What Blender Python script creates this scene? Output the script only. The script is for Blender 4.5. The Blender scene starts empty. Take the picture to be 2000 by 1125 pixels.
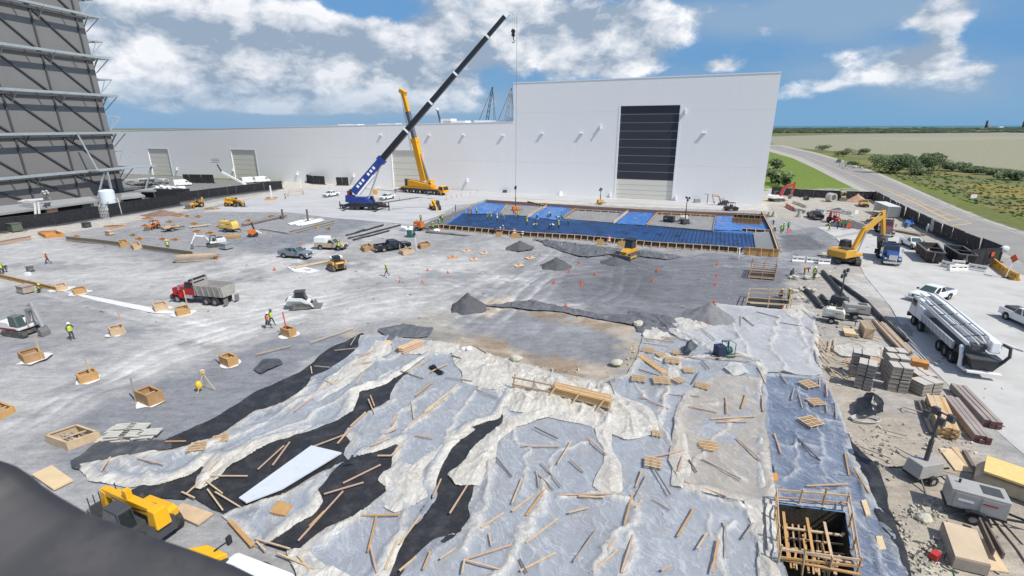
import bpy,math,random
import numpy as np
from mathutils import Vector,Matrix,Euler
sc=bpy.context.scene
COL=sc.collection
R=math.radians
random.seed(7)
rng=np.random.default_rng(7)
# camera
F_PX,CAM_H,PITCH,ROLL=970.0,21.0,R(18.0),R(0.2)
_f=Vector((0,math.cos(PITCH),-math.sin(PITCH)))
_r0=Vector((1,0,0));_u0=_r0.cross(_f)
_u=_u0*math.cos(ROLL)+_r0*math.sin(ROLL)
_r=_r0*math.cos(ROLL)-_u0*math.sin(ROLL)
CAM=Vector((0,0,CAM_H))
cd=bpy.data.cameras.new('camera');cam=bpy.data.objects.new('camera',cd);COL.objects.link(cam)
cam.matrix_world=Matrix.Translation(CAM)@Matrix((_r,_u,-_f)).transposed().to_4x4()
cd.sensor_width=36.0;cd.lens=F_PX/2000*36.0;cd.clip_start=0.1;cd.clip_end=40000
cd.dof.use_dof=True;cd.dof.focus_distance=60;cd.dof.aperture_fstop=2.8
sc.camera=cam
def ray(px,py):return _f+_r*((px-1000)/F_PX)-_u*((py-562.5)/F_PX)
def G(px,py,z=0.0):
 d=ray(px,py);t=(z-CAM_H)/d.z
 p=CAM+d*t;return Vector((p.x,p.y,z))
def AtY(px,py,y):
 d=ray(px,py);return CAM+d*(y/d.y)
def ang(a,b):return math.atan2(b[1]-a[1],b[0]-a[0])
# sun and sky
SUN_EL,SUN_AZ=R(53),math.atan2(.80,-.60)
S=Vector((math.sin(SUN_AZ)*math.cos(SUN_EL),math.cos(SUN_AZ)*math.cos(SUN_EL),math.sin(SUN_EL)))
sd=bpy.data.lights.new('sun','SUN');sd.energy=4.0;sd.angle=R(0.53);sd.color=(1,.95,.87)
so=bpy.data.objects.new('sun',sd);COL.objects.link(so);so.rotation_euler=S.to_track_quat('Z','Y').to_euler()
so.location=(60,-40,120)
sc.view_settings.view_transform='Standard';sc.view_settings.look='None'
sc.view_settings.exposure=0.30;sc.view_settings.gamma=1.0;sc.view_settings.use_curve_mapping=False
sc.cycles.use_denoising=True
sc.cycles.max_bounces=6;sc.cycles.transparent_max_bounces=10
W=bpy.data.worlds.new('World');sc.world=W;W.use_nodes=True
class NT:
 def __init__(s,nt):s.t=nt;s.l=nt.links
 def n(s,typ,**kw):
  o=s.t.nodes.new(typ)
  for k,v in kw.items():
   if k=='i':
    for a,b in v.items():
     if hasattr(b,'is_output')or isinstance(b,bpy.types.NodeSocket):s.l.new(b,o.inputs[a])
     else:o.inputs[a].default_value=b
   else:setattr(o,k,v)
  return o
 def m(s,op,a,b=0.0,c=None,clamp=False):
  i={0:a,1:b}
  if c is not None:i[2]=c
  return s.n('ShaderNodeMath',operation=op,use_clamp=clamp,i=i).outputs[0]
 def vm(s,op,a,b=(0,0,0)):
  return s.n('ShaderNodeVectorMath',operation=op,i={0:a,1:b}).outputs[0]
 def noise(s,vec,scale,detail=6,rough=.55,dist=0.0):
  return s.n('ShaderNodeTexNoise',i={'Vector':vec,'Scale':scale,'Detail':detail,'Roughness':rough,'Distortion':dist}).outputs['Fac']
 def mix(s,fac,a,b,mode='MIX'):
  o=s.n('ShaderNodeMix',data_type='RGBA',blend_type=mode)
  for k,v in((0,fac),(6,a),(7,b)):
   if isinstance(v,bpy.types.NodeSocket):s.l.new(v,o.inputs[k])
   else:o.inputs[k].default_value=(*v,1)if isinstance(v,tuple)and len(v)==3 else v
  return o.outputs[2]
 def sstep(s,x,a,b,ta=0.0,tb=1.0):
  return s.n('ShaderNodeMapRange',interpolation_type='SMOOTHSTEP',i={0:x,1:a,2:b,3:ta,4:tb}).outputs[0]
 def lin(s,x,a,b,ta=0.0,tb=1.0):
  return s.n('ShaderNodeMapRange',i={0:x,1:a,2:b,3:ta,4:tb}).outputs[0]
def build_world():
 t=W.node_tree;t.nodes.clear();N=NT(t)
 out=N.n('ShaderNodeOutputWorld');bg=N.n('ShaderNodeBackground',i={'Strength':0.10})
 sky=N.n('ShaderNodeTexSky',sky_type='NISHITA',sun_disc=False,sun_elevation=SUN_EL,sun_rotation=SUN_AZ,altitude=0,air_density=1.0,dust_density=.25,ozone_density=3.0)
 dirv=N.n('ShaderNodeTexCoord').outputs['Generated']
 sep=N.n('ShaderNodeSeparateXYZ',i={0:dirv});X,Y,Z=sep.outputs
 az=N.m('ARCTAN2',X,Y);el=N.m('ARCSINE',Z)
 def ae(px,py):
  d=ray(px,py).normalized();return math.atan2(d.x,d.y),math.asin(d.z)
 blobs=[(1690,60,230,34,.16),(1330,20,260,30,.2),(1790,165,150,26,.17),(330,50,260,85,.5),(640,105,200,75,.46),(480,150,260,45,.26),(780,165,150,45,.24),(900,60,160,70,.22),(1130,60,160,70,.3),(560,20,70,25,.12),(760,120,90,40,.22),(980,40,190,60,.36),(1100,105,130,55,.34),(430,150,200,26,.24),(1275,75,80,32,.30),(1250,130,70,30,.3),(700,190,260,30,.16),(1410,130,60,18,.34),(1560,182,65,22,.36),(1640,115,50,28,.34),(1800,118,90,34,.36),(1915,138,50,26,.34),(340,195,200,22,.22),(620,212,200,16,.22),(870,212,120,18,.2),(1850,100,120,16,.16),(1650,160,90,16,.14),(1840,30,60,40,.44),(1740,140,60,20,.26),(1880,175,70,18,.26),(1700,200,80,14,.2),(1510,60,60,16,.18),(870,170,140,28,.2),(250,120,60,30,-.1),(730,12,60,26,-.5),(590,175,70,16,-.16),(1330,150,90,12,-.2),(1480,60,100,22,-.15),(1700,70,120,18,-.2),(560,236,420,12,-.12),(1960,60,60,60,-.25),(1750,215,260,28,-.2),(1180,15,50,22,-.14),(410,118,70,14,-.2)]
 M=None
 for(px,py,wx,wy,amp)in blobs:
  a0,e0=ae(px,py);a1,_=ae(px+wx,py);_,e1=ae(px,py-wy)
  da=N.m('DIVIDE',N.m('SUBTRACT',az,a0),abs(a1-a0));de=N.m('DIVIDE',N.m('SUBTRACT',el,e0),abs(e1-e0))
  q=N.m('MULTIPLY_ADD',da,da,N.m('MULTIPLY',de,de))
  g=N.m('MULTIPLY',N.m('POWER',2.718,N.m('MULTIPLY',q,-.8)),amp)
  M=g if M is None else N.m('ADD',M,g)
 q=N.vm('MULTIPLY',dirv,(1,1,1.7))
 warp=N.n('ShaderNodeTexNoise',i={'Vector':q,'Scale':9.0,'Detail':3.0}).outputs['Color']
 q=N.vm('ADD',q,N.vm('SCALE',N.vm('SUBTRACT',warp,(.5,.5,.5)),(0,0,0)))
 t.nodes[-1].inputs[3].default_value=.06 if t.nodes[-1].operation=='SCALE'else 0
 for nd in t.nodes:
  if nd.type=='VECT_MATH'and nd.operation=='SCALE':nd.inputs['Scale'].default_value=.05
 d1=N.noise(q,7.5,12,.60);d2=N.noise(N.vm('ADD',q,(.026,0,.055)),7.5,8,.58)
 M=N.m('ADD',M,N.m('MULTIPLY',N.sstep(N.m('MAXIMUM',el,N.m('MULTIPLY',N.m('ABSOLUTE',az),.55)),R(24),R(36)),.24))  # extra cloud outside the view, added to whiten the ambient light
 dens=N.m('ADD',N.m('ADD',N.m('MULTIPLY',d1,1.3),M),-.86)
 dens2=N.m('ADD',N.m('ADD',N.m('MULTIPLY',d2,1.3),M),-.86)
 cov=N.sstep(dens,-.04,.21)
 lit=N.m('ADD',N.m('MULTIPLY',N.m('SUBTRACT',dens,dens2),3.4),.50,clamp=True)
 thick=N.sstep(dens,.15,.6)
 lit=N.m('SUBTRACT',lit,N.m('MULTIPLY',thick,.24),clamp=True)
 ccol=N.mix(lit,(.31,.40,.52),(.96,.97,1.0))
 v1=N.noise(N.vm('MULTIPLY',dirv,(1,1,3.2)),4.2,7,.6)
 veilm=None
 for(px,py,wx,wy,amp)in[(1560,16,460,38,.62),(1690,42,260,30,.34),(1150,130,260,60,.2),(500,215,450,40,.40),(900,205,300,36,.36),(1850,165,220,60,.42),(1650,120,160,50,.3),(300,20,200,80,.15)]:
  a0,e0=ae(px,py);a1,_=ae(px+wx,py);_,e1=ae(px,py-wy)
  da=N.m('DIVIDE',N.m('SUBTRACT',az,a0),abs(a1-a0));de=N.m('DIVIDE',N.m('SUBTRACT',el,e0),abs(e1-e0))
  g=N.m('MULTIPLY',N.m('POWER',2.718,N.m('MULTIPLY',N.m('MULTIPLY_ADD',da,da,N.m('MULTIPLY',de,de)),-.8)),amp)
  veilm=g if veilm is None else N.m('ADD',veilm,g)
 veil=N.m('MULTIPLY',N.sstep(N.m('ADD',v1,veilm),.50,1.1),.72)
 skyc=N.mix(1.0,sky.outputs[0],(.74,.90,1.06),'MULTIPLY')
 lowz=N.sstep(el,R(2),R(32))
 skyc=N.mix(N.m('MULTIPLY',N.m('SUBTRACT',1.0,lowz),.88),skyc,N.mix(N.sstep(el,R(0),R(7)),(1.25,2.95,5.2),(1.0,2.5,4.75)))
 c=N.mix(veil,skyc,(2.6,3.6,4.8))
 cc=N.mix(1.0,ccol,(8.4,8.4,8.4),'MULTIPLY')
 fade=N.sstep(el,R(.3),R(5.0),.25,1.0)
 c=N.mix(N.m('MULTIPLY',cov,fade),c,cc)
 t.links.new(c,bg.inputs['Color']);t.links.new(bg.outputs[0],out.inputs[0])
build_world()
# numpy noise
def _hash(ix,iy,s):
 h=(ix.astype(np.int64)*374761393+iy.astype(np.int64)*668265263+s*974634777)&0x7fffffff
 h=((h^(h>>13))*1274126177)&0x7fffffff
 return((h^(h>>16))&0xffff)/65535.0
def vnoise(x,y,s=0):
 ix=np.floor(x);iy=np.floor(y);fx=x-ix;fy=y-iy
 fx=fx*fx*fx*(fx*(fx*6-15)+10);fy=fy*fy*fy*(fy*(fy*6-15)+10)
 a=_hash(ix,iy,s);b=_hash(ix+1,iy,s);c=_hash(ix,iy+1,s);d=_hash(ix+1,iy+1,s)
 return(a+(b-a)*fx)*(1-fy)+(c+(d-c)*fx)*fy
def fbm(x,y,o=4,s=0,g=.5):
 r=0;a=1;t=0
 for i in range(o):
  c,n=math.cos(i*.7),math.sin(i*.7)
  r=r+a*vnoise((x*c-y*n)*2**i+i*17.3,(x*n+y*c)*2**i-i*9.1,s+i);t+=a;a*=g
 return r/t
def ridge(x,y,o=3,s=0):
 r=0;a=1;t=0
 for i in range(o):
  c,n=math.cos(i*.9),math.sin(i*.9)
  v=1-np.abs(2*vnoise((x*c-y*n)*2**i+i*11,(x*n+y*c)*2**i,s+i)-1)
  r=r+a*v**3;t+=a;a*=.5
 return r/t
def sdf(px,py,poly):
 """signed distance, positive inside"""
 P=np.asarray(poly,float);n=len(P)
 d=np.full(px.shape,1e18);ins=np.zeros(px.shape,bool)
 for i in range(n):
  ax,ay=P[i];bx,by=P[(i+1)%n];ex,ey=bx-ax,by-ay
  L=ex*ex+ey*ey+1e-12
  t=np.clip(((px-ax)*ex+(py-ay)*ey)/L,0,1)
  d=np.minimum(d,(px-ax-t*ex)**2+(py-ay-t*ey)**2)
  c=((ay>py)!=(by>py))&(px<(bx-ax)*(py-ay)/(by-ay+1e-12)+ax)
  ins^=c
 d=np.sqrt(d);return np.where(ins,d,-d)
def ldist(px,py,pts):
 d=np.full(px.shape,1e18)
 for(ax,ay),(bx,by)in zip(pts[:-1],pts[1:]):
  ex,ey=bx-ax,by-ay;L=ex*ex+ey*ey+1e-12
  t=np.clip(((px-ax)*ex+(py-ay)*ey)/L,0,1)
  d=np.minimum(d,(px-ax-t*ex)**2+(py-ay-t*ey)**2)
 return np.sqrt(d)
def sst(x,a,b):
 t=np.clip((x-a)/(b-a),0,1);return t*t*(3-2*t)
def PX(pts):return[tuple(G(*p)[:2])for p in pts]
# materials
MATS={}
def mat(name,col,rough=.6,metal=0.0,noise=.0,nscale=3.0,bump=0.0,bscale=20.0,spec=.5,emit=None,alpha=None,dirt=None,dscale=1.0,coord='Object',stretch=None):
 if name in MATS:return MATS[name]
 m=bpy.data.materials.new(name);m.use_nodes=True;t=m.node_tree;N=NT(t)
 b=t.nodes['Principled BSDF'];b.inputs['Roughness'].default_value=rough;b.inputs['Metallic'].default_value=metal
 b.inputs['Specular IOR Level'].default_value=spec
 v=N.n('ShaderNodeTexCoord').outputs[coord]
 if stretch:v=N.vm('MULTIPLY',v,stretch)
 c=N.n('ShaderNodeRGB').outputs[0];c.default_value=(*col,1)
 if noise:
  f=N.noise(v,nscale,5,.6)
  c=N.mix(1.0,c,N.n('ShaderNodeCombineXYZ',i={k:N.lin(f,.25,.75,1-noise,1+noise)for k in(0,1,2)}).outputs[0],'MULTIPLY')
 if dirt:
  f=N.sstep(N.noise(v,dscale,6,.65),.48,.68)
  c=N.mix(N.m('MULTIPLY',f,dirt[3]if len(dirt)>3 else.6),c,tuple(dirt[:3]))
 t.links.new(c,b.inputs['Base Color'])
 if bump:
  bn=N.n('ShaderNodeBump',i={'Strength':bump,'Distance':.05,'Height':N.noise(v,bscale,4,.6)})
  t.links.new(bn.outputs[0],b.inputs['Normal'])
 if emit:b.inputs['Emission Color'].default_value=(*emit,1);b.inputs['Emission Strength'].default_value=1
 if alpha is not None:b.inputs['Alpha'].default_value=alpha
 MATS[name]=m;return m
# mesh builder
class MB:
 def __init__(s):s.v=[];s.f=[];s.m=[];s.T=Matrix();s.mi=0
 def at(s,loc=(0,0,0),rot=(0,0,0)):s.T=Matrix.Translation(loc)@Euler(rot).to_matrix().to_4x4();return s
 def add(s,vs,fs):
  o=len(s.v);s.v+=[tuple(s.T@Vector(v))for v in vs];s.f+=[tuple(i+o for i in f)for f in fs];s.m+=[s.mi]*len(fs);return s
 def box(s,x0,x1,y0,y1,z0,z1,tx=0,ty=0,sx=0):
  """tx, ty: inset of the top; sx: shift of the top"""
  return s.add([(x0,y0,z0),(x1,y0,z0),(x1,y1,z0),(x0,y1,z0),(x0+tx+sx,y0+ty,z1),(x1-tx+sx,y0+ty,z1),(x1-tx+sx,y1-ty,z1),(x0+tx+sx,y1-ty,z1)],[(3,2,1,0),(4,5,6,7),(0,1,5,4),(1,2,6,5),(2,3,7,6),(3,0,4,7)])
 def hexa(s,b,t):return s.add(list(b)+list(t),[(3,2,1,0),(4,5,6,7),(0,1,5,4),(1,2,6,5),(2,3,7,6),(3,0,4,7)])
 def bar(s,p,q,w,h=None,up=(0,0,1),w2=None,h2=None):
  p=Vector(p);q=Vector(q);d=(q-p).normalized();h=w if h is None else h
  w2=w if w2 is None else w2;h2=h if h2 is None else h2
  u=Vector(up)
  if abs(d.dot(u))>.98:u=Vector((1,0,0))
  a=d.cross(u).normalized();b=a.cross(d)
  f=lambda c,w,h:[c-a*w/2-b*h/2,c+a*w/2-b*h/2,c+a*w/2+b*h/2,c-a*w/2+b*h/2]
  return s.hexa(f(p,w,h),f(q,w2,h2))
 def cyl(s,p,q,r,r2=None,n=10,cap=True):
  p=Vector(p);q=Vector(q);d=(q-p).normalized();r2=r if r2 is None else r2
  a=d.orthogonal().normalized();b=d.cross(a);vs=[]
  for k in range(n):
   w=a*math.cos(2*math.pi*k/n)+b*math.sin(2*math.pi*k/n);vs+=[p+w*r,q+w*r2]
  fs=[(2*k,2*((k+1)%n),2*((k+1)%n)+1,2*k+1)for k in range(n)]
  if cap:fs+=[tuple(2*k for k in reversed(range(n))),tuple(2*k+1 for k in range(n))]
  return s.add(vs,fs)
 def ring(s,p,q,r,ri,n=14):
  p=Vector(p);q=Vector(q);d=(q-p).normalized();a=d.orthogonal().normalized();b=d.cross(a);vs=[]
  for k in range(n):
   w=a*math.cos(2*math.pi*k/n)+b*math.sin(2*math.pi*k/n);vs+=[p+w*r,q+w*r,q+w*ri,p+w*ri]
  fs=[]
  for k in range(n):
   i,j=4*k,4*((k+1)%n)
   for e in range(4):fs.append((i+e,j+e,j+(e+1)%4,i+(e+1)%4))
  return s.add(vs,fs)
 def prism(s,pts,y0,y1,ins=0.0):
  """profile in x,z pulled along y"""
  n=len(pts);vs=[(x,y0,z)for x,z in pts]+[(x,y1,z)for x,z in pts]
  return s.add(vs,[tuple(range(n)),tuple(reversed(range(n,2*n)))]+[(i,i+n,(i+1)%n+n,(i+1)%n)for i in range(n)])
 def plate(s,pts,z0,z1):
  """outline in x,y pulled along z"""
  n=len(pts);vs=[(x,y,z0)for x,y in pts]+[(x,y,z1)for x,y in pts]
  return s.add(vs,[tuple(reversed(range(n))),tuple(range(n,2*n))]+[(i,(i+1)%n,(i+1)%n+n,i+n)for i in range(n)])
 def tube(s,pts,r,n=6):
  P=[Vector(p)for p in pts];vs=[]
  rr=r if isinstance(r,(list,tuple))else[r]*len(P)
  for i,p in enumerate(P):
   d=(P[min(i+1,len(P)-1)]-P[max(i-1,0)]).normalized()
   u=Vector((0,0,1))if abs(d.z)<.95 else Vector((1,0,0))
   a=d.cross(u).normalized();b=a.cross(d)
   vs+=[p+(a*math.cos(2*math.pi*k/n)+b*math.sin(2*math.pi*k/n))*rr[i]for k in range(n)]
  fs=[(i*n+k,i*n+(k+1)%n,(i+1)*n+(k+1)%n,(i+1)*n+k)for i in range(len(P)-1)for k in range(n)]
  fs+=[tuple(reversed(range(n))),tuple((len(P)-1)*n+k for k in range(n))]
  return s.add(vs,fs)
 def ball(s,c,r,n=8,m=6):
  rx,ry,rz=r if isinstance(r,(tuple,list))else(r,r,r);vs=[(c[0],c[1],c[2]-rz)]
  for j in range(1,m):
   e=math.pi*(j/m-.5)
   vs+=[(c[0]+rx*math.cos(e)*math.cos(2*math.pi*k/n),c[1]+ry*math.cos(e)*math.sin(2*math.pi*k/n),c[2]+rz*math.sin(e))for k in range(n)]
  vs.append((c[0],c[1],c[2]+rz));fs=[(0,1+(k+1)%n,1+k)for k in range(n)]
  for j in range(m-2):fs+=[(1+j*n+k,1+j*n+(k+1)%n,1+(j+1)*n+(k+1)%n,1+(j+1)*n+k)for k in range(n)]
  L=len(vs)-1;fs+=[(L,1+(m-2)*n+k,1+(m-2)*n+(k+1)%n)for k in range(n)]
  return s.add(vs,fs)
 def mesh(s,name,mats,smooth=False):
  me=bpy.data.meshes.new(name);me.from_pydata(s.v,[],s.f)
  for m in(mats if isinstance(mats,(list,tuple))else[mats]):me.materials.append(m)
  if any(s.m):me.polygons.foreach_set('material_index',s.m)
  if smooth:me.polygons.foreach_set('use_smooth',[True]*len(me.polygons))
  me.update();return me
 def build(s,name,mats,parent=None,smooth=False,bevel=0.0,kind=None,label=None,loc=None,rot=None):
  o=bpy.data.objects.new(name,s.mesh(name,mats,smooth));COL.objects.link(o);o.parent=parent
  if loc is not None:o.location=loc
  if rot is not None:o.rotation_euler=rot
  if bevel:
   b=o.modifiers.new('bevel','BEVEL');b.width=bevel;b.segments=2;b.limit_method='ANGLE';b.angle_limit=R(40)
  if kind:o['kind']=kind
  if label:o['label']=label
  return o
def tag(o,label,cat,group=None):
 o['label']=label;o['category']=cat
 if group:o['group']=group
 return o
def thing(name,label,cat,loc=(0,0,0),rz=0.0,group=None):
 o=bpy.data.objects.new(name,None);COL.objects.link(o);o.location=loc;o.rotation_euler=(0,0,rz);o.empty_display_size=.3
 return tag(o,label,cat,group)
def copy_tree(src,label=None,loc=None,rz=None,group=None,scale=None):
 def rec(o,par):
  c=o.copy();COL.objects.link(c);c.parent=par
  for ch in KIDS.get(o.name,[])or list(o.children):rec(ch,c)
  return c
 c=rec(src,None)
 if label:c['label']=label
 if loc is not None:c.location=loc
 if rz is not None:c.rotation_euler=(0,0,rz)
 if group:c['group']=group
 if scale:c.scale=(scale,)*3
 return c
KIDS={}
def inst(o_or_mesh,name,parent,loc=(0,0,0),rot=(0,0,0),scale=None):
 """another object that shares a mesh"""
 me=o_or_mesh.data if hasattr(o_or_mesh,'data')else o_or_mesh
 o=bpy.data.objects.new(name,me);COL.objects.link(o);o.parent=parent;o.location=loc;o.rotation_euler=rot
 if scale:o.scale=scale
 return o
def grid_mesh(name,xs,ys,z,col=None,material=None,extra=None,mask=None,smooth=True):
 """regular grid from 2-D arrays; faces only where mask is set"""
 ny,nx=xs.shape
 co=np.stack([xs,ys,z],-1).reshape(-1,3).astype(np.float32)
 idx=np.arange(nx*ny).reshape(ny,nx)
 q=np.stack([idx[:-1,:-1],idx[:-1,1:],idx[1:,1:],idx[1:,:-1]],-1).reshape(-1,4)
 keep=None
 if mask is not None:
  mk=mask.reshape(-1);q=q[mk[q].all(1)]
  used=np.unique(q);rem=np.full(nx*ny,-1);rem[used]=np.arange(len(used));q=rem[q];co=co[used];keep=used
 me=bpy.data.meshes.new(name);me.vertices.add(len(co));me.vertices.foreach_set('co',co.ravel())
 nf=len(q);me.loops.add(nf*4);me.loops.foreach_set('vertex_index',q.astype(np.int32).ravel())
 me.polygons.add(nf);me.polygons.foreach_set('loop_start',np.arange(0,nf*4,4,dtype=np.int32))
 try:me.polygons.foreach_set('loop_total',np.full(nf,4,np.int32))
 except Exception:pass
 me.update(calc_edges=True)
 if smooth:me.polygons.foreach_set('use_smooth',np.ones(nf,bool))
 def fl(a):a=a.reshape(-1,*a.shape[2:]);return a if keep is None else a[keep]
 if col is not None:
  at=me.attributes.new('col','FLOAT_COLOR','POINT');c=fl(col);c=np.concatenate([c,np.ones((len(c),1))],1)
  at.data.foreach_set('color',c.astype(np.float32).ravel())
 for k,a in(extra or{}).items():
  at=me.attributes.new(k,'FLOAT','POINT');at.data.foreach_set('value',fl(a).astype(np.float32).ravel())
 if material:me.materials.append(material)
 me.update();o=bpy.data.objects.new(name,me);COL.objects.link(o);return o
# ground
def ground_material(name,grain=.22,gscale=9.0,bump=.5,rough=.95):
 m=bpy.data.materials.new(name);m.use_nodes=True;t=m.node_tree;N=NT(t);b=t.nodes['Principled BSDF']
 b.inputs['Roughness'].default_value=rough;b.inputs['Specular IOR Level'].default_value=.15
 c=N.n('ShaderNodeAttribute',attribute_name='col').outputs['Color']
 v=N.n('ShaderNodeTexCoord').outputs['Object']
 n1=N.noise(v,gscale,4,.75);n2=N.noise(v,.55,6,.62)
 st=N.noise(N.vm('MULTIPLY',v,(.16,.9,1)),1.6,5,.6,.6)
 f=N.m('MULTIPLY',N.lin(n1,.2,.8,1-grain,1+grain),N.lin(n2,.25,.75,.78,1.2))
 f=N.m('MULTIPLY',f,N.lin(st,.3,.7,.88,1.12))
 f=N.m('MULTIPLY',f,N.lin(N.noise(v,2.4,9,.78),.3,.7,.82,1.18));f=N.m('MULTIPLY',f,N.lin(N.noise(N.vm('MULTIPLY',v,(.5,2.2,1)),2.0,6,.7,.8),.35,.65,.92,1.08))
 cc=N.n('ShaderNodeCombineXYZ',i={0:f,1:f,2:f}).outputs[0]
 t.links.new(N.mix(1.0,c,cc,'MULTIPLY'),b.inputs['Base Color'])
 bn=N.n('ShaderNodeBump',i={'Strength':bump,'Distance':.12,'Height':N.m('ADD',N.noise(v,3.0,8,.7),N.m('MULTIPLY',n1,.5))})
 t.links.new(bn.outputs[0],b.inputs['Normal']);return m
M_GROUND=ground_material('site_gravel')
M_LAND=ground_material('open_land',.25,1.2,.6)
DUST=(.45,.445,.435);GRAV=(.25,.255,.265);SLATE=(.195,.205,.225);DARK=(.10,.105,.115)
SOIL=(.36,.315,.255);CONC=(.47,.46,.44);PALE=(.44,.445,.45);TAN=(.40,.335,.25)
ZONES=[]
def Z(poly,col,soft=1.0,amp=1.0,a=1.0,freq=.35):ZONES.append((PX(poly),col,soft,amp,a,freq))
Z([(-300,800),(0,850),(350,700),(620,600),(860,560),(1010,500),(960,470),(800,500),(640,520),(420,560),(250,610),(0,760),(-300,760)],DUST,2.5,2.2,.85)
Z([(-200,480),(100,462),(360,520),(600,560),(480,610),(200,560),(0,560),(-200,600)],DUST,2.5,2.2,.6)
Z([(400,520),(640,450),(800,425),(840,440),(700,480),(560,530)],DUST,2,2,.8)
Z([(860,560),(1100,520),(1010,600),(700,640),(600,640),(620,600)],DUST,3,2,.7)
Z([(700,655),(560,660),(420,700),(210,790),(60,880),(130,930),(330,870),(500,770)],SLATE,1.0,1.0,.85)
Z([(0,575),(260,590),(330,640),(160,770),(0,800)],GRAV,2.5,2,.5)
Z([(140,470),(380,420),(620,400),(800,440),(680,480),(480,470),(420,500),(330,520)],GRAV,2,2,.8)
Z([(430,470),(560,455),(680,420),(760,425),(600,475),(520,500)],SLATE,1.5,1.5,.8)
Z([(900,600),(980,520),(1190,480),(1520,510),(1560,560),(1420,600),(1400,640),(1200,620),(1030,590)],(.20,.205,.215),2.5,2.2,.85)
Z([(1180,490),(1290,490),(1270,560),(1160,560)],(.13,.135,.145),1.4,1.4,.8)
Z([(1060,545),(1260,555),(1400,580),(1420,600),(1200,590),(1080,570)],(.14,.145,.155),1.2,1.4,.45)
Z([(1200,500),(1520,500),(1600,590),(1380,600),(1230,560)],(.19,.2,.23),2.5,2,.6)
Z([(840,470),(1000,465),(1110,490),(1050,520),(900,500),(820,500)],(.25,.255,.26),2,2,.6)
Z([(680,545),(1060,530),(1000,590),(820,590),(700,590)],(.255,.258,.262),2.5,2,.6)
Z([(1130,505),(1240,500),(1420,505),(1540,525),(1570,590),(1400,640),(1240,612),(1080,590)],(.15,.155,.17),2.5,2.2,.75)
Z([(1195,505),(1265,508),(1300,560),(1250,585),(1150,575),(1180,540)],(.115,.12,.13),1.5,1.5,.7)
Z([(1640,311),(1715,337),(1750,352),(1850,397),(1925,427),(2000,452.5),(2300,562),(2700,562),(2700,300),(1640,300)],(.125,.145,.045),.5,.5,1.0)
Z([(1880,385),(2000,400),(2200,470),(2100,450),(1960,405)],(.24,.18,.055),2,3,.6)
Z([(700,650),(860,610),(980,590),(1120,610),(1240,640),(1280,690),(1190,750),(1060,730),(980,700),(880,690),(780,665)],TAN,1.2,1.6,.8)
Z([(890,620),(1010,605),(1140,630),(1225,660),(1200,705),(1110,700),(1010,680),(900,660)],SLATE,1.2,1.5,.92)
Z([(720,630),(880,610),(900,650),(760,660)],(.30,.30,.285),1.5,1.5,.7)
for q in([(1020,690),(1090,680),(1140,712),(1050,722)],[(920,655),(1010,660),(990,690),(930,680)],[(1010,608),(1150,620),(1240,645),(1180,640),(1040,620)],[(1040,730),(1120,728),(1180,745),(1080,742)]):Z(q,(.25,.19,.13),.6,1.3,.75,.7)
Z([(1520,455),(1600,445),(1660,480),(1620,520),(1530,510)],SLATE,1.0,1.2,.8)
Z([(1530,462),(1590,455),(1610,485),(1540,490)],DARK,.8,1.0,.75)
Z([(1480,380),(1720,380),(1840,470),(1960,520),(1700,520),(1600,430),(1480,430)],(.37,.345,.30),1.5,1.5,.9)
Z([(1600,520),(1700,520),(1760,640),(1990,900),(2300,1100),(2300,1400),(1600,1400),(1560,700),(1540,560)],(.35,.33,.30),1.4,1.2,.95)
Z([(1560,640),(1660,690),(1720,800),(1900,880),(2100,1000),(2300,1400),(1650,1400),(1600,720)],SOIL,1.2,1.2,.8)
Z([(1760,1040),(1850,1060),(1880,1140),(1770,1140)],(.45,.41,.33),.5,.6,.7)
Z([(1780,975),(1850,985),(1850,1010),(1790,1010)],(.47,.44,.38),.3,.4,.7)
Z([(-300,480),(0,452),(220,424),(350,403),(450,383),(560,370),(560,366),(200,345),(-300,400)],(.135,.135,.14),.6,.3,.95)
Z([(-300,520),(0,458),(220,428),(350,406),(556,371),(560,375),(360,413),(230,438),(0,478),(-300,560)],(.45,.42,.37),.5,.4,.9)
Z([(540,368),(1006,374),(1500,398),(1500,412),(1280,405),(900,390),(540,376)],(.50,.475,.42),.8,.5,.9)
for zx,zy,zw,zh,zc in((235,645,60,14,SLATE),(40,685,60,14,GRAV),(190,760,70,12,GRAV),(175,705,40,8,GRAV),(365,674,14,4,DARK),(50,815,60,12,GRAV),(420,545,120,8,GRAV),(900,540,90,10,GRAV),(830,660,60,8,(.2,.2,.19)),(640,515,60,9,SLATE),(700,520,40,6,GRAV),(560,470,70,6,SLATE),(1100,600,60,8,(.33,.33,.33)),(985,545,60,8,DUST),(1080,640,90,8,(.27,.28,.30)),(1340,560,80,6,(.15,.155,.165)),(1230,575,60,6,(.15,.155,.165)),(1480,520,50,5,GRAV),(1700,560,40,20,CONC),(300,540,150,7,DUST),(120,520,120,8,GRAV)):
 Z([(zx-zw,zy),(zx-zw*.5,zy-zh),(zx+zw*.6,zy-zh*.9),(zx+zw,zy),(zx+zw*.4,zy+zh),(zx-zw*.6,zy+zh*.8)],zc,1.2,1.6,.75,.5)
TRACKS=[]
def wheel_tracks(pts,off=1.0,w=.28,c=.10):
 P=[G(*p)for p in pts]
 for s in(-1,1):
  q=[]
  for i,p in enumerate(P):
   d=(P[min(i+1,len(P)-1)]-P[max(i-1,0)]).normalized();n=Vector((-d.y,d.x,0))
   q.append(tuple((p+n*off*s)[:2]))
  TRACKS.append((q,w,c))
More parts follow.
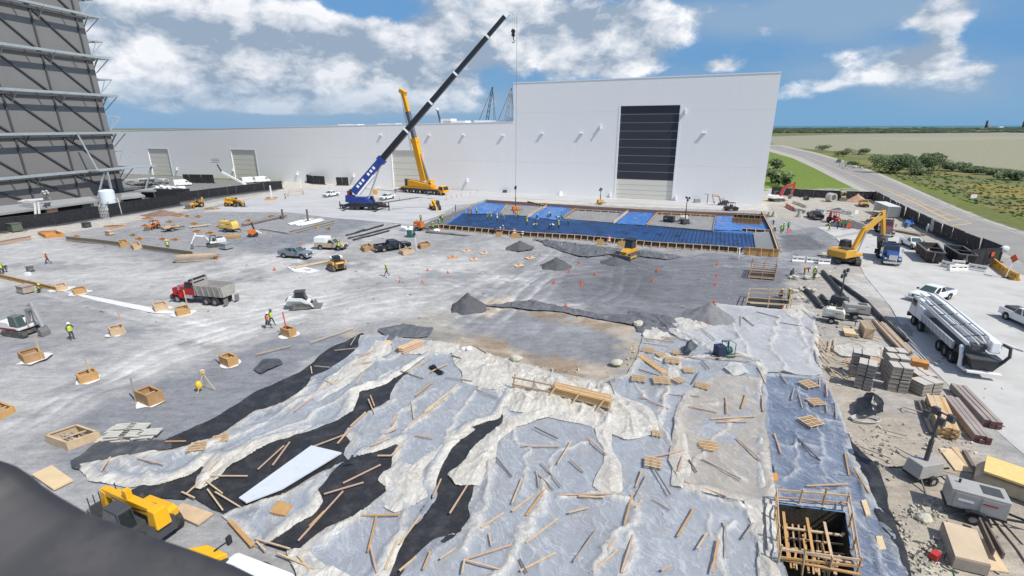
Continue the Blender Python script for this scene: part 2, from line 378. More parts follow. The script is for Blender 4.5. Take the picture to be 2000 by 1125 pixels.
for a in[[(880,640),(980,580),(1040,530),(1090,490)],[(860,610),(1000,560),(1080,510)],[(900,580),(1010,540),(1100,520),(1200,515)],[(1090,520),(1250,530),(1430,515),(1530,520)],[(1060,500),(1200,510),(1340,540)],[(350,640),(620,585),(860,560)],[(100,810),(330,700),(600,620)],[(20,840),(300,690),(560,610),(820,570)],[(420,540),(560,500),(700,455),(800,430)],[(440,555),(600,500),(760,440)],[(60,560),(250,610),(420,650)],[(820,520),(940,530),(1060,560)],[(860,545),(1010,590),(1130,600)],[(960,640),(1040,560),(1120,500)],[(930,600),(1000,530),(1030,480)],[(1240,540),(1220,580),(1190,590)],[(1210,520),(1200,570),(1160,590)],[(1100,575),(1250,590),(1370,610)],[(900,625),(970,575),(1020,535),(1075,505)],[(930,650),(1010,590),(1060,545)],[(970,620),(1030,570),(1110,540),(1200,530)],[(700,610),(860,580),(960,540),(1020,505)],[(1030,600),(1080,555),(1100,515)],[(1000,605),(1150,585),(1300,600)],[(1080,540),(1180,548),(1300,562)],[(640,560),(800,520),(960,510)]]:
 wheel_tracks(a,random.uniform(.8,1.1),.3,random.choice((.09,.12,-.06,.14)))
def ground_color(x,y):
 c=np.empty(x.shape+(3,));c[:]=(.305,.305,.306)
 n=fbm(x*.09,y*.09,4,3);c*=(1+.22*(n-.5))[...,None]
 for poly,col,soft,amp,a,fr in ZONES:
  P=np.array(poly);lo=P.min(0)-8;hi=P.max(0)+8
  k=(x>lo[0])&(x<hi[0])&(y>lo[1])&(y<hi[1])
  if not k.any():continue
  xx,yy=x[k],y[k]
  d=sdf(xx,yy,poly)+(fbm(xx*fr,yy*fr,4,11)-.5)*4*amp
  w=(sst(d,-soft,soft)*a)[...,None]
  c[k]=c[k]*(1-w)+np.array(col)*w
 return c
BUMPS=[((755,575),6.0,5,.9),((840,560),4,3,.35),((935,470),5,4,.9),((985,478),6,4,1.2),((470,505),5,2.6,.35),((60,690),4,3,.5),((215,690),5,3,.35),((130,640),4,2,.3),((20,720),4,3,.5),((700,600),5,3,.3),((1000,560),8,4,.3),((1120,560),6,4,.35),((1330,540),7,4,.3),((800,640),5,3,.3),((1060,680),9,6,-.5),((190,780),4,2.2,.4),((250,655),3,2,.3)]
def ground_z(x,y):
 z=(fbm(x*.22,y*.22,4,21)-.5)*.22+(fbm(x*1.3,y*1.3,3,22)-.5)*.07
 for(p,rx,ry,h)in BUMPS:
  c=G(*p);z=z+h*np.exp(-(((x-c.x)/rx)**2+((y-c.y)/ry)**2)*1.6)
 return z
def gz(x,y):return float(ground_z(np.array([[float(x)]]),np.array([[float(y)]]))[0,0])
def flat_weight(x,y):
 w=np.zeros(x.shape)
 for poly in FLATS:w=np.maximum(w,sst(sdf(x,y,poly),-1.5,.5))
 return w
FLATS=[PX([(820,460),(870,405),(960,385),(1120,392),(1500,425),(1530,512),(1400,505),(1000,465)]),PX([(400,418),(560,362),(1006,373),(1500,396),(1500,414),(1120,392),(960,390),(830,440),(640,420),(520,415)]),PX([(1640,445),(1740,440),(1960,515),(2300,620),(2300,1000),(1990,880),(1700,540)]),PX([(1480,1010),(1690,1000),(1760,1300),(1500,1300)])]
def site_z(x,y):return ground_z(x,y)*(1-flat_weight(x,y))
PIT=PX([(1512,985),(1650,1003),(1668,1118),(1640,1190),(1552,1170),(1520,1090)])
def make_ground():
 ys=[8.0]
 while ys[-1]<176:ys.append(ys[-1]+max(.17,min(.55,ys[-1]*.0042)))
 ys=np.array(ys);xs=np.arange(-110,128,.3)
 x,y=np.meshgrid(xs,ys)
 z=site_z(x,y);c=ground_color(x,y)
 for q,w,a in TRACKS:
  P=np.array(q);lo=P.min(0)-2;hi=P.max(0)+2
  k=(x>lo[0])&(x<hi[0])&(y>lo[1])&(y<hi[1])
  if not k.any():continue
  d=ldist(x[k],y[k],q);g=np.exp(-(d/w)**2)*(.4+1.0*fbm(x[k]*.5,y[k]*.5,2,31))
  z[k]-=g*.07;c[k]=c[k]*(1+a*1.7*g)[...,None]
 pit=sdf(x,y,PIT);z=np.where(pit>.0,-.0,z)
 edge=np.maximum.reduce([sst(xs*0+x,127.9,128),])*0
 o=grid_mesh('ground',x,y,z+edge,c,M_GROUND,mask=pit<-.3);o['kind']='structure'
make_ground()
def make_land():
 a=np.concatenate([np.linspace(-180,-75,40)[:-1],np.linspace(-75,75,620),np.linspace(75,180,40)[1:]])*math.pi/180
 r=[60.0]
 while r[-1]<26000:r.append(r[-1]*1.016)
 r=np.array(r);aa,rr=np.meshgrid(a,r);x=rr*np.sin(aa);y=rr*np.cos(aa)
 c=np.empty(x.shape+(3,));c[:]=(.12,.145,.052)
 n=fbm(x*.02,y*.05,5,41);n2=fbm(x*.004,y*.02,4,43)
 c=c*(1-sst(n,.45,.6)[...,None]*.8)+np.array((.16,.165,.075))*(sst(n,.45,.6)[...,None]*.8)
 c=c*(1-sst(n,.58,.72)[...,None]*.5)+np.array((.26,.19,.06))*(sst(n,.58,.72)[...,None]*.5)
 def put(poly,col,soft,amp=0,fr=.02,al=1.0):
  nonlocal c
  P=PX(poly);d=sdf(x,y,P)+(fbm(x*fr,y*fr,4,51)-.5)*4*amp
  w=(sst(d,-soft,soft)*al)[...,None];c=c*(1-w)+np.array(col)*w
 put([(-1500,262),(1510,256.5),(1510,251.2),(-1500,256.5)],(.20,.21,.19),40,20,.004)
 put([(-1500,259.5),(900,256.5),(900,254.6),(-1500,257.2)],(.38,.37,.32),20,10,.004)
 put([(-900,480),(-300,462),(560,370),(562,360),(250,338),(-900,330)],(.20,.20,.195),1.5,1,.1)
 put([(540,376),(1006,382),(1500,404),(1500,396),(1006,371),(600,350),(556,350)],(.47,.45,.41),1,0,.1)
 put([(1300,259),(3200,252.3),(3200,250.3),(1300,256.8)],(.19,.18,.13),30,40,.003,.7)
 put([(1490,272),(1640,263),(2050,258),(3200,250),(3200,300),(2200,345),(2000,333),(1880,322),(1760,304),(1640,296),(1520,286)],(.262,.256,.178),4,2,.03)
 put([(1400,275),(1640,266),(2050,261.5),(3200,253),(3200,251),(2050,258),(1640,262.5),(1400,270)],(.26,.25,.22),15,5,.01)
 put([(1640,270),(2050,265),(2300,268),(1800,275)],(.30,.29,.235),8,6,.01,.6)
 put([(1480,288),(1530,293),(1600,328),(1690,370),(1720,395),(1500,395),(1470,330)],(.14,.195,.04),1.0,1.0,.1)
 put([(1600,305),(1760,355),(2000,450),(2300,560),(2300,520),(2000,425),(1800,358),(1640,305)],(.135,.165,.04),2.0,2.0,.1,.9)
 put([(1880,360),(2000,365),(2200,430),(2100,420),(1960,390)],(.27,.20,.055),3,5,.08,.6)
 far=rr>7500
 w=sst(rr,6800,7600)*sst(x,-400,600);w=w[...,None];c=c*(1-w)+np.array((.05,.17,.24))*w
 inside=(x>-104)&(x<122)&(y>14)&(y<170)
 z=np.where(inside,-.6,-.02)+0*x
 o=grid_mesh('open_land',x,y,z,c,M_LAND);o['kind']='structure'
make_land()
def flat_sheet(name,poly,z,m,kind='structure',thick=0.0):
 mb=MB()
 if thick:mb.plate(poly,z-thick,z)
 else:mb.add([(x,y,z)for x,y in poly],[tuple(range(len(poly)))])
 o=mb.build(name,m);o['kind']=kind;return o
def ccw(p):
 a=sum(p[i][0]*p[(i+1)%len(p)][1]-p[(i+1)%len(p)][0]*p[i][1]for i in range(len(p)));return p if a>0 else p[::-1]
M_CONC=mat('concrete',(.46,.455,.435),.85,noise=.10,nscale=.35,bump=.15,bscale=4,dirt=(.33,.325,.31,.5),dscale=.22)
M_CONCP=mat('pale_concrete',(.43,.435,.44),.85,noise=.12,nscale=.3,bump=.15,bscale=4,dirt=(.33,.335,.345,.6),dscale=.16,stretch=(.35,1,1))
M_ASPH=mat('road_asphalt',(.245,.235,.222),.9,noise=.10,nscale=.25,bump=.3,bscale=8,dirt=(.30,.285,.26,.6),dscale=.08)
M_YELLOW=mat('road_paint',(.62,.40,.14),.7,noise=.2,nscale=2)
M_WLINE=mat('white_road_paint',(.55,.54,.50),.7,noise=.25,nscale=2)
M_SHOULD=mat('shoulder_gravel',(.36,.34,.30),.95,noise=.2,nscale=.8,bump=.4,bscale=9)
flat_sheet('concrete_road',ccw(PX([(1660,478),(1690,452),(1745,452),(1850,500),(1990,535),(2060,560),(2400,700),(2400,1060),(2080,950),(1990,880),(1900,800),(1790,690),(1740,600),(1690,540)])),.03,M_CONC,thick=.1)
flat_sheet('concrete_slab',ccw(PX([(1596,445),(1650,440),(1680,452),(1628,462)])),.10,M_CONC,thick=.15)
flat_sheet('concrete_slab',ccw(PX([(1632,466),(1672,458),(1700,480),(1660,490)])),.08,M_CONC,thick=.15)
flat_sheet('concrete_slab',ccw(PX([(395,414),(520,380),(556,372),(700,366),(1006,376),(1480,401),(1440,408),(1000,388),(890,402),(835,433),(790,438),(735,433),(640,425),(560,415)])),.06,M_CONCP,thick=.1)
def ribbon(name,left,right,z,m):
 L=[G(*p)for p in left];Rr=[G(*p)for p in right]
 mb=MB();vs=[(p.x,p.y,z)for p in L]+[(p.x,p.y,z)for p in Rr];n=len(L)
 mb.add(vs,[(i,n+i,n+i+1,i+1)for i in range(n-1)]);o=mb.build(name,m);o['kind']='structure';return o
RL=[(1440,283.5),(1505,290),(1562,306),(1605,326),(1650,349),(1690,369),(1760,400),(1850,440),(1950,487),(2050,540),(2300,680)]
RR=[(1450,281.5),(1520,285),(1585,299),(1640,315),(1675,327),(1715,342),(1750,357),(1850,402),(1925,432),(2000,458),(2300,570)]
ribbon('road_shoulder',[(a-14,b+3.0)for a,b in RL],[(a+9,b-1.0)for a,b in RR],.02,M_SHOULD)
ribbon('road',RL,RR,.06,M_ASPH)
def stripe(pts,w,z,m,name):
 P=[G(*p)for p in pts];L=[];Rt=[]
 for i,p in enumerate(P):
  d=(P[min(i+1,len(P)-1)]-P[max(i-1,0)]).normalized();n=Vector((-d.y,d.x,0))*w/2;L.append(p+n);Rt.append(p-n)
 n=len(P);mb=MB();mb.add([(p.x,p.y,z)for p in L+Rt],[(i,n+i,n+i+1,i+1)for i in range(n-1)])
 o=mb.build(name,m);o['kind']='structure'
YC=[(1505,287),(1575,305),(1650,335),(1700,357),(1750,380),(1795,400),(1822,415),(1857,432)]
stripe(YC,.34,.07,M_YELLOW,'yellow_line')
Y2=[(1725,364),(1780,387),(1840,414),(1897,437)]
stripe(Y2,.2,.07,M_YELLOW,'yellow_line')
for k in range(9):
 a=k/8;i=min(int(a*3),2);f=a*3-i
 q=(Y2[i][0]*(1-f)+Y2[i+1][0]*f,Y2[i][1]*(1-f)+Y2[i+1][1]*f)
 stripe([(q[0]-8-30*a,q[1]+1.0+3*a),q],.36,.074,M_YELLOW,'yellow_line')
stripe([(1590,301.5),(1640,317),(1715,344.5),(1750,360),(1850,405),(1925,435),(2000,461),(2200,535)],.14,.07,M_WLINE,'white_line')
stripe([(1562,304.5),(1605,324),(1650,347),(1690,366.5),(1760,397),(1850,437)],.2,.07,M_WLINE,'white_line')
# the white hall
M_WALL=mat('white_wall_panel',(.90,.89,.865),.5,noise=.02,nscale=1.3,stretch=(2,1,.03),spec=.3)
M_WALLB=mat('wall_backing',(.35,.37,.40),.8)
M_COPE=mat('white_coping',(.85,.86,.87),.5)
M_CREAM=mat('cream_door',(.72,.69,.60),.6,noise=.04,nscale=.6,stretch=(.2,1,3))
M_DARKDOOR=mat('dark_door',(.030,.033,.042),.55,noise=.12,nscale=.5,stretch=(.3,1,3))
M_DOORLINE=mat('door_joint',(.30,.31,.33),.5)
M_GREYROOF=mat('grey_roof',(.30,.31,.31),.8,noise=.12,nscale=.4)
M_LAMP=mat('lamp_white',(.8,.8,.8),.4)
M_BLACK=mat('black_steel',(.02,.021,.024),.5)
P0=G(1487,400.5);_q=G(620,357.5);WD=(_q-P0).normalized();WA=math.atan2(WD.y,WD.x);WN=Vector((-WD.y,WD.x,0));WN=Vector((0,0,1)).cross(WD)
def WP(px,py):
 d=ray(px,py);t=(P0-CAM).dot(WN)/d.dot(WN);p=CAM+d*t;return(p-P0).dot(WD),p.z
hall=thing('assembly_hall','huge windowless white hall with a tall right end and a long lower wing','building',P0,WA)
sT=WP(1003,250)[0];sEnd=330.0
zT0,zT1=WP(1525,142)[1],WP(1002,163)[1]
zL0,zL1=WP(998,238.5)[1],WP(262,255)[1]
sL1=WP(262,255)[0]
def ztop(s):return zT0+(zT1-zT0)*s/sT if s<=sT+.01 else zL0+(zL1-zL0)*(s-sT)/(sL1-sT)
DOORS=[]
def door_rect(x0,yb0,x1,yb1,xt,yt):return WP(x0,yb0)[0],WP(x1,yb1)[0],WP(xt,yt)[1]
big=(WP(1311,392)[0],WP(1201.5,387)[0],(WP(1211,207)[1]+WP(1328,205)[1])/2)
lowd=[(WP(826,330)[0],WP(767,330)[0],WP(797,294)[1]),(WP(503,330)[0],WP(455,320)[0],WP(480,293)[1]),(WP(333,320)[0],WP(292,310)[0],WP(312,291)[1])]
SEAMS=[WP(1005,316)[1],WP(1005,220.5)[1]]
def build_hall():
 cuts=sorted([0,sT,sEnd]+[v for d in[big]+lowd for v in d[:2]]+[(sT+lowd[0][0])/2,lowd[0][1]+24,lowd[1][1]+22])
 for a,b in zip(cuts[:-1],cuts[1:]):
  tall=b<=sT+.01;e=0.0
  dr=next((d for d in[big]+lowd if abs(d[0]-a)<.01),None)
  za=ztop(a)if tall else zL0+(zL1-zL0)*(a-sT)/(sL1-sT);zb=ztop(b)if tall else zL0+(zL1-zL0)*(b-sT)/(sL1-sT)
  zs=[dr[2]if dr else 0.0]+[z for z in SEAMS if z>(dr[2]+.5 if dr else.5)and z<min(za,zb)-2]+[None]
  for z0,z1 in zip(zs[:-1],zs[1:]):
   mb=MB();g=.0 if z1 is None else.02;t0=za if z1 is None else z1-g;t1=zb if z1 is None else z1-g
   mb.hexa([(a+e,-.3,z0),(b-e,-.3,z0),(b-e,0,z0),(a+e,0,z0)],[(a+e,-.3,t0),(b-e,-.3,t1),(b-e,0,t1),(a+e,0,t0)])
   mb.build('wall_panel',M_WALL,hall)
 mb=MB()
 D=-70.0
 def body(a,b,za,zb):
  mb.hexa([(a,D,0),(b,D,0),(b,-1.2,0),(a,-1.2,0)],[(a,D,za),(b,D,zb),(b,-1.2,zb),(a,-1.2,za)])
 body(.31,sT,zT0-.5,zT1-.5);body(sT,sEnd,zL0-.5,zL0+(zL1-zL0)*(sEnd-sT)/(sL1-sT)-.5)
 mb.build('hall_body',M_WALL,hall)
 mb=MB()
 for a,b in zip(cuts[:-1],cuts[1:]):
  if any(abs(d[0]-a)<.01 for d in[big]+lowd):continue
  h=(min(ztop(a),ztop(b))if b<=sT+.01 else 18.5)-.6
  mb.box(a,b,-1.15,-.31,0,h)
 for d in[big]+lowd:mb.box(d[0],d[1],-1.15,-.31,d[2]+.1,min(ztop(d[0]),18.5 if d is not big else 99)-.6)
 mb.build('wall_backing',M_WALLB,hall)
 mb=MB();mb.box(0,.3,D,-.31,0,zT0-.55);mb.build('side_wall',M_WALL,hall)
 mb=MB();mb.hexa([(-.08,-.5,zT0),(sT,-.5,zT1),(sT,.08,zT1),(-.08,.08,zT0)],[(-.08,-.5,zT0+.28),(sT,-.5,zT1+.28),(sT,.08,zT1+.28),(-.08,.08,zT0+.28)])
 mb.build('roof_coping',M_COPE,hall)
 ze=zL0+(zL1-zL0)*(sEnd-sT)/(sL1-sT)
 mb=MB();mb.hexa([(sT+.01,-.5,zL0),(sEnd,-.5,ze),(sEnd,.08,ze),(sT+.01,.08,zL0)],[(sT+.01,-.5,zL0+.22),(sEnd,-.5,ze+.22),(sEnd,.08,ze+.22),(sT+.01,.08,zL0+.22)])
 mb.build('roof_coping',M_COPE,hall)
 a,b,zt=big;zsplit=(WP(1205,350)[1]+WP(1312,353)[1])/2;dd=-.36
 mb=MB();mb.box(a,b,dd-.2,dd-.06,0,zt);d=mb.build('hangar_door',M_DOORLINE,hall)
 n=9;zz=[zsplit+(zt-zsplit)*k/n for k in range(n+1)]
 for z0,z1 in zip(zz[:-1],zz[1:]):
  MB().box(a+.05,b-.05,dd-.06,dd,z0+.11,z1-.11).build('door_section',M_DARKDOOR,d)
 zz=[0,zsplit*.22,zsplit*.45,zsplit*.72,zsplit]
 for z0,z1 in zip(zz[:-1],zz[1:]):
  MB().box(a+.05,b-.05,dd-.06,dd,z0+.04,z1-.04).build('door_section',M_CREAM,d)
 for a,b,zt in lowd:
  mb=MB();mb.box(a,b,-.5,-.36,0,zt);d=mb.build('roller_door',M_DOORLINE,hall)
  n=6;zz=[zt*k/n for k in range(n+1)]
  for z0,z1 in zip(zz[:-1],zz[1:]):MB().box(a+.05,b-.05,-.36,-.30,z0+.05,z1-.05).build('door_section',M_CREAM,d)
  [MB().box(x0,x1,.003,.05,z0,zt+.4).build('door_trim',M_COPE,hall)for x0,x1,z0 in((a-.45,a-.02,0),(b+.02,b+.45,0),(a-.02,b+.02,zt+.02))]
 [MB().box(x0,x1,.003,.06,0,big[2]+.02).build('door_trim',M_COPE,hall)for x0,x1 in((big[0]-.5,big[0]-.02),(big[1]+.02,big[1]+.5))]
 me=MB();me.box(-.55,.55,.0,.2,-.12,.12);me.box(-.5,.5,.2,.5,-.02,.10);lm=me.mesh('floodlight',M_LAMP)
 for px,py in[(744,264),(838,264.5),(905,264),(982,265),(1059,261),(1136,260.5),(1375,260)]:
  s,z=WP(px,py);inst(lm,'floodlight',hall,(s,.004,z))
 me=MB();me.box(-.25,.25,0,.5,-.2,.2);me.box(-.12,.12,0,.7,-.9,-.2);lm2=me.mesh('wall_lamp',M_LAMP)
 for px,py in[(346,328),(456,330),(581,337),(691,341),(913,350),(1173,245),(1339,215),(1192,378),(1320,384)]:
  s,z=WP(px,py);inst(lm2,'wall_lamp',hall,(s,.004,z))
 roof_boxes=[(862,240,4,1.6),(878,241,9,.9),(950,239.5,12,.8),(990,237.5,3,1.6),(745,247,8,.5),(660,249,5,.6),(680,248.5,4,.5)]
 for px,py,w,h in roof_boxes:
  s,z=WP(px,py);zr=zL0+(zL1-zL0)*(s-sT)/(sL1-sT)
  MB().box(s-w/2,s+w/2,-7,-3,zr-.5,zr+h).build('roof_unit',M_COPE,hall)
build_hall()
# grey tower at the left
M_TOWER=mat('grey_cladding',(.19,.186,.183),.7,noise=.05,nscale=.2,bump=.1,bscale=2)
M_TSTEEL=mat('dark_grey_steel',(.075,.077,.084),.6)
M_GALV=mat('galvanised_beam',(.33,.37,.39),.5,noise=.10,nscale=.8)
def build_tower():
 a=math.atan2(-.989,-.147);base=G(243,374)
 tw=thing('grey_tower','tall grey clad tower wrapped in diagonal bracing and pale steel walkway beams','building',base,a)
 H=78
 LV=[7.6,19.0,30.6,42.0,54.0,66.0]
 zs=[0]+LV+[H]
 for z0,z1 in zip(zs[:-1],zs[1:]):
  for s0 in(0,27.4,54.8):
   MB().box(s0+.01,s0+27.39,-.35,0,z0+.03,z1-.03).build('wall_panel',M_TOWER,tw)
 MB().box(.35,82,-45,-.36,0,H).build('tower_body',M_TSTEEL,tw)
 MB().box(0,.34,-45,-.36,0,H).build('side_wall',M_TOWER,tw)
 for i,(z0,z1)in enumerate(zip(zs[:-1],zs[1:])):
  for k in range(-1,6):
   s=2.4+13.7*k+(0 if i%2 else 0)
   if s<0:continue
   MB().box(s-.22,s+.22,.01,.42,z0+.35,z1-.35).build('brace',M_TSTEEL,tw)
   MB().bar((s+13.2,.26,z1-.6),(s+.5,.26,z0+.6),.36,.4,up=(0,1,0)).build('brace',M_TSTEEL,tw)
 for z in LV:
  MB().box(-.2,80,.01,.62,z-.55,z+.15).build('floor_beam',M_TSTEEL,tw)
 for i,z in enumerate(LV):
  zz=z+.5
  for k in range(5):
   s0=-2.6+17*k
   MB().box(s0+.05,s0+16.95,2.6,3.3,zz-.35,zz+.35).build('walkway_beam',M_GALV,tw)
  for k in range(8):
   s=.6+6.85*k
   MB().bar((s,.6,zz-.1),(s,2.7,zz),.28,.28).build('outrigger',M_GALV,tw)
   if k%2==0:
    MB().bar((s,.4,zz-3.2),(s,2.8,zz-.3),.22,.22).build('strut',M_GALV if i!=1 else M_TSTEEL,tw)
  MB().box(-3.2,-2.5,-30,3.29,zz-.34,zz+.34).build('walkway_beam',M_GALV,tw)
  MB().bar((-2.8,2.9,zz-.3),(.1,.3,zz-4.6),.26).build('strut',M_GALV,tw)
  MB().bar((-2.8,-1.5,zz-.3),(.1,-1.0,zz-4.6),.26).build('strut',M_GALV,tw)
  MB().bar((-2.8,2.4,zz),(0,-.1,zz),.26).build('outrigger',M_GALV,tw)
  z2=z+5.6
  MB().bar((-3.6,1.6,z2),(.1,.2,z2),.3,.4).build('outrigger',M_GALV,tw)
  MB().bar((-3.6,1.6,z2),(-3.6,-6,z2),.4,.4).build('outrigger',M_GALV,tw)
  MB().bar((-3.5,1.6,z2-.2),(.0,.4,z2-4.2),.22).build('strut',M_GALV,tw)
  MB().bar((-1.8,.9,z2-.2),(.0,.4,z2-4.2),.2).build('strut',M_GALV,tw)
 MB().box(-8,14,3.4,7.5,8.0,8.4).build('canopy',M_GALV,tw)
 for s in(-6,12):MB().bar((s,7,8),(s+1.5,4,0),.5).build('canopy_leg',M_GALV,tw)
 MB().bar((11.2,7,0),(11.2,7,8),.5).build('canopy_leg',M_GALV,tw)
 MB().bar((12.5,5.2,8.4),(14.5,3.6,19.0),.4).build('canopy_leg',M_GALV,tw)
 MB().tube([(42,1.0,8),(42,1.2,4),(43,1.6,1.6),(45.5,1.6,1.4),(47,1.2,4)],.55,8).build('duct',M_TSTEEL,tw)
build_tower()
# fences
M_SCREEN=mat('black_screen_fabric',(.012,.013,.017),.75,noise=.5,nscale=1.2,bump=.4,bscale=3)
M_SCREENR=mat('charcoal_screen_fabric',(.028,.028,.031),.8,noise=.35,nscale=.8,bump=.5,bscale=2,stretch=(1,1,.3))
M_POST=mat('fence_post_steel',(.035,.036,.04),.5)
M_SKIRT=mat('fence_skirt',(.055,.055,.06),.9)
def fence(pts,h,pw,label,material,name='screen_fence',skirt=True,lean=.04,skip=(),z=0.0,odd=None):
 a=Vector((pts[0][0],pts[0][1],z));root=thing(name,label,'fence',a,0)
 k=0
 for p,q in zip(pts[:-1],pts[1:]):
  p=Vector((*p[:2],0));q=Vector((*q[:2],0));L=(q-p).length;n=max(1,round(L/pw));d=(q-p)/n;an=math.atan2(d.y,d.x);w=d.length
  pm=MB();nx,nz=6,5;g=lambda i,j:((i/nx)*(w-.12)+.06,.05*math.sin(i*1.9+j)*math.sin(math.pi*j/nz),.12+(h-.2)*j/nz)
  vs=[g(i,j)for j in range(nz+1)for i in range(nx+1)];fs=[(j*(nx+1)+i,j*(nx+1)+i+1,(j+1)*(nx+1)+i+1,(j+1)*(nx+1)+i)for j in range(nz)for i in range(nx)]
  pm.add(vs,fs);pm.add([(x,y+.03,zz)for x,y,zz in vs],[f[::-1]for f in fs]);pme=pm.mesh('fence_panel',material)
  po=MB();po.cyl((0,0,0),(0,0,h),.05,n=6);po.cyl((0,-.02,h-.06),(w,-.02,h-.06),.03,n=5);po.box(-.3,.3,-.5,.5,0,.1);pome=po.mesh('post',M_POST)
  sk=MB().box(0,w,-.5,-.06,.0,.32,0,.1).mesh('ballast_skirt',M_SKIRT)
  for i in range(n):
   loc=p+d*i-Vector((a.x,a.y,0));k+=1
   if k in skip:continue
   rot=(random.uniform(-lean,lean),0,an+random.uniform(-.015,.015))
   inst(pme if not(odd and k in odd)else MB().box(.05,w-.05,-.03,.03,.1,h-.1).mesh('fence_panel',MATS['pale_panel']),'fence_panel',root,loc,rot)
   inst(pome,'post',root,loc,(rot[0],0,an))
   if skirt:inst(sk,'ballast_skirt',root,loc,(0,0,an))
  if(p,q)==(Vector((*pts[-2][:2],0)),Vector((*pts[-1][:2],0))):inst(pome,'post',root,q-Vector((a.x,a.y,0))-d*.0,(0,0,an+math.pi))
 return root
mat('pale_panel',(.40,.40,.40),.7,noise=.1)
mat('light_grey_panel',(.30,.34,.37),.6)
fence(PX([(-160,488),(0,455),(110,441),(197,427)]),3.1,3.6,'black screened fence in front of the long grey canopy, left of the white tank',M_SCREEN)
fence(PX([(216,424.5),(290,412),(352,401)]),3.3,3.6,'black screened fence right of the white tank, nearest the timber boxes',M_SCREEN)
fence(PX([(349,396),(410,387),(480,377.5),(552,369)]),2.9,3.2,'black screened fence running on to the white van and the pale gate panel',M_SCREEN)
fence(PX([(1506,380),(1562,385.5),(1640,389),(1706,391)]),2.5,3.2,'black screened fence behind the concrete rings and the sand heap',M_SCREENR,skirt=False)
fence(PX([(1706,391),(1760,423),(1835,463),(1910,494.5),(1951,512)]),2.7,2.0,'long black screened fence along the public road, with one pale panel',M_SCREENR,skirt=True,lean=.09,odd=(26,))
fence(PX([(1889,519),(1948,516)]),2.7,2.6,'short black screened fence end with a small orange notice beside the yellow barrier',M_SCREENR,skirt=False,name='screen_fence')
fence(PX([(597,356),(613,359.5),(635,360.5)]),3.2,3.0,'black screen enclosure at the foot of the white wall, the wider of two',M_SCREENR,skirt=True)
fence(PX([(658,362),(681,362.5)]),3.1,2.6,'black two panel screen at the foot of the white wall',M_SCREENR,skirt=True)
fence(PX([(360,357),(419,358)]),3.4,2.7,'row of black screens behind the parked white van',M_SCREENR,skirt=False)
# low canopies, tank and pipes at the foot of the tower
M_WHITE=mat('white_paint',(.78,.79,.80),.35,noise=.04,nscale=2)
M_PIPE=mat('pale_pipe',(.50,.50,.49),.45,noise=.12,nscale=2)
M_UNDER=mat('painted_void',(.02,.02,.022),.9)  # near-black fill standing in for shaded space under roofs and in openings
def canopy(front,back,z,label,th=.5,legs=True):
 p=[G(*q,z)for q in front];b=[G(*q,z)for q in back];c=p[0]
 t=thing('flat_canopy',label,'canopy',(c.x,c.y,0));o=Vector((c.x,c.y,0))
 pts=[(v-o).to_2d()for v in(p[0],p[1],b[1],b[0])]
 MB().plate(ccw([tuple(v)for v in pts]),z-th,z).build('roof',M_GREYROOF,t)
 if legs:
  for v in pts:MB().box(v.x-.15,v.x+.15,v.y-.15,v.y+.15,0,z-th).build('leg',M_TSTEEL,t)
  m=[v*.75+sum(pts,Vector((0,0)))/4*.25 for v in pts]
  MB().plate(ccw([tuple(v)for v in m]),.05,z-th-.2).build('enclosure',M_UNDER,t)  # dark block; its black stands in for shade under the roof
 return t
canopy([(-120,432),(191,391)],[(-120,415),(177,383.5)],3.6,'long grey flat canopy at the foot of the tower, left of the white tank')
canopy([(236,386.5),(283,381.5)],[(238,378),(268,375.5)],4.0,'short grey flat canopy right of the white tank')
canopy([(300,372),(345,364)],[(262,372),(330,361)],2.4,'low grey canopy behind the piled white rolls')
tk=thing('storage_tank','pale white cylindrical tank standing between the two screened fences','tank',G(219,421))
MB().cyl((0,0,0),(0,0,6.1),1.62,n=28).build('shell',mat('tank_paint',(.66,.74,.78),.4),tk,smooth=False)
MB().ball((0,0,6.1),(1.62,1.62,.45),28,8).build('dome',MATS['tank_paint'],tk,smooth=True)
MB().tube([(1.7,.2,4.2),(2.2,.2,4.3),(2.3,.2,3.8),(2.3,.2,.3)],.14,7).build('pipe',M_PIPE,tk)
pr=thing('pipe_rack','tangle of pale pipes and valves just left of the white tank','pipes',G(203,424))
for k in range(7):
 x=-1.2+.4*k;MB().tube([(x,0,0),(x,0,2.2+.5*(k%3)),(x+.5,.4,2.6+.5*(k%3)),(x+.5,1.5,2.6+.5*(k%3))],.09,6).build('pipe',M_PIPE,pr)
for z in(.8,1.6,2.5):MB().box(-1.5,1.6,-.1,.1,z,z+.12).build('rail',M_PIPE,pr)
dp=thing('duct_pipe','twin pale ducts lying over the long grey canopy with a tall bend','pipes',G(80,403,0))
o0=Vector(dp.location)
for dy in(0,.9):
 A=[G(70,425-dy,2.2),G(68,398-dy,4.6),G(36,394-dy,4.6),G(92,389,4.6),G(87,389,5.0),G(82,376,7.0),G(84,374,7.3),G(87,377,7.0),G(88,389,4.6)]
 MB().tube([v-o0+Vector((0,dy,0))for v in A],.24,8).build('pipe',M_PIPE,dp)
def clutter_box(px,py,w,d,h,m,label,name='equipment_crate',cat='crate',rz=None,z=0.0):
 t=thing(name,label,cat,G(px,py),WA-math.pi if rz is None else rz)
 MB().box(-w/2,w/2,-d/2,d/2,z+.15,z+h,.05,.05).build('body',m,t,bevel=.04)
 MB().box(-w/2-.04,w/2+.04,-d/2-.04,d/2+.04,z+h+.003,z+h+.12).build('lid',m,t)
 for sx in(-1,1):MB().box(sx*w*.35-.1,sx*w*.35+.1,-d/2,d/2,z,z+.15).build('skid',M_BLACK,t)
 return t
M_DKGREEN=mat('olive_paint',(.10,.12,.09),.6);M_BEIGE=mat('beige_paint',(.36,.30,.21),.6,noise=.1)
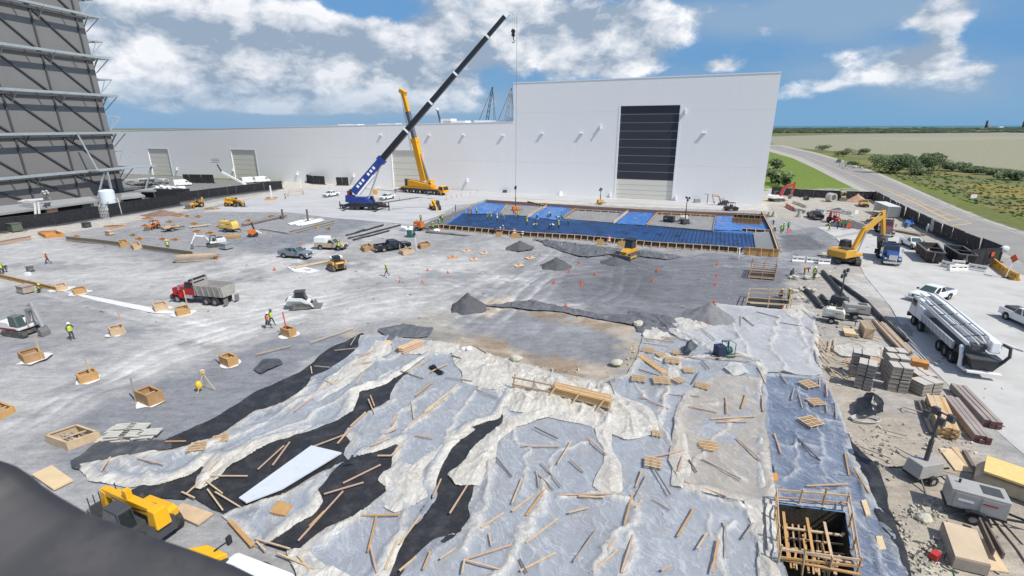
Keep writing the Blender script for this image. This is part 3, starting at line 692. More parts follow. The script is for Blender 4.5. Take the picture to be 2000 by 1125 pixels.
M_GREYP=mat('grey_paint',(.28,.29,.30),.5,noise=.08);M_LTBLUE=mat('blue_grey_paint',(.28,.36,.40),.5)
clutter_box(97,432,5,2.2,2.9,mat('brown_wood_dark',(.16,.10,.07),.8,noise=.2),'brown timber crate behind the left black fence')
clutter_box(125,436,2.0,2.0,2.5,M_DKGREEN,'olive green cabinet behind the left black fence','equipment_cabinet','cabinet')
clutter_box(30,452,2.6,1.8,1.7,M_DKGREEN,'low olive crate behind the far left black fence','equipment_crate','crate')
clutter_box(166,418,3.6,2.2,2.9,M_LTBLUE,'pale blue grey cabinet left of the pipe tangle','equipment_cabinet','cabinet')
clutter_box(317,352,4,1.2,.5,M_WHITE,'white flat panel load near the white van','panel_load','panels')
sp=thing('steel_heap','heap of pale and black steel sections piled at the tower corner','steel heap',G(292,366))
for k in range(26):
 a=random.uniform(-.5,.9);L=random.uniform(3,9);x,y=random.uniform(-6,6),random.uniform(-3,3);z=.3+random.uniform(0,2.8)
 MB().bar((x-L/2*math.cos(a),y-L/2*math.sin(a),z),(x+L/2*math.cos(a),y+L/2*math.sin(a),z+random.uniform(-.5,.5)),random.uniform(.2,.5),random.uniform(.2,.6)).build('steel_section',random.choice([M_BLACK,M_PIPE,M_TSTEEL,M_WHITE,M_GREYP]),sp)
wr=thing('wrapped_rolls','pile of white wrapped rolls hanging over the left fence','rolls',G(338,385,0))
for k in range(12):
 x=-4+.75*k;MB().ball((x,random.uniform(-.8,.8),3.0+random.uniform(-.3,.4)),(random.uniform(.5,1.0),.5,random.uniform(.3,.55)),8,5).build('roll',M_WHITE,wr,smooth=True)
MB().box(-5,5,-1.2,1.2,0,2.55).build('rack',M_UNDER,wr)
# cranes beyond the white wing
M_RUST=mat('rust_lattice',(.36,.24,.20),.7);M_BLUEST=mat('blue_grey_lattice',(.07,.10,.16),.6)
def lattice_crane(px,yb,ptop,ytop,Y,m,label,w=2.4):
 b=AtY(px,yb,Y);t_=AtY(ptop,ytop,Y);c=thing('lattice_crane',label,'crane',(b.x,Y,0));o=Vector((b.x,Y,0));h=t_-o;b0=Vector((-(h.x)*.06,0,0))
 lo=(b-o)*.0;up=Vector((0,1,0));d=h.normalized();sx=d.cross(up).normalized()*w/2;sy=up*w/2
 for i,(i1,j1)in enumerate(((1,1),(1,-1),(-1,-1),(-1,1))):MB().bar(sx*i1+sy*j1,h+(sx*i1+sy*j1)*.25,.42,up=(0,1,0)).build('chord',m,c)
 n=14
 for k in range(n):
  p=h*(k/n);q=h*((k+1)/n);s=1-.75*k/n;MB().bar(p+(sx-sy)*s*(1 if k%2 else-1),q-(sx-sy)*s*(1 if k%2 else-1),.26,up=(0,1,0)).build('lacing',m,c)
 MB().tube([h,h*.5+Vector((6,0,0)),Vector((12,0,2))],.12,4).build('pendant',M_BLACK,c)
 MB().tube([h,Vector((h.x+1,0,4))],.1,4).build('hoist_rope',M_BLACK,c)
 MB().tube([h,Vector((-10,0,3))],.12,4).build('pendant',M_BLACK,c)
 MB().box(-4,4,-3,3,0,4).build('machine_house',m,c)
 return c
lattice_crane(938,300,962,170,330,M_BLUEST,'thin blue grey lattice crane rising far behind the white wing',2.6)
lattice_crane(975,300,999,172,330,M_RUST,'rust coloured lattice crane partly hidden by the tall white hall',3.4)
b=AtY(866,243,300);t_=AtY(854,214,300)
tc=thing('telescopic_crane','small dark telescopic crane peeking over the white wing roof','crane',(b.x+3,300,0))
MB().bar((0,0,3),(t_.x-b.x-3,0,t_.z),1.5,1.5,w2=.9,h2=.9).build('boom',M_BLUEST,tc);MB().box(-4,4,-1.5,1.5,.5,3.2).build('carrier',M_WHITE,tc)
MB().ball((t_.x-b.x-3,0,t_.z),.9).build('boom_head',M_WHITE,tc)
for px,w,h,m,lb in[(1925,3,55,M_TSTEEL,'distant dark launch mast at the right horizon'),(1998,10,62,M_TSTEEL,'distant dark tower at the far right edge of the horizon'),(1931,34,18,M_GREYP,'low distant grey sheds beside the mast'),(1954,50,9,M_WHITE,'long low white distant shed on the horizon')]:
 p=AtY(px,250,4200);t=thing('distant_structure',lb,'building',(p.x,4200,0));MB().box(-w/2,w/2,-10,10,0,h*.7,w*.1,1).build('body',m,t);MB().box(-w*.3,w*.3,-8,8,h*.7+.01,h).build('top',m,t)
M_FARBUSH=mat('far_scrub',(.035,.055,.032),.95,noise=.4,nscale=.02)
def far_scrub():
 mb=MB();r2=random.Random(3)
 for k in range(700):
  px=r2.uniform(1500,2300);py=r2.choice([r2.uniform(250.5,254.5),r2.uniform(253,256),r2.uniform(258.3,260.2)])-(px-1500)*.0022
  p=G(px,py);w=r2.uniform(10,34)*p.length/3000;h=r2.uniform(.35,.75)*9
  mb.at((p.x,p.y,0));mb.ball((0,0,h*.3),(w,w*.6,h*.7),6,4)
 mb.at();o=mb.build('far_thicket',M_FARBUSH);o['kind']='stuff'
far_scrub()
# the excavation for the column, with walls
def make_pit():
 P=ccw(PIT);dz=-3.4
 t=thing('excavation_pit','deep square hole under the timber frame with dark earth sides','pit',(0,0,0))
 n=len(P)
 for i in range(n):
  a,b=P[i],P[(i+1)%n]
  MB().add([(a[0],a[1],.06),(b[0],b[1],.06),(b[0]*.97+sum(p[0]for p in P)/n*.03,b[1]*.97+sum(p[1]for p in P)/n*.03,dz),(a[0]*.97+sum(p[0]for p in P)/n*.03,a[1]*.97+sum(p[1]for p in P)/n*.03,dz)],[(0,1,2,3),(3,2,1,0)]).build('earth_side',mat('dark_earth',(.10,.085,.065),.95,noise=.3,nscale=2,bump=.6,bscale=6),t)
 MB().add([(x,y,dz)for x,y in P],[tuple(range(n))]).build('pit_floor',mat('dark_earth',(.1,.085,.065)),t)
make_pit()
# plastic film
def film_material(name,thin,thick,o0,o1,rough=.25,streak=.35,crk=0.0):
 m=bpy.data.materials.new(name);m.use_nodes=True;t=m.node_tree;N=NT(t);b=t.nodes['Principled BSDF']
 v=N.n('ShaderNodeTexCoord').outputs['Object']
 f=N.n('ShaderNodeAttribute',attribute_name='fold').outputs['Fac']
 w=N.n('ShaderNodeTexNoise',i={'Vector':v,'Scale':.5,'Detail':3.0}).outputs['Color']
 vw=N.vm('ADD',v,N.vm('MULTIPLY',w,(2.2,2.2,0)))
 rt=N.n('ShaderNodeVectorRotate',rotation_type='Z_AXIS',i={'Vector':vw,'Angle':.95}).outputs[0]
 r1=N.m('ABSOLUTE',N.m('SUBTRACT',N.noise(N.vm('MULTIPLY',rt,(.16,.8,1)),1.5,4,.6),.5));r2=N.m('ABSOLUTE',N.m('SUBTRACT',N.noise(N.vm('MULTIPLY',vw,(.5,.16,1)),2.1,4,.6),.5))
 r3=N.m('ABSOLUTE',N.m('SUBTRACT',N.noise(vw,1.5,5,.65),.5));pm=N.sstep(N.noise(v,.28,3,.6),.42,.62)
 st=N.m('MAXIMUM',N.m('MULTIPLY',N.sstep(r1,.035,.0),N.lin(pm,0,1,.25,1)),N.m('MAXIMUM',N.m('MULTIPLY',N.sstep(r2,.03,.0),N.lin(pm,0,1,.8,.15)),N.m('MULTIPLY',N.sstep(r3,.03,0),N.m('MULTIPLY',pm,.6))))
 uv=N.n('ShaderNodeCombineXYZ',i={0:N.m('MULTIPLY',N.n('ShaderNodeAttribute',attribute_name='su').outputs['Fac'],.28),1:N.n('ShaderNodeAttribute',attribute_name='sv').outputs['Fac'],2:0.0}).outputs[0]
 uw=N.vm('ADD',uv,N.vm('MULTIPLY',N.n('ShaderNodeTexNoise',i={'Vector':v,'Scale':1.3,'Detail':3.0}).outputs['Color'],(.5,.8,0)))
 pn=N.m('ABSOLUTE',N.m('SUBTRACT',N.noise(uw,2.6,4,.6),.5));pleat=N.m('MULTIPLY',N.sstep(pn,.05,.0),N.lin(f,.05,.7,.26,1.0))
 if crk:cn=N.m('ABSOLUTE',N.m('SUBTRACT',N.noise(N.vm('MULTIPLY',vw,(.8,.5,1)),1.9,5,.62),.5));pleat=N.m('MAXIMUM',pleat,N.m('MULTIPLY',N.sstep(cn,.045,.0),crk))
 blot=N.lin(N.noise(v,.35,5,.6),.3,.7,-.17,.17)
 op=N.m('ADD',N.m('ADD',N.lin(f,0,1,o0,o1),N.m('MULTIPLY',st,streak)),blot,clamp=True)
 c=N.mix(f,thin,thick);c=N.mix(N.m('MULTIPLY',st,.45),c,(.70,.70,.68));c=N.mix(N.m('MULTIPLY',pleat,.38),c,(.34,.29,.22))  # pleat lines browned, painting crease shade into the film colour
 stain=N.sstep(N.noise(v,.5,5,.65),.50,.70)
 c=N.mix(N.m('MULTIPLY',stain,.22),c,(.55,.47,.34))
 t.links.new(c,b.inputs['Base Color']);t.links.new(op,b.inputs['Alpha']);b.inputs['Roughness'].default_value=rough
 b.inputs['Specular IOR Level'].default_value=.5
 h=N.m('ADD',N.m('SUBTRACT',N.m('MULTIPLY',st,.5),N.m('MULTIPLY',pleat,.9)),N.m('MULTIPLY',N.noise(vw,1.6,3,.5),.8))
 bn=N.n('ShaderNodeBump',i={'Strength':.42,'Distance':.05,'Height':h});t.links.new(bn.outputs[0],b.inputs['Normal'])
 tl=N.n('ShaderNodeBsdfTranslucent',i={'Color':c});ms=N.n('ShaderNodeMixShader',i={0:N.m('MULTIPLY',op,.28),1:b.outputs[0],2:tl.outputs[0]});t.links.new(ms.outputs[0],t.nodes['Material Output'].inputs[0]);return m
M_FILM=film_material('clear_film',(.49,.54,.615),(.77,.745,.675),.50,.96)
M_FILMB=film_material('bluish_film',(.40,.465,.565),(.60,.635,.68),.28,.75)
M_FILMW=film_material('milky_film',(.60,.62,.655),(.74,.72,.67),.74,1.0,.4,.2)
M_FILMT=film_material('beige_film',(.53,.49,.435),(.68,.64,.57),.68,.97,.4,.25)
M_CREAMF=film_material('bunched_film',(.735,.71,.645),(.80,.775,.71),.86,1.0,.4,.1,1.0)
def tarp_material(name,col,rough,dust,amt=.5):
 m=bpy.data.materials.new(name);m.use_nodes=True;t=m.node_tree;N=NT(t);b=t.nodes['Principled BSDF']
 v=N.n('ShaderNodeTexCoord').outputs['Object']
 f=N.sstep(N.noise(v,.9,7,.7),.42,.75);sc_=N.sstep(N.m('ABSOLUTE',N.m('SUBTRACT',N.noise(N.vm('MULTIPLY',v,(.6,1.2,1)),2.5,5,.6),.5)),.02,0)
 c=N.mix(N.m('MULTIPLY',N.m('MAXIMUM',f,N.m('MULTIPLY',sc_,.5)),amt),col,dust);t.links.new(c,b.inputs['Base Color'])
 b.inputs['Roughness'].default_value=rough;b.inputs['Specular IOR Level'].default_value=.4
 bn=N.n('ShaderNodeBump',i={'Strength':.5,'Distance':.05,'Height':N.noise(v,4.5,6,.6)});t.links.new(bn.outputs[0],b.inputs['Normal']);return m
M_MEMB=tarp_material('black_membrane',(.020,.021,.024),.5,(.11,.11,.11),.45)
M_TARP=tarp_material('dark_grey_tarp',(.055,.06,.068),.5,(.18,.18,.18),.5)
M_GTARP=tarp_material('grey_wrinkled_film',(.10,.105,.115),.45,(.24,.24,.245),.7)
M_BLUEBASE=tarp_material('blue_underlay',(.06,.09,.165),.6,(.12,.17,.27),.6)
M_BOARD=mat('white_board',(.55,.59,.64),.5,noise=.12,nscale=2,dirt=(.45,.47,.5,.5),dscale=2)
def sheet(name,label,cat,poly,material,a_px=None,z0=.05,amp=.10,fine=.035,big=.10,hem=.22,hemw=.7,edge=.22,res=.11,crumple=0.0,seed=0,thick=None,hole=None,group=None,aniso=3.2,creases=()):
 P=PX(poly);A=np.array(P);lo=A.min(0)-.6;hi=A.max(0)+.6
 x,y=np.meshgrid(np.arange(lo[0],hi[0],res),np.arange(lo[1],hi[1],res))
 sd=sdf(x,y,P)+(fbm(x*.38,y*.38,2,seed+5)-.5)*3*edge
 if hole is not None:sd=np.minimum(sd,-sdf(x,y,hole)+(fbm(x*1.2,y*1.2,3,seed+8)-.5)*.3)
 th=0.0
 if a_px:p,q=G(*a_px[0]),G(*a_px[1]);th=math.atan2(q.y-p.y,q.x-p.x)
 wx=(fbm(x*.16,y*.16,3,seed+1)-.5)*5;wy=(fbm(x*.16+9,y*.16,3,seed+2)-.5)*5
 u=((x+wx)*math.cos(th)+(y+wy)*math.sin(th));v=(-(x+wx)*math.sin(th)+(y+wy)*math.cos(th))
 r1=ridge(u/aniso*.40,v*.42,2,seed+3);r2=ridge(u/aniso*1.1+5,v*1.5,2,seed+4);r3=ridge((u*.8+v*.6)*.14,(v*.8-u*.6)*.55,2,seed+6)
 patch=sst(fbm(x*.11,y*.11,3,seed+9),.38,.62)
 h=amp*r1**1.5*(.3+1.2*patch)+fine*r2*(.3+patch)+amp*.9*r3**1.5*(1.1-patch)+big*(fbm(x*.28,y*.28,2,seed+7)-.4)
 fold=sst(r1,.72,.98)*.45*patch+sst(r3,.78,1)*.4*(1-patch)+sst(r2,.85,1)*.15
 for pts,w,hh in creases:
  Q=PX(pts);dl=ldist(x+(fbm(x*.8,y*.8,3,seed+31)-.5)*1.1,y+(fbm(x*.8+7,y*.8,3,seed+32)-.5)*1.1,Q)/(w*(.5+fbm(x*.5,y*.5,2,seed+33)));dl=dl*1.55;g=np.exp(-dl*dl)
  h=h+hh*.75*g*(.5+.9*ridge(u*.7,v*1.2,2,seed+34));fold=fold+g*.75
 ef=fbm(x*.22,y*.22,2,seed+10);e=np.clip(1-np.maximum(sd,0)/(hemw*(.35+1.3*ef)),0,1)
 h=h+hem*.5*np.sin(e*math.pi)*(.15+1.1*sst(ef,.3,.75))*(.6+.6*ridge(u*.9,v*1.4,2,seed+12))
 pl=ridge(u*.22+wx*.2,v*2.2,2,seed+17);h=h+.09*pl*np.clip(fold+e*1.1,0,1)
 if crumple:
  c1=ridge(u*.22+wx*.25,v*.75+wy*.2,2,seed+13);c2=ridge((u*.5-v*.86)*.9+wx*.4,(v*.5+u*.86)*.3,2,seed+14);c3=ridge(x*2.1+wx,y*2.1-wy,2,seed+16)
  c4=ridge(x*.6+wy,y*.6-wx,2,seed+18);h=h+crumple*(c1*.6+c2*.5+.22*c3+.4*c4)*sst(sd,-.1,1.1);fold=fold+.45
 fold=np.clip(fold+sst(e,.1,.8)*(.15+.9*sst(ef,.3,.7))*(1 if hem>.05 else.3),0,1)
 z=site_z(x,y)+z0+h
 gy,gx=np.gradient(sd,res);gl=np.sqrt(gx*gx+gy*gy)+1e-6;k=np.where(np.abs(sd)<res*.75,-sd/gl/gl*.9,0);k=np.clip(k,-res,res);x=x+gx*k;y=y+gy*k
 o=grid_mesh(name,x,y,z,None,material,{'fold':fold,'su':u,'sv':v},mask=sd>-res*.72)
 if thick:
  s=o.modifiers.new('thickness','SOLIDIFY');s.thickness=thick;s.offset=-1
 tag(o,label,cat,group);return o
DIAG=((880,690),(620,1100))
for poly,lb in[([(710,652),(640,684),(585,730),(500,766),(420,816),(325,862),(330,890),(420,866),(510,815),(570,800),(620,765),(700,690)],'long black membrane strip along the gravel edge, farthest left of the black strips'),([(800,725),(745,750),(700,765),(680,800),(610,838),(490,868),(430,905),(365,968),(415,1000),(462,1016),(500,1000),(640,915),(700,905),(700,860),(730,805),(775,780)],'broad black membrane under the white board, second black strip from the left'),([(440,870),(412,895),(365,925),(300,944),(250,962),(262,975),(362,978),(420,925)],'small black membrane patch between film and yellow telehandler'),([(800,852),(740,878),(680,890),(660,915),(615,955),(600,1000),(510,1055),(575,1085),(600,1075),(650,1040),(700,1024),(765,970),(775,905)],'black membrane patch crossed by planks below the white board'),([(985,812),(925,838),(870,875),(840,970),(760,1090),(735,1140),(770,1150),(850,1075),(910,1040),(940,960),(985,850)],'long tapering black membrane strip running to the bottom of the photo')]:
 sheet('black_membrane',lb,'membrane',poly,M_MEMB,DIAG,z0=.035,amp=.05,fine=.015,big=.05,hem=.0,edge=.1,seed=3+len(lb),res=.16,group='black membrane showing between film sheets')
wb=flat=MB().plate(ccw(PX([(609,877),(668,891),(552,962),(482,989),(468,980)])),.2,.3).build('white_board',M_BOARD);tag(wb,'white board lying bare on the black membrane','board')
sheet('blue_underlay','blue underlay showing through the bluish film beside the pit','underlay',[(1490,735),(1605,742),(1640,800),(1650,850),(1680,925),(1735,1025),(1768,1120),(1790,1240),(1500,1240),(1510,1000)],M_BLUEBASE,((1560,740),(1640,1100)),z0=.03,amp=.06,fine=.02,big=.06,hem=0,edge=.1,res=.16,hole=PIT,seed=91)
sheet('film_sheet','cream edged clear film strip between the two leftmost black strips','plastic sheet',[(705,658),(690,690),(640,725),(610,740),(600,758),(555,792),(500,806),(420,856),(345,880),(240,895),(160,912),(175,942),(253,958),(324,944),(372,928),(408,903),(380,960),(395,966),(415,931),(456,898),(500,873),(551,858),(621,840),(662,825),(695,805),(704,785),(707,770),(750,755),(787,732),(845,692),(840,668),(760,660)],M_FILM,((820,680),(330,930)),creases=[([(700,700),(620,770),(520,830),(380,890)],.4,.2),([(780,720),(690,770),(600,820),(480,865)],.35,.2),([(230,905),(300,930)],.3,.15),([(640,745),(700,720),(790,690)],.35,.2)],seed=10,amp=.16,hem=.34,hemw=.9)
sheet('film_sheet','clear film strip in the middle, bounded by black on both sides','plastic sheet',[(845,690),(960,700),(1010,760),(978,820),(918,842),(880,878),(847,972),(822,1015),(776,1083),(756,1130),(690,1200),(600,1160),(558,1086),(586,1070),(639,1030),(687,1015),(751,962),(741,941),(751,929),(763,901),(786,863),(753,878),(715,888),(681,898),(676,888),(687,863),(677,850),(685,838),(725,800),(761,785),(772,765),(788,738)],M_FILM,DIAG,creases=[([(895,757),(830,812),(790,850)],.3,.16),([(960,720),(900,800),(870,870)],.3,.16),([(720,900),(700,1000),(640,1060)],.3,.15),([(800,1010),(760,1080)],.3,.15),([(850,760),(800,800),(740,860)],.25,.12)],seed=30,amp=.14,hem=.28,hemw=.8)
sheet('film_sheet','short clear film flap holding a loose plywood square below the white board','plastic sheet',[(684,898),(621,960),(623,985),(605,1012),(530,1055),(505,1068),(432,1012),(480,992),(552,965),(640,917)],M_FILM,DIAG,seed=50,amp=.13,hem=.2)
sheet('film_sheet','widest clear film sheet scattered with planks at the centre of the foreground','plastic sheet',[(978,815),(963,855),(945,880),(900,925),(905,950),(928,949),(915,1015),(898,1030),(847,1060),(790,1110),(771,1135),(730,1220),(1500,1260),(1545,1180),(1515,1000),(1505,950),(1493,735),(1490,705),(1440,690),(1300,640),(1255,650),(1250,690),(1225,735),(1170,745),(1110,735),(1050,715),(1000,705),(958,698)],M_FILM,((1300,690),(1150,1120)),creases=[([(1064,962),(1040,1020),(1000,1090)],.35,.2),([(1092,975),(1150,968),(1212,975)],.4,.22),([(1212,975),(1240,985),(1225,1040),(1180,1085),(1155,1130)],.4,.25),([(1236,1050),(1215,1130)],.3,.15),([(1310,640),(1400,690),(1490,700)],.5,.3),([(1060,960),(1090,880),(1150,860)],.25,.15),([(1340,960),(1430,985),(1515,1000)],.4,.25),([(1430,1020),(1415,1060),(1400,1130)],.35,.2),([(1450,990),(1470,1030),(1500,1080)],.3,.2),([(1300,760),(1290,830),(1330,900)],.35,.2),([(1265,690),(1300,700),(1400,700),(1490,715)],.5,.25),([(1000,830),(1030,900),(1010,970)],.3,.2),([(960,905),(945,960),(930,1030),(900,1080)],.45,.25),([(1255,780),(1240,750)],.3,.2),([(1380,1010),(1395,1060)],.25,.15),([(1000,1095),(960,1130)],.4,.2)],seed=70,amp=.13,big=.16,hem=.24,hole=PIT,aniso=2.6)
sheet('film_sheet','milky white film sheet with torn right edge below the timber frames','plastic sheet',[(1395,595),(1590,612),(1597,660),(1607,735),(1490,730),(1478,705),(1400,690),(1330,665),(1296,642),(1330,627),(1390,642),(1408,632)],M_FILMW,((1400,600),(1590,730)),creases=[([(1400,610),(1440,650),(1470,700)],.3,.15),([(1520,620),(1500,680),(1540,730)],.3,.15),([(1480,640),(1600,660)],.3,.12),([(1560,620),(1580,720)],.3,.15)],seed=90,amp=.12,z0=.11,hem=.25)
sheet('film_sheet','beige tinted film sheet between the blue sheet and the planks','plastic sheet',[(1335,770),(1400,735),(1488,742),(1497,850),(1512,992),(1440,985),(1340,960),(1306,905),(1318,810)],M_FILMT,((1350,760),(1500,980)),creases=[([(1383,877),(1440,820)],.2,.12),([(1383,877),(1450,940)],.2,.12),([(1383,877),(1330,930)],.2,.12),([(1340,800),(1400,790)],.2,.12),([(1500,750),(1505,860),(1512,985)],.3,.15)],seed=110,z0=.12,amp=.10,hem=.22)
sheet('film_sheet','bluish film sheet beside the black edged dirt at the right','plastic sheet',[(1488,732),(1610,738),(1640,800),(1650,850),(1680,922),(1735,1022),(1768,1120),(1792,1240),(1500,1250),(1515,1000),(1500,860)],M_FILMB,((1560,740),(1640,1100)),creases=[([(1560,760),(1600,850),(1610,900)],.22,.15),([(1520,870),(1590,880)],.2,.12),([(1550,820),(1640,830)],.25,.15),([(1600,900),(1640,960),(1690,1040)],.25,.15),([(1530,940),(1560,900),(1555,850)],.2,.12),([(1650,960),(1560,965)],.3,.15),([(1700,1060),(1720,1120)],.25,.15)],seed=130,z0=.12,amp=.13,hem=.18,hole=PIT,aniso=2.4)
CR=[([(885,690),(920,678),(1000,700),(1065,718),(1060,738),(1015,748),(988,774),(958,764),(905,748),(885,715)],.40,'crumpled cream film heap beside the bundle of black rods'),([(995,745),(1050,716),(1110,735),(1180,750),(1195,770),(1245,788),(1305,828),(1292,858),(1220,864),(1150,832),(1090,818),(1000,802),(980,775)],.55,'biggest crumpled cream film heap around the timber stack'),([(1065,792),(1080,815),(1010,837),(972,870),(968,905),(932,950),(892,948),(878,930),(912,902),(938,868),(950,856),(1000,818)],.40,'twisted cream film roll sweeping down to the tapering black strip'),([(1155,838),(1198,842),(1208,900),(1218,962),(1195,984),(1162,955),(1178,908)],.42,'upright twist of cream film in the middle of the planks'),([(1325,835),(1345,840),(1345,900),(1338,962),(1312,952),(1322,900)],.3,'narrow crumple of cream film at the beige sheet edge'),([(752,928),(790,910),(830,920),(846,975),(822,992),(770,1008),(746,996),(762,965),(742,942)],.32,'crumpled cream film lump between two black strips'),([(925,842),(885,872),(850,903),(818,935),(800,925),(830,888),(880,850),(912,836)],.3,'rolled cream film edge above the tapering black strip'),([(1460,985),(1512,985),(1518,1090),(1560,1190),(1475,1200),(1468,1080)],.35,'crumpled white film left of the square pit'),([(1305,628),(1340,622),(1385,630),(1392,640),(1340,652),(1300,650)],.3,'cream film gathered below the dark gravel'),([(1262,640),(1300,645),(1310,660),(1270,668),(1255,655)],.3,'cream film bunched at the edge of the tan hollow'),([(840,668),(900,672),(905,690),(850,695),(790,690)],.22,'wrinkled white film between the round poles and the white sack'),([(735,668),(760,672),(770,690),(735,705),(680,760),(620,790),(600,775),(650,735),(700,705)],.26,'creased cream band along the leftmost black strip'),([(500,862),(560,842),(610,835),(560,862),(500,880),(440,920),(395,965),(378,966),(420,915)],.25,'creased cream band leading down to the leaning planks'),([(1280,700),(1300,690),(1330,710),(1325,740),(1300,745),(1310,720)],.3,'grey white crumple beside the ladder of planks'),([(1628,682),(1665,672),(1700,668),(1722,680),(1712,695),(1690,701),(1650,703),(1636,696)],.3,'white film scraps heaped between plywood pile and board bundles'),([(1528,600),(1568,597),(1582,612),(1560,626),(1540,618)],.3,'white film crumple below the lower timber cage'),([(560,1080),(600,1075),(640,1110),(690,1130),(660,1180),(580,1150)],.25,'crumpled white film at the bottom beside the white cab')]
for i,(poly,c,lb)in enumerate(CR):
 sheet('bunched_film',lb,'plastic film',poly,M_CREAMF,DIAG,z0=.08,amp=.10,fine=.05,big=.12,hem=.05,hemw=.5,edge=.3,crumple=c*.85,seed=200+i*17,res=.085)
cl=sheet('white_cloth','white cloth thrown down below the green pump','cloth',[(1408,722),(1425,715),(1445,718),(1466,735),(1450,738),(1430,742)],M_FILMW,DIAG,z0=.2,amp=.2,crumple=.5,hem=.1,hemw=.3,seed=401,res=.08)
TP=[([(140,905),(165,880),(205,858),(235,868),(330,862),(335,880),(240,897),(160,918)],M_TARP,.35,'dark grey tarp crumpled at the left tip of the film'),([(497,722),(515,705),(545,702),(555,712),(535,722),(510,732)],M_TARP,.45,'small dark tarp bundle on the blue grey gravel'),([(1645,845),(1662,850),(1702,905),(1732,985),(1757,1060),(1788,1130),(1815,1230),(1785,1230),(1752,1090),(1715,1010),(1680,935),(1648,875)],M_MEMB,.30,'black liner crumpled along the right edge of the blue sheet'),([(955,598),(1040,586),(1100,600),(1170,614),(1240,614),(1325,640),(1320,657),(1250,640),(1180,628),(1100,612),(1020,606)],M_GTARP,.35,'grey black film rumpled along the upper rim of the tan hollow'),([(1228,608),(1300,618),(1332,642),(1295,656),(1245,648)],M_GTARP,.35,'grey film crumple beside the boulder'),([(1040,468),(1130,478),(1280,496),(1335,503),(1300,508),(1190,497),(1150,505),(1100,494),(1060,478)],M_GTARP,.5,'black film rumpled along the formwork of the blue mat'),([(745,650),(790,640),(845,645),(840,662),(760,664)],M_GTARP,.2,'grey mesh sheet at the end of the leftmost black strip'),([(1800,795),(1802,795),(1803,796)],None,0,'')]
for i,(poly,m,c,lb)in enumerate(TP):
 if m:sheet('dark_tarp',lb,'tarp',poly,m,DIAG,z0=.06,amp=.1,fine=.05,big=.15,hem=.08,hemw=.4,edge=.3,crumple=c,seed=600+i*13,res=.10)
# vehicle and machine builders (x forward, z up, origin on the ground)
M_TYRE=mat('tyre_rubber',(.022,.022,.023),.85,dirt=(.14,.135,.125,.5),dscale=3)
M_RIM=mat('rim_metal',(.42,.42,.42),.4,metal=.4)
M_GLASS=mat('dark_glass',(.018,.024,.028),.08,spec=.8)
M_GLASSG=mat('green_glass',(.05,.09,.085),.08,spec=.8)
M_CHROME=mat('chrome',(.62,.63,.64),.2,metal=.8)
M_LIGHTW=mat('headlamp_lens',(.75,.76,.78),.15)
M_LIGHTR=mat('tail_lens',(.35,.015,.012),.25)
M_TRACK=mat('track_steel',(.075,.072,.068),.75,dirt=(.26,.25,.23,.6),dscale=2)
M_YEL=mat('machine_yellow',(.62,.33,.035),.42,noise=.06,dirt=(.42,.32,.16,.45),dscale=1.2)
M_YELB=mat('bright_yellow',(.78,.40,.012),.35,noise=.04)
M_ORG=mat('machine_orange',(.62,.17,.03),.45,noise=.08)
M_RED=mat('machine_red',(.45,.035,.03),.45,noise=.08)
M_DKGREY=mat('dark_grey_paint',(.06,.062,.068),.5,noise=.1)
M_STEEL=mat('worn_steel',(.20,.195,.19),.5,metal=.3,noise=.15)
M_HGREY_=mat('grey_aggregate',(.20,.20,.205),.95,noise=.25,nscale=3,bump=.8,bscale=8)
def wheel(par,x,y,r,w,rim=M_RIM,hub=.58):
 key=('wheel',round(r,2),round(w,2),rim.name)
 if key not in MATS:
  a=MB().ring((0,-w/2,0),(0,w/2,0),r,r*hub,18).mesh('tyre',M_TYRE)
  b=MB();b.cyl((0,-w*.34,0),(0,w*.34,0),r*hub*.99,n=14);b.cyl((0,-w*.42,0),(0,w*.42,0),r*.2,n=8);MATS[key]=(a,b.mesh('rim',rim))
 t,rm=MATS[key];o=inst(t,'wheel',par,(x,y,r));inst(rm,'rim',o);return o
def pane(par,c,m=M_GLASS,ins=.08,out=.012,name='window'):
 """a pane just proud of the quad c (counter-clockwise from outside)"""
 c=[Vector(p)for p in c];n=(c[1]-c[0]).cross(c[3]-c[0]).normalized();ce=sum(c,Vector())/4
 q=[p+(ce-p).normalized()*min(ins*1.3,(ce-p).length*.6)for p in c]
 return MB().hexa([p+n*.002 for p in q],[p+n*out for p in q]).build(name,m,par)
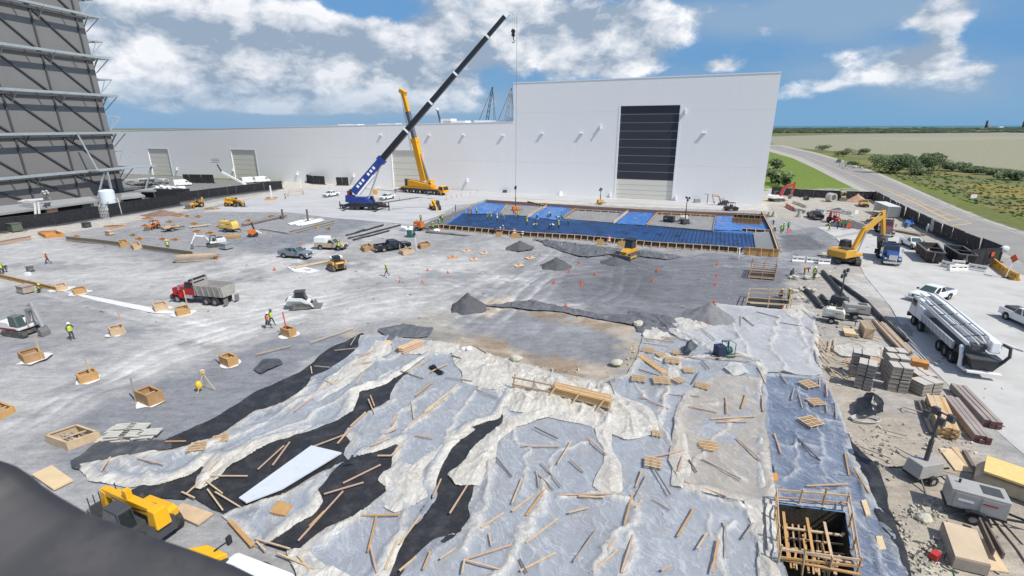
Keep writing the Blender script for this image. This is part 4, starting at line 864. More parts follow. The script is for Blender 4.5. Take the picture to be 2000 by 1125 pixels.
def pickup(label,front,rear,col,kind='crew',group='pickup trucks',L=5.8,cap=None,rack=None,name='pickup_truck',load=None):
 a,b=G(*front),G(*rear);c=(a+b)/2;t=thing(name,label,'pickup truck',c,ang(b,a),group)
 hw=.98;k=L/5.8
 arch=lambda cx:[(cx+.52,.5),(cx+.47,.74),(cx+.24,.92),(cx-.24,.92),(cx-.47,.74),(cx-.52,.5)]
 xr=-1.0 if kind=='crew'else-.35
 prof=[(2.9,.48),(2.92,.95),(2.8,1.10),(1.45,1.20),(xr,1.24),(xr,.46),(1.25,.46)]+arch(1.9)[::-1][0:0]
 prof=[(2.9,.5),(2.92,.95),(2.8,1.10),(1.45,1.20),(xr,1.24),(xr,.46)]+[(p[0],p[1])for p in reversed(arch(1.9))]
 MB().prism([(x*k,z)for x,z in prof],-hw,hw).build('body',col,t,bevel=.05)
 bp=[(xr-.02,.5),(xr-.02,1.28),(-2.86,1.28),(-2.88,.55)]+list(reversed(arch(-1.75)))
 for s in(-1,1):MB().prism([(x*k,z)for x,z in bp],s*hw-(.1 if s>0 else 0),s*hw+(.1 if s<0 else 0)).build('bed_side',col,t)
 MB().box(-2.86*k,-2.80*k,-hw+.1,hw-.1,.55,1.26).build('tailgate',col,t)
 MB().box(-2.80*k,(xr-.02)*k,-hw+.1,hw-.1,.62,.74).build('bed_floor',M_DKGREY,t)
 x0,x1,x2,x3=xr+.04,xr+.30,.52,1.40;z0,z1=1.20,1.86;wb,wt=.93,.76
 B=[(x0*k,-wb,z0),(x3*k,-wb,z0),(x3*k,wb,z0),(x0*k,wb,z0)];T=[(x1*k,-wt,z1),(x2*k,-wt,z1),(x2*k,wt,z1),(x1*k,wt,z1)]
 MB().hexa(B,T).build('cab',col,t,bevel=.05)
 pane(t,[B[1],B[2],T[2],T[1]],M_GLASSG,.10,name='windscreen');pane(t,[B[3],B[0],T[0],T[3]],name='rear_window')
 n=2 if kind=='crew'else 1
 for s in(0,1):
  p,q,P,Q=(B[0],B[1],T[0],T[1])if s==0 else(B[2],B[3],T[2],T[3])
  p,q,P,Q=map(Vector,(p,q,P,Q))
  for i in range(n):
   f,g=i/n+.02,(i+1)/n-.02
   pane(t,[p.lerp(q,f),p.lerp(q,g),P.lerp(Q,g),P.lerp(Q,f)],ins=.07)
 for x in(1.9*k,-1.75*k):
  for s in(-1,1):wheel(t,x,s*(hw-.13),.40,.27)
 MB().box(2.84*k,3.0*k,-hw+.02,hw-.02,.42,.66).build('bumper',M_CHROME if kind=='crew'else M_DKGREY,t)
 MB().box(2.90*k,2.96*k,-.55,.55,.72,1.0).build('grille',M_DKGREY,t)
 MB().box(-3.0*k,-2.88*k,-hw+.05,hw-.05,.48,.66).build('bumper',M_CHROME,t)
 for s in(-1,1):
  MB().box(2.87*k,2.95*k,s*.78-.16,s*.78+.16,.78,1.0).build('headlight',M_LIGHTW,t)
  MB().box(-2.91*k,-2.87*k,s*(hw-.1)-.08,s*(hw-.1)+.08,.85,1.2).build('taillight',M_LIGHTR,t)
  MB().box(1.0*k,1.2*k,s*1.12-.1,s*1.12+.1,1.25,1.45).build('mirror',M_DKGREY,t)
 MB().box(-2.7*k,2.8*k,-.7,.7,.3,.46).build('chassis',M_BLACK,t)
 if cap:MB().box(-2.9*k,(xr-.04)*k,-hw-.02,hw+.02,1.30,2.25,.04,.05).build('cargo_box',cap,t,bevel=.04)
 if rack:
  for s in(-1,1):MB().bar((-2.8*k,s*.9,1.9),(.6,s*.9,2.0),.06).build('rack_rail',M_DKGREY,t)
 if load:MB().box(-2.7*k,(xr-.15)*k,-.75,.75,.76,1.5,.1,.1).build('load',load,t)
 return t
def van(label,front,rear,col=M_WHITE):
 a,b=G(*front),G(*rear);t=thing('panel_van',label,'van',(a+b)/2,ang(b,a))
 MB().prism([(-2.9,.4),(2.8,.4),(2.9,.9),(2.2,1.25),(1.3,2.25),(.9,2.42),(-2.9,2.42)],-1,1).build('body',col,t,bevel=.08)
 pane(t,[(2.16,-.95,1.3),(2.16,.95,1.3),(1.34,.9,2.2),(1.34,-.9,2.2)],M_GLASS,.06,.03,'windscreen')
 for s in(-1,1):
  pane(t,[(.9,s*1.0,1.35),(1.9,s*1.0,1.35),(1.3,s*1.0,2.1),(.9,s*1.0,2.1)][::s*-1 or 1],name='window')
  for x in(1.9,-1.9):wheel(t,x,s*.88,.36,.24)
  MB().box(2.8,2.92,s*.75-.15,s*.75+.15,.8,1.0).build('headlight',M_LIGHTW,t)
 MB().box(2.85,2.98,-.95,.95,.35,.6).build('bumper',M_DKGREY,t)
 return t
def dump_truck(label,front,rear,cabm,bedm,L=8.6,grille=M_CHROME,empty=False):
 a,b=G(*front),G(*rear);t=thing('dump_truck',label,'dump truck',(a+b)/2,ang(b,a));f=L/2
 MB().box(-f+.6,f-.3,-.45,.45,.75,1.05).build('chassis',M_BLACK,t)
 MB().prism([(f-2.3,1.05),(f-.25,1.0),(f-.2,1.75),(f-.5,1.9),(f-2.3,2.1)],-.72,.72).build('hood',cabm,t,bevel=.08)
 for s in(-1,1):
  MB().prism([(f-1.9,.75),(f-1.7,1.2),(f-1.2,1.42),(f-.7,1.35),(f-.25,1.0),(f-.25,.8),(f-.5,.8),(f-.65,1.1),(f-1.2,1.2),(f-1.6,1.0),(f-1.7,.75)],s*.72,s*1.2).build('fender',cabm,t)
  MB().box(f-.32,f-.2,s*.9-.16,s*.9+.16,1.05,1.3).build('headlight',M_LIGHTW,t)
  MB().cyl((f-4.0,s*1.05,1.2),(f-4.0,s*1.05,3.3),.09,n=7).build('exhaust_stack',M_CHROME,t)
  MB().box(f-2.1,f-1.95,s*1.35-.12,s*1.35+.12,1.9,2.5).build('mirror',M_CHROME,t)
  MB().cyl((f-3.6,s*.9,.95),(f-2.4,s*.9,.95),.32,n=10).build('fuel_tank',M_CHROME,t)
  MB().box(-f+.0,-f+.06,s*.9-.35,s*.9+.35,.2,1.0).build('mud_flap',M_STEEL if empty else M_BLACK,t)
 MB().box(f-.24,f-.10,-.55,.55,.95,1.75).build('grille',grille,t)
 MB().box(f-.2,f+.05,-1.15,1.15,.45,.75).build('bumper',M_CHROME,t)
 B=[(f-3.8,-1.1,1.1),(f-2.2,-1.1,1.1),(f-2.2,1.1,1.1),(f-3.8,1.1,1.1)];T=[(f-3.75,-1.0,2.85),(f-2.6,-1.0,2.85),(f-2.6,1.0,2.85),(f-3.75,1.0,2.85)]
 MB().hexa(B,T).build('cab',cabm,t,bevel=.06)
 l=lambda i,j,u:Vector(B[i]).lerp(Vector(T[i]),u)
 pane(t,[l(1,1,.5),l(2,2,.5),T[2],T[1]],M_GLASS,.1,.02,'windscreen')
 pane(t,[l(0,0,.5),l(1,1,.5),T[1],T[0]],M_GLASS,.12,.02);pane(t,[l(2,2,.5),l(3,3,.5),T[3],T[2]],M_GLASS,.12,.02)
 for x,rr in((f-1.15,.52),(-f+1.5,.52),(-f+2.75,.52)):
  for s in(-1,1):wheel(t,x,s*(.98 if x>0 else.92),rr,.32 if x>0 else.55,M_RIM)
 x0,x1=-f+.25,f-4.1;mb=MB()
 for s in(-1,1):MB().hexa([(x0,s*.95-.04,1.15),(x1,s*.95-.04,1.15),(x1,s*.95+.04,1.15),(x0,s*.95+.04,1.15)],[(x0,s*1.2-.05,2.55),(x1,s*1.2-.05,2.55),(x1,s*1.2+.05,2.55),(x0,s*1.2+.05,2.55)]).build('bed_side',bedm,t)
 for k in range(5):
  x=x0+.3+(x1-x0-.6)*k/4
  for s in(-1,1):MB().bar((x,s*1.03,1.2),(x,s*1.27,2.5),.12,.08).build('bed_rib',bedm,t)
 MB().box(x0+.01,x1,-.95,.95,1.10,1.2).build('bed_floor',bedm,t)
 MB().hexa([(x1-.05,-.95,1.2),(x1,-.95,1.2),(x1,.95,1.2),(x1-.05,.95,1.2)],[(x1-.05,-1.15,2.75),(x1,-1.15,2.75),(x1,1.15,2.75),(x1-.05,1.15,2.75)]).build('headboard',bedm,t)
 MB().box(x1+.02,x1+1.1,-1.15,1.15,2.9,3.0).build('cab_shield',bedm,t)
 if empty:MB().box(x0+.05,x1-.1,-1.02,1.02,1.9,2.05).build('load',M_HGREY_,t);MB().cyl((x1+.5,-1.2,3.1),(x1+.5,1.2,3.1),.16,n=8).build('tarp_roll',M_BLACK,t)
 MB().hexa([(x0-.06,-.95,1.15),(x0,-.95,1.15),(x0,.95,1.15),(x0-.06,.95,1.15)],[(x0-.06,-1.18,2.5),(x0,-1.18,2.5),(x0,1.18,2.5),(x0-.06,1.18,2.5)]).build('tailgate',bedm,t)
 return t
def track(par,x0,x1,y,w,h):
 n=6;pts=[(x0+h/2-h/2*math.cos(a),h/2-h/2*math.sin(a))for a in np.linspace(-math.pi/2,math.pi/2,n)][::-1]
 pts=[(x0+h/2+h/2*math.cos(a),h/2+h/2*math.sin(a))for a in np.linspace(math.pi/2,1.5*math.pi,n)]+[(x1-h/2+h/2*math.cos(a),h/2+h/2*math.sin(a))for a in np.linspace(-math.pi/2,math.pi/2,n)]
 o=MB().prism(pts,y-w/2,y+w/2).build('track',M_TRACK,par)
 m=MB();k=int((x1-x0)/.32)
 for i in range(k):
  x=x0+.2+(x1-x0-.4)*i/(k-1);m.box(x-.05,x+.05,y-w/2-.01,y+w/2+.01,h,h+.035);
 m.build('track_pad',M_TRACK,o,kind='stuff');return o
def excavator(label,pos,head,s,mats,boom,cabw=None,tracks_rz=None,cage=False,name='excavator',bw=.6):
 """boom: points in the x,z plane: pivot, bend, tip, stick end, bucket tip (metres at s=1)"""
 bodym,boomm,cabm=mats;t=thing(name,label,'excavator',pos,head)
 hw=1.45*s;tr=bpy.data.objects.new('undercarriage',MB().box(-1.3*s,1.3*s,-.9*s,.9*s,.35*s,.75*s).mesh('undercarriage',M_TRACK));COL.objects.link(tr);tr.parent=t
 tr.rotation_euler=(0,0,(tracks_rz or 0)-head if tracks_rz is not None else 0)
 for sg in(-1,1):track(tr,-1.95*s,1.95*s,sg*1.15*s,.6*s,.85*s)
 MB().cyl((0,0,.75*s),(0,0,1.0*s),.6*s,n=14).build('slew_ring',M_BLACK,t)
 MB().prism([(-2.5*s,1.0*s),(1.2*s,1.0*s),(1.2*s,1.45*s),(-.2*s,1.5*s),(-.4*s,2.05*s),(-2.1*s,2.1*s),(-2.5*s,1.8*s)],-1.3*s,1.3*s).build('house',bodym,t,bevel=.1*s)
 MB().box(-2.0*s,-.6*s,-1.1*s,.2*s,2.1*s,2.22*s).build('engine_cover',M_DKGREY,t)
 B=[(-.3*s,.25*s,1.45*s),(1.25*s,.25*s,1.45*s),(1.25*s,1.28*s,1.45*s),(-.3*s,1.28*s,1.45*s)];T=[(-.25*s,.3*s,2.95*s),(.85*s,.3*s,2.95*s),(.85*s,1.22*s,2.95*s),(-.25*s,1.22*s,2.95*s)]
 if cage:
  for i in range(4):MB().bar(B[i],T[i],.09*s).build('canopy_post',M_DKGREY,t)
  MB().box(-.4*s,.95*s,.2*s,1.3*s,2.95*s,3.05*s).build('canopy_roof',M_DKGREY,t);MB().box(-.1*s,.5*s,.45*s,1.05*s,1.45*s,2.3*s,.05,.05).build('seat',M_BLACK,t)
 else:
  MB().hexa(B,T).build('cab',cabm,t,bevel=.05*s)
  for i,j in((0,1),(1,2),(2,3),(3,0)):pane(t,[B[i],B[j],T[j],T[i]],M_GLASSG if cabw else M_GLASS,.12*s,.02)
 P=[Vector((x*s,-.15*s,z*s))for x,z in boom]
 w=.5*s;up=(0,1,0)
 b=MB();b.bar(P[0],P[1],.55*s*bw,w*.8,up=up,w2=.75*s*bw);b.bar(P[1]-(P[1]-P[0]).normalized()*.1*s,P[2],.75*s*bw,w*.8,up=up,w2=.42*s*bw);b.build('boom',boomm,t)
 d=(P[3]-P[2]).normalized();MB().bar(P[2]-d*.7*s,P[3],.62*s*bw,w*.7,up=up,w2=.36*s*bw).build('stick',boomm,t)
 u=(P[4]-P[3]);nrm=Vector((-u.z,0,u.x)).normalized()
 c=P[3]+u*.5
 prof=[(P[3].x,P[3].z),(P[3].x+u.x*.2-nrm.x*.5*s,P[3].z+u.z*.2-nrm.z*.5*s),(P[3].x+u.x*.7-nrm.x*.55*s,P[3].z+u.z*.7-nrm.z*.55*s),(P[4].x,P[4].z),(P[3].x+u.x*.55+nrm.x*.1*s,P[3].z+u.z*.55+nrm.z*.1*s)]
 MB().prism(prof,-.7*s,.4*s).build('bucket',M_STEEL if s>.6 else M_DKGREY,t)
 for sg in(-1,1):MB().cyl(P[0]+Vector((.5*s,sg*.38*s,-.2*s)),P[1]+Vector((0,sg*.38*s,0)),.09*s,n=7).build('hydraulic_ram',M_CHROME,t)
 MB().cyl(P[1]+Vector((.1*s,0,.42*s)),P[2]-d*.6*s,.06*s,n=7).build('hydraulic_ram',M_STEEL,t)
 MB().cyl(P[2]-d*.2*s+nrm*.2*s,P[3]-d*.4*s-nrm*.3*s,.07*s,n=7).build('hydraulic_ram',M_CHROME,t)
 return t
def skid_steer(label,front,rear,bodym,cabm):
 a,b=G(*front),G(*rear);t=thing('track_loader',label,'skid steer',(a+b)/2,ang(b,a))
 for s in(-1,1):
  n=[(-1.35,.35),(-1.1,.02),(.9,.02),(1.2,.3),(1.0,.6),(-.9,.75)];o=MB().prism(n,s*.85-.2,s*.85+.2).build('track',M_TRACK,t)
  MB().prism([(-1.0,.18),(.85,.18),(.9,.4),(-.85,.55)],s*1.06-.02,s*1.06+.02).build('track_frame',M_STEEL,o)
  MB().prism([(-1.5,1.2),(-1.3,1.65),(.2,1.5),(1.3,.75),(1.5,.35),(1.3,.35),(1.0,.75),(0,1.25),(-1.2,1.35)],s*.98-.08,s*.98+.08).build('lift_arm',bodym,t)
 MB().prism([(-1.65,.55),(.9,.45),(1.0,.9),(.4,1.1),(-.6,1.35),(-1.5,1.45),(-1.7,1.1)],-.62,.62).build('body',bodym,t,bevel=.06)
 B=[(-.75,-.5,1.1),(.65,-.5,.95),(.65,.5,.95),(-.75,.5,1.1)];T=[(-.65,-.46,2.1),(.35,-.46,2.1),(.35,.46,2.1),(-.65,.46,2.1)]
 MB().hexa(B,T).build('cab',cabm,t,bevel=.04)
 for i,j in((0,1),(1,2),(2,3),(3,0)):pane(t,[B[i],B[j],T[j],T[i]],M_GLASS,.09,.02)
 MB().box(-.75,.5,-.52,.52,2.1,2.2).build('cab_roof',cabm,t)
 MB().prism([(1.35,.1),(2.0,.05),(2.25,.1),(1.6,.2),(1.45,.75),(1.3,.7)],-.95,.95).build('bucket',M_STEEL,t)
 MB().box(-1.72,-1.66,-.5,.5,.65,1.3).build('engine_grille',M_BLACK,t)
 for s in(-1,1):MB().box(-1.72,-1.66,s*.56-.05,s*.56+.05,1.15,1.3).build('taillight',M_LIGHTR,t)
 return t
def telehandler(label,front,rear,bodym,z=0,boom_up=.06,fr=True,boomlen=4.6):
 a,b=G(*front,z),G(*rear,z);a.z=b.z=0;t=thing('telehandler',label,'telehandler',(a+b)/2,ang(b,a))
 for x in(1.5,-1.5):
  for s in(-1,1):wheel(t,x,s*.95,.62,.45,bodym,.5)
 MB().prism([(-2.3,.6),(2.1,.6),(2.1,1.0),(1.2,1.15),(-1.2,1.2),(-2.3,1.5)],-.7,.7).build('chassis',M_DKGREY,t)
 MB().prism([(-1.9,.95),(.6,.95),(.6,1.4),(-1.6,1.6),(-1.9,1.5)],-1.15,-.55).build('engine_cover',bodym,t,bevel=.06)
 B=[(-.9,.35,1.0),(.9,.35,1.0),(.9,1.15,1.0),(-.9,1.15,1.0)];T=[(-.8,.4,2.35),(.45,.4,2.35),(.45,1.1,2.35),(-.8,1.1,2.35)]
 MB().hexa(B,T).build('cab',M_DKGREY,t,bevel=.04)
 for i,j in((0,1),(1,2),(2,3),(3,0)):pane(t,[B[i],B[j],T[j],T[i]],M_GLASS,.1,.02)
 p=Vector((-2.2,-.1,2.0));q=p+Vector((boomlen,0,-boomlen*boom_up));up=(0,1,0)
 bo=MB().bar(p,p.lerp(q,.8),.54,.42,up=up).build('boom',bodym,t,bevel=.03);MB().bar(p.lerp(q,.5),q,.42,.32,up=up).build('inner_boom',bodym,bo)
 MB().box(-2.5,-1.7,-.45,.3,1.3,2.35,.1,.05).build('boom_pivot',bodym,t,bevel=.05)
 MB().bar(q+Vector((-.1,0,.1)),q+Vector((.25,0,-1.3)),.5,.4,up=up).build('boom_nose',bodym,t,bevel=.05)
 MB().box(p.x+2.4,p.x+2.75,-.2,.1,p.z+.15,p.z+.62).build('boom_lug',bodym,bo)
 for dy in(-.36,.2):MB().tube([p+Vector((.2,dy,.1)),p.lerp(q,.4)+Vector((0,dy,-.1)),p.lerp(q,.78)+Vector((0,dy,.02))],.035,5).build('hydraulic_hose',M_BLACK,bo)
 MB().cyl((-1.5,-.1,1.3),p.lerp(q,.5),.09,n=7).build('hydraulic_ram',M_CHROME,t)
 if 'LET'not in MATS:
  fc=bpy.data.curves.new('lettering','FONT');fc.body='JCB';fc.size=.34;fc.extrude=.006;fo=bpy.data.objects.new('lettering',fc);COL.objects.link(fo);bpy.context.view_layer.update()
  MATS['LET']=bpy.data.meshes.new_from_object(fo.evaluated_get(bpy.context.evaluated_depsgraph_get()));MATS['LET'].materials.clear();MATS['LET'].materials.append(M_BLACK);bpy.data.objects.remove(fo)
 for s_ in(-1,1):inst(MATS['LET'],'lettering',bo,p.lerp(q,.62 if s_<0 else.75)+Vector((-.3,s_*.262,-.13)),(math.pi/2,boom_up,0 if s_<0 else math.pi))
 if fr:
  MB().box(q.x+.3,q.x+.42,-.75,.65,q.z-1.6,q.z-.7).build('carriage',M_DKGREY,t)
  for s in(-.55,.35):MB().box(q.x+.42,q.x+1.6,s-.06,s+.06,q.z-1.62,q.z-1.55).build('fork',M_STEEL,t)
  for k in range(6):MB().box(q.x+.32,q.x+.38,-.72+.27*k-.02,-.72+.27*k+.02,q.z-.69,q.z-.1).build('guard_bar',M_DKGREY,t)
 return t
def loader(label,front,rear,bodym,canopym,s=1.0,name='backhoe_loader',cat='backhoe'):
 a,b=G(*front),G(*rear);t=thing(name,label,cat,(a+b)/2,ang(b,a))
 for sg in(-1,1):
  wheel(t,1.5*s,sg*.85*s,.45*s,.35*s,bodym,.5);wheel(t,-1.0*s,sg*.85*s,.72*s,.5*s,bodym,.5)
  MB().prism([(-.2*s,1.3*s),(1.0*s,1.45*s),(2.3*s,.5*s),(2.2*s,.3*s),(1.0*s,1.15*s),(-.2*s,1.05*s)],sg*.5*s-.06,sg*.5*s+.06).build('loader_arm',bodym,t)
  for x in(-.9,.35):MB().bar((x*s,sg*.6*s,1.2*s),(x*s*.9,sg*.58*s,2.5*s),.08*s).build('canopy_post',bodym,t)
 MB().prism([(-1.7*s,.7*s),(1.9*s,.7*s),(1.9*s,1.25*s),(.5*s,1.4*s),(.3*s,1.1*s),(-1.7*s,1.1*s)],-.42*s,.42*s).build('body',bodym,t,bevel=.05)
 MB().box(-1.1*s,.5*s,-.75*s,.75*s,2.5*s,2.62*s).build('canopy_roof',canopym,t);MB().box(-.7*s,-.2*s,-.25*s,.25*s,1.1*s,1.8*s).build('seat',M_BLACK,t)
 MB().prism([(2.2*s,.15*s),(2.95*s,.1*s),(3.05*s,.2*s),(2.45*s,.3*s),(2.35*s,.95*s),(2.15*s,.9*s)],-1.05*s,1.05*s).build('bucket',M_STEEL,t)
 MB().bar((-1.8*s,0,.9*s),(-2.3*s,0,2.6*s),.25*s,.3*s).build('rear_boom',bodym,t);MB().bar((-2.3*s,0,2.6*s),(-2.8*s,0,.8*s),.2*s).build('rear_stick',bodym,t)
 return t
def trailer_unit(label,pos,rz,m,L=2.6,Wd=1.2,H=1.2,name='generator_trailer',cat='generator',rounded=False,dark=None,s=1.0):
 t=thing(name,label,cat,pos,rz)
 MB().box(-L/2,L/2,-Wd/2,Wd/2,.55,.68).build('chassis',M_BLACK,t)
 if rounded:MB().prism([(-L/2,.68),(L/2,.68),(L/2,.68+H*.6),(L/2-.25,.68+H),(-L/2+.3,.68+H),(-L/2,.68+H*.65)],-Wd/2,Wd/2).build('housing',m,t,bevel=.08)
 else:MB().box(-L/2+.05,L/2-.05,-Wd/2,Wd/2,.68,.68+H).build('housing',m,t,bevel=.04)
 for s_ in(-1,1):
  wheel(t,-.1,s_*(Wd/2+.16),.34,.22)
  MB().prism([(-.6,.62),(-.5,.78),(-.25,.86),(.1,.86),(.35,.78),(.45,.62),(.35,.62),(.05,.76),(-.2,.76),(-.5,.62)],s_*(Wd/2+.16)-.14,s_*(Wd/2+.16)+.14).build('mudguard',M_BLACK,t)
  for x in(-L*.22,L*.22):MB().box(x-L*.18,x+L*.18,s_*(Wd/2+.003),s_*(Wd/2+.02),.8,.62+H*.9).build('door_panel',m,t)
  MB().box(L*.06,L*.3,s_*(Wd/2+.021),s_*(Wd/2+.03),.62+H*.6,.62+H*.68).build('decal',M_LIGHTR if dark is None else dark,t)
  MB().box(-L*.34,-L*.08,s_*(Wd/2+.021),s_*(Wd/2+.03),.62+H*.5,.62+H*.62).build('decal',M_WHITE,t)
 MB().bar((L/2,.35,.6),(L/2+1.3,0,.55),.1).build('tow_bar',M_BLACK,t);MB().bar((L/2,-.35,.6),(L/2+1.3,0,.55),.1).build('tow_bar',M_BLACK,t)
 MB().cyl((L/2+1.1,0,.0),(L/2+1.1,0,.75),.05,n=6).build('jack',M_STEEL,t)
 MB().cyl((-L*.3,.15,.68+H),(-L*.3,.15,.9+H),.06,n=7).build('exhaust',M_BLACK,t)
 MB().box(L*.05,L*.38,-Wd*.3,Wd*.3,.68+H+.003,.70+H).build('vent',M_DKGREY,t)
 return t
def light_tower(label,base,top,rz=0.0,trailer=None,lamps=4,name='light_tower',lampm=None):
 a=G(*base);H=AtY(top[0],top[1],a.y).z;t=thing(name,label,'light tower',a,rz)
 MB().cyl((0,0,.6),(0,0,H*.55),.13,n=8).build('mast',M_DKGREY,t);MB().cyl((0,0,H*.5),(0,0,H-.3),.08,n=8).build('upper_mast',M_DKGREY,t)
 MB().bar((0,-.75,H-.3),(0,.75,H-.3),.07).build('crossbar',M_BLACK,t)
 for k in range(lamps):
  y=-.65+.45*(k%4 if lamps<=4 else k%4);z=H-.35-.5*(k%2)
  MB().box(-.12,.1,y-.2,y+.2,z-.22,z+.22,.0,.03).build('lamp_head',lampm or M_DKGREY,t)
 MB().box(-.9,.9,-.55,.55,.45,1.35,.12,.06).build('engine_box',trailer or M_YEL,t,bevel=.04)
 for s in(-1,1):
  wheel(t,0,s*.7,.32,.2)
  MB().bar((-.7,s*.5,.5),(-1.1,s*1.3,0),.07).build('outrigger',M_BLACK,t);MB().bar((.7,s*.5,.5),(1.1,s*1.3,0),.07).build('outrigger',M_BLACK,t)
 MB().bar((.9,0,.5),(2.0,0,.45),.09).build('tow_bar',M_BLACK,t);MB().box(-.95,.95,-.5,.5,.35,.45).build('chassis',M_BLACK,t)
 return t
# vehicles on the site
C=lambda n,c,r=.28,**k:mat(n,c,r,noise=.03,dirt=(.40,.39,.37,.18),dscale=1.5,**k)
C_WHITE=C('white_car_paint',(.74,.75,.76));C_BLUEG=C('blue_grey_car_paint',(.17,.205,.235));C_BEIGE=C('beige_car_paint',(.47,.39,.26));C_NAVY=C('navy_car_paint',(.012,.016,.026),.16)
C_ORANGE=C('orange_car_paint',(.62,.27,.04));C_BLACK=C('black_car_paint',(.018,.018,.02),.2);C_CAP=C('white_cap',(.80,.81,.82),.4)
pickup('white pickup truck on the pale slab left of the blue crane',(633,386.5),(661,381.5),C_WHITE)
pickup('white pickup truck behind the blue crane, beside a red toolbox',(741,393),(771,386.5),C_WHITE)
pickup('blue grey crew cab pickup truck in the middle of the gravel',(614,505.5),(544,500),C_BLUEG,L=5.7)
pickup('beige pickup truck with a white box cap on its bed',(681,487.5),(615,485),C_BEIGE,'single',cap=C_CAP,L=5.5)
pickup('dark navy pickup truck parked beside small timber forms',(803,482.5),(730,493),C_NAVY,L=6.4)
pickup('white pickup truck squeezed beside the left dumpster',(1801,492),(1762,474),C_WHITE,'single')
pickup('white extended cab pickup truck just beyond the pump truck',(1776,593),(1859,577),C_WHITE,L=6.2,name='pickup_truck')
pickup('white pickup truck cut by the right edge of the photo',(2046,656),(1967,619),C_WHITE,load=M_DKGREY)
pickup('orange pickup truck parked left of the grey container',(1693,410),(1680,396),C_ORANGE,'single',L=5.2)
pickup('black pickup truck beside the red loader arm',(1577,420),(1606,434),C_BLACK,load=M_BLACK)
pickup('small dark pickup truck driving on the public road',(1642.5,320),(1633.5,314.8),mat('olive_car_paint',(.05,.05,.04),.4),'crew')
van('white panel van parked behind the left screened fence',(377,362),(338,364.5))
van('white panel van beside the pale fence panel',(524,355.5),(502,357))
van('white panel van left of the roller door, nose hidden by the lift boom',(498,357),(478,358.5))
dump_truck('red cabbed dump truck with a dusty grey empty bed',(341,584.5),(461,594.5),mat('truck_red',(.38,.015,.02),.3,noise=.04),mat('bare_bed',(.36,.345,.31),.55,noise=.15,dirt=(.22,.2,.18,.5),dscale=1.2),L=8.2,empty=True)
dump_truck('blue cabbed dump truck with chrome grille facing the camera',(1750,532),(1717,489),mat('truck_blue',(.035,.085,.26),.3,noise=.04),mat('black_bed',(.02,.021,.024),.5,noise=.2),L=8.2)
dump_truck('maroon dump truck under the big yellow excavator bucket',(1741,474),(1712,442),mat('truck_maroon',(.16,.025,.03),.4,noise=.1,dirt=(.3,.25,.2,.5),dscale=1),mat('maroon_bed',(.12,.03,.03),.5,noise=.2),L=8.2,grille=M_STEEL)
skid_steer('white track loader with its bucket to the right',(620,599),(563,603),mat('loader_white',(.66,.66,.65),.4,noise=.06),M_DKGREY)
skid_steer('yellow and black track loader beside loose boards',(645,520),(672,534),M_YEL,M_BLACK)
hg=mat('warm_white_paint',(.70,.70,.68),.4,noise=.05)
redw=mat('house_white',(.72,.70,.68),.4,noise=.04)
p=G(50,652)
e=excavator('white and red mini excavator at the left edge, bucket down',p,ang(p,G(115,660)),.80,(redw,mat('grey_boom',(.33,.33,.32),.5,noise=.1),mat('cab_grey',(.14,.15,.15),.5)),[(.9,1.4),(1.5,3.6),(2.6,3.9),(3.3,1.3),(3.6,.1)],cabw=1)
MB().prism([(-2.02,.78),(.6,.78),(.6,1.0),(-2.02,1.02)],-1.055,1.055).build('red_band',mat('dark_red',(.22,.02,.03),.45),e);e.scale=(1,-1,1)
p=G(421,481)
excavator('white mini excavator reaching left with its bucket in the gravel',p,ang(p,G(380,486)),.72,(hg,hg,M_DKGREY),[(1.0,1.5),(2.1,3.0),(4.1,3.3),(5.2,1.3),(5.3,.1)],cage=True,name='excavator')
p=G(1652,512)
excavator('big yellow excavator with its boom arched over the maroon truck',p,ang(p,G(1765,492)),1.18,(M_YEL,M_YEL,M_DKGREY),[(.7,1.7),(2.3,4.3),(5.9,6.0),(7.0,3.2),(7.5,2.0)],tracks_rz=ang(G(1655,500),G(1668,522)),bw=1.1)
p=G(1516,393)
excavator('red boomed excavator with a pale house near the back fence',p,ang(p,G(1560,391)),.95,(redw,M_RED,M_DKGREY),[(.7,1.6),(2.3,4.3),(5.6,5.0),(5.2,2.0),(4.6,.6)],bw=1.0)
p=G(1411,401)
excavator('small orange excavator against the foot of the white hall',p,ang(p,G(1385,400)),.62,(M_DKGREY,M_ORG,M_DKGREY),[(.9,1.5),(2.0,4.0),(4.6,4.0),(4.0,1.6),(3.6,.6)],cage=True)
telehandler('orange yellow telehandler parked facing right on the slab',(481,404.5),(433,402),M_YELB,boomlen=5.2)
a,b=G(188,953,1.9),G(338,1026,1.9)
th_=telehandler('bright yellow telehandler at the lower left, half behind the dark rail',(188,948),(336,1022),M_YELB,z=1.9,boomlen=5.0)
telehandler('yellow telehandler seen from the front beside the cable reel',(858,415),(843,404),M_YELB,boom_up=.25,fr=False,boomlen=4.4)
loader('beige backhoe loader in front of the back fence',(1650,397),(1641,386),mat('dull_yellow',(.46,.36,.17),.5,noise=.1),mat('cream_canopy',(.55,.47,.32),.6),.95)
loader('yellow backhoe loader between the container and the dark gravel heap',(1692,441),(1722,430),M_YEL,mat('cream_canopy',(.55,.47,.32)),1.0)
loader('small orange tractor among the timber forms at the left',(294,449),(306,446),M_ORG,M_BLACK,.7,'compact_tractor','tractor')
loader('red tractor with a raised red loader arm behind the black pickup',(1642,440),(1618,432),M_RED,M_RED,.95,'red_tractor','tractor')
loader('yellow compaction machine with a black canopy near the left fence',(368,408),(398,403),M_YEL,M_BLACK,1.0,'yellow_tractor','tractor')
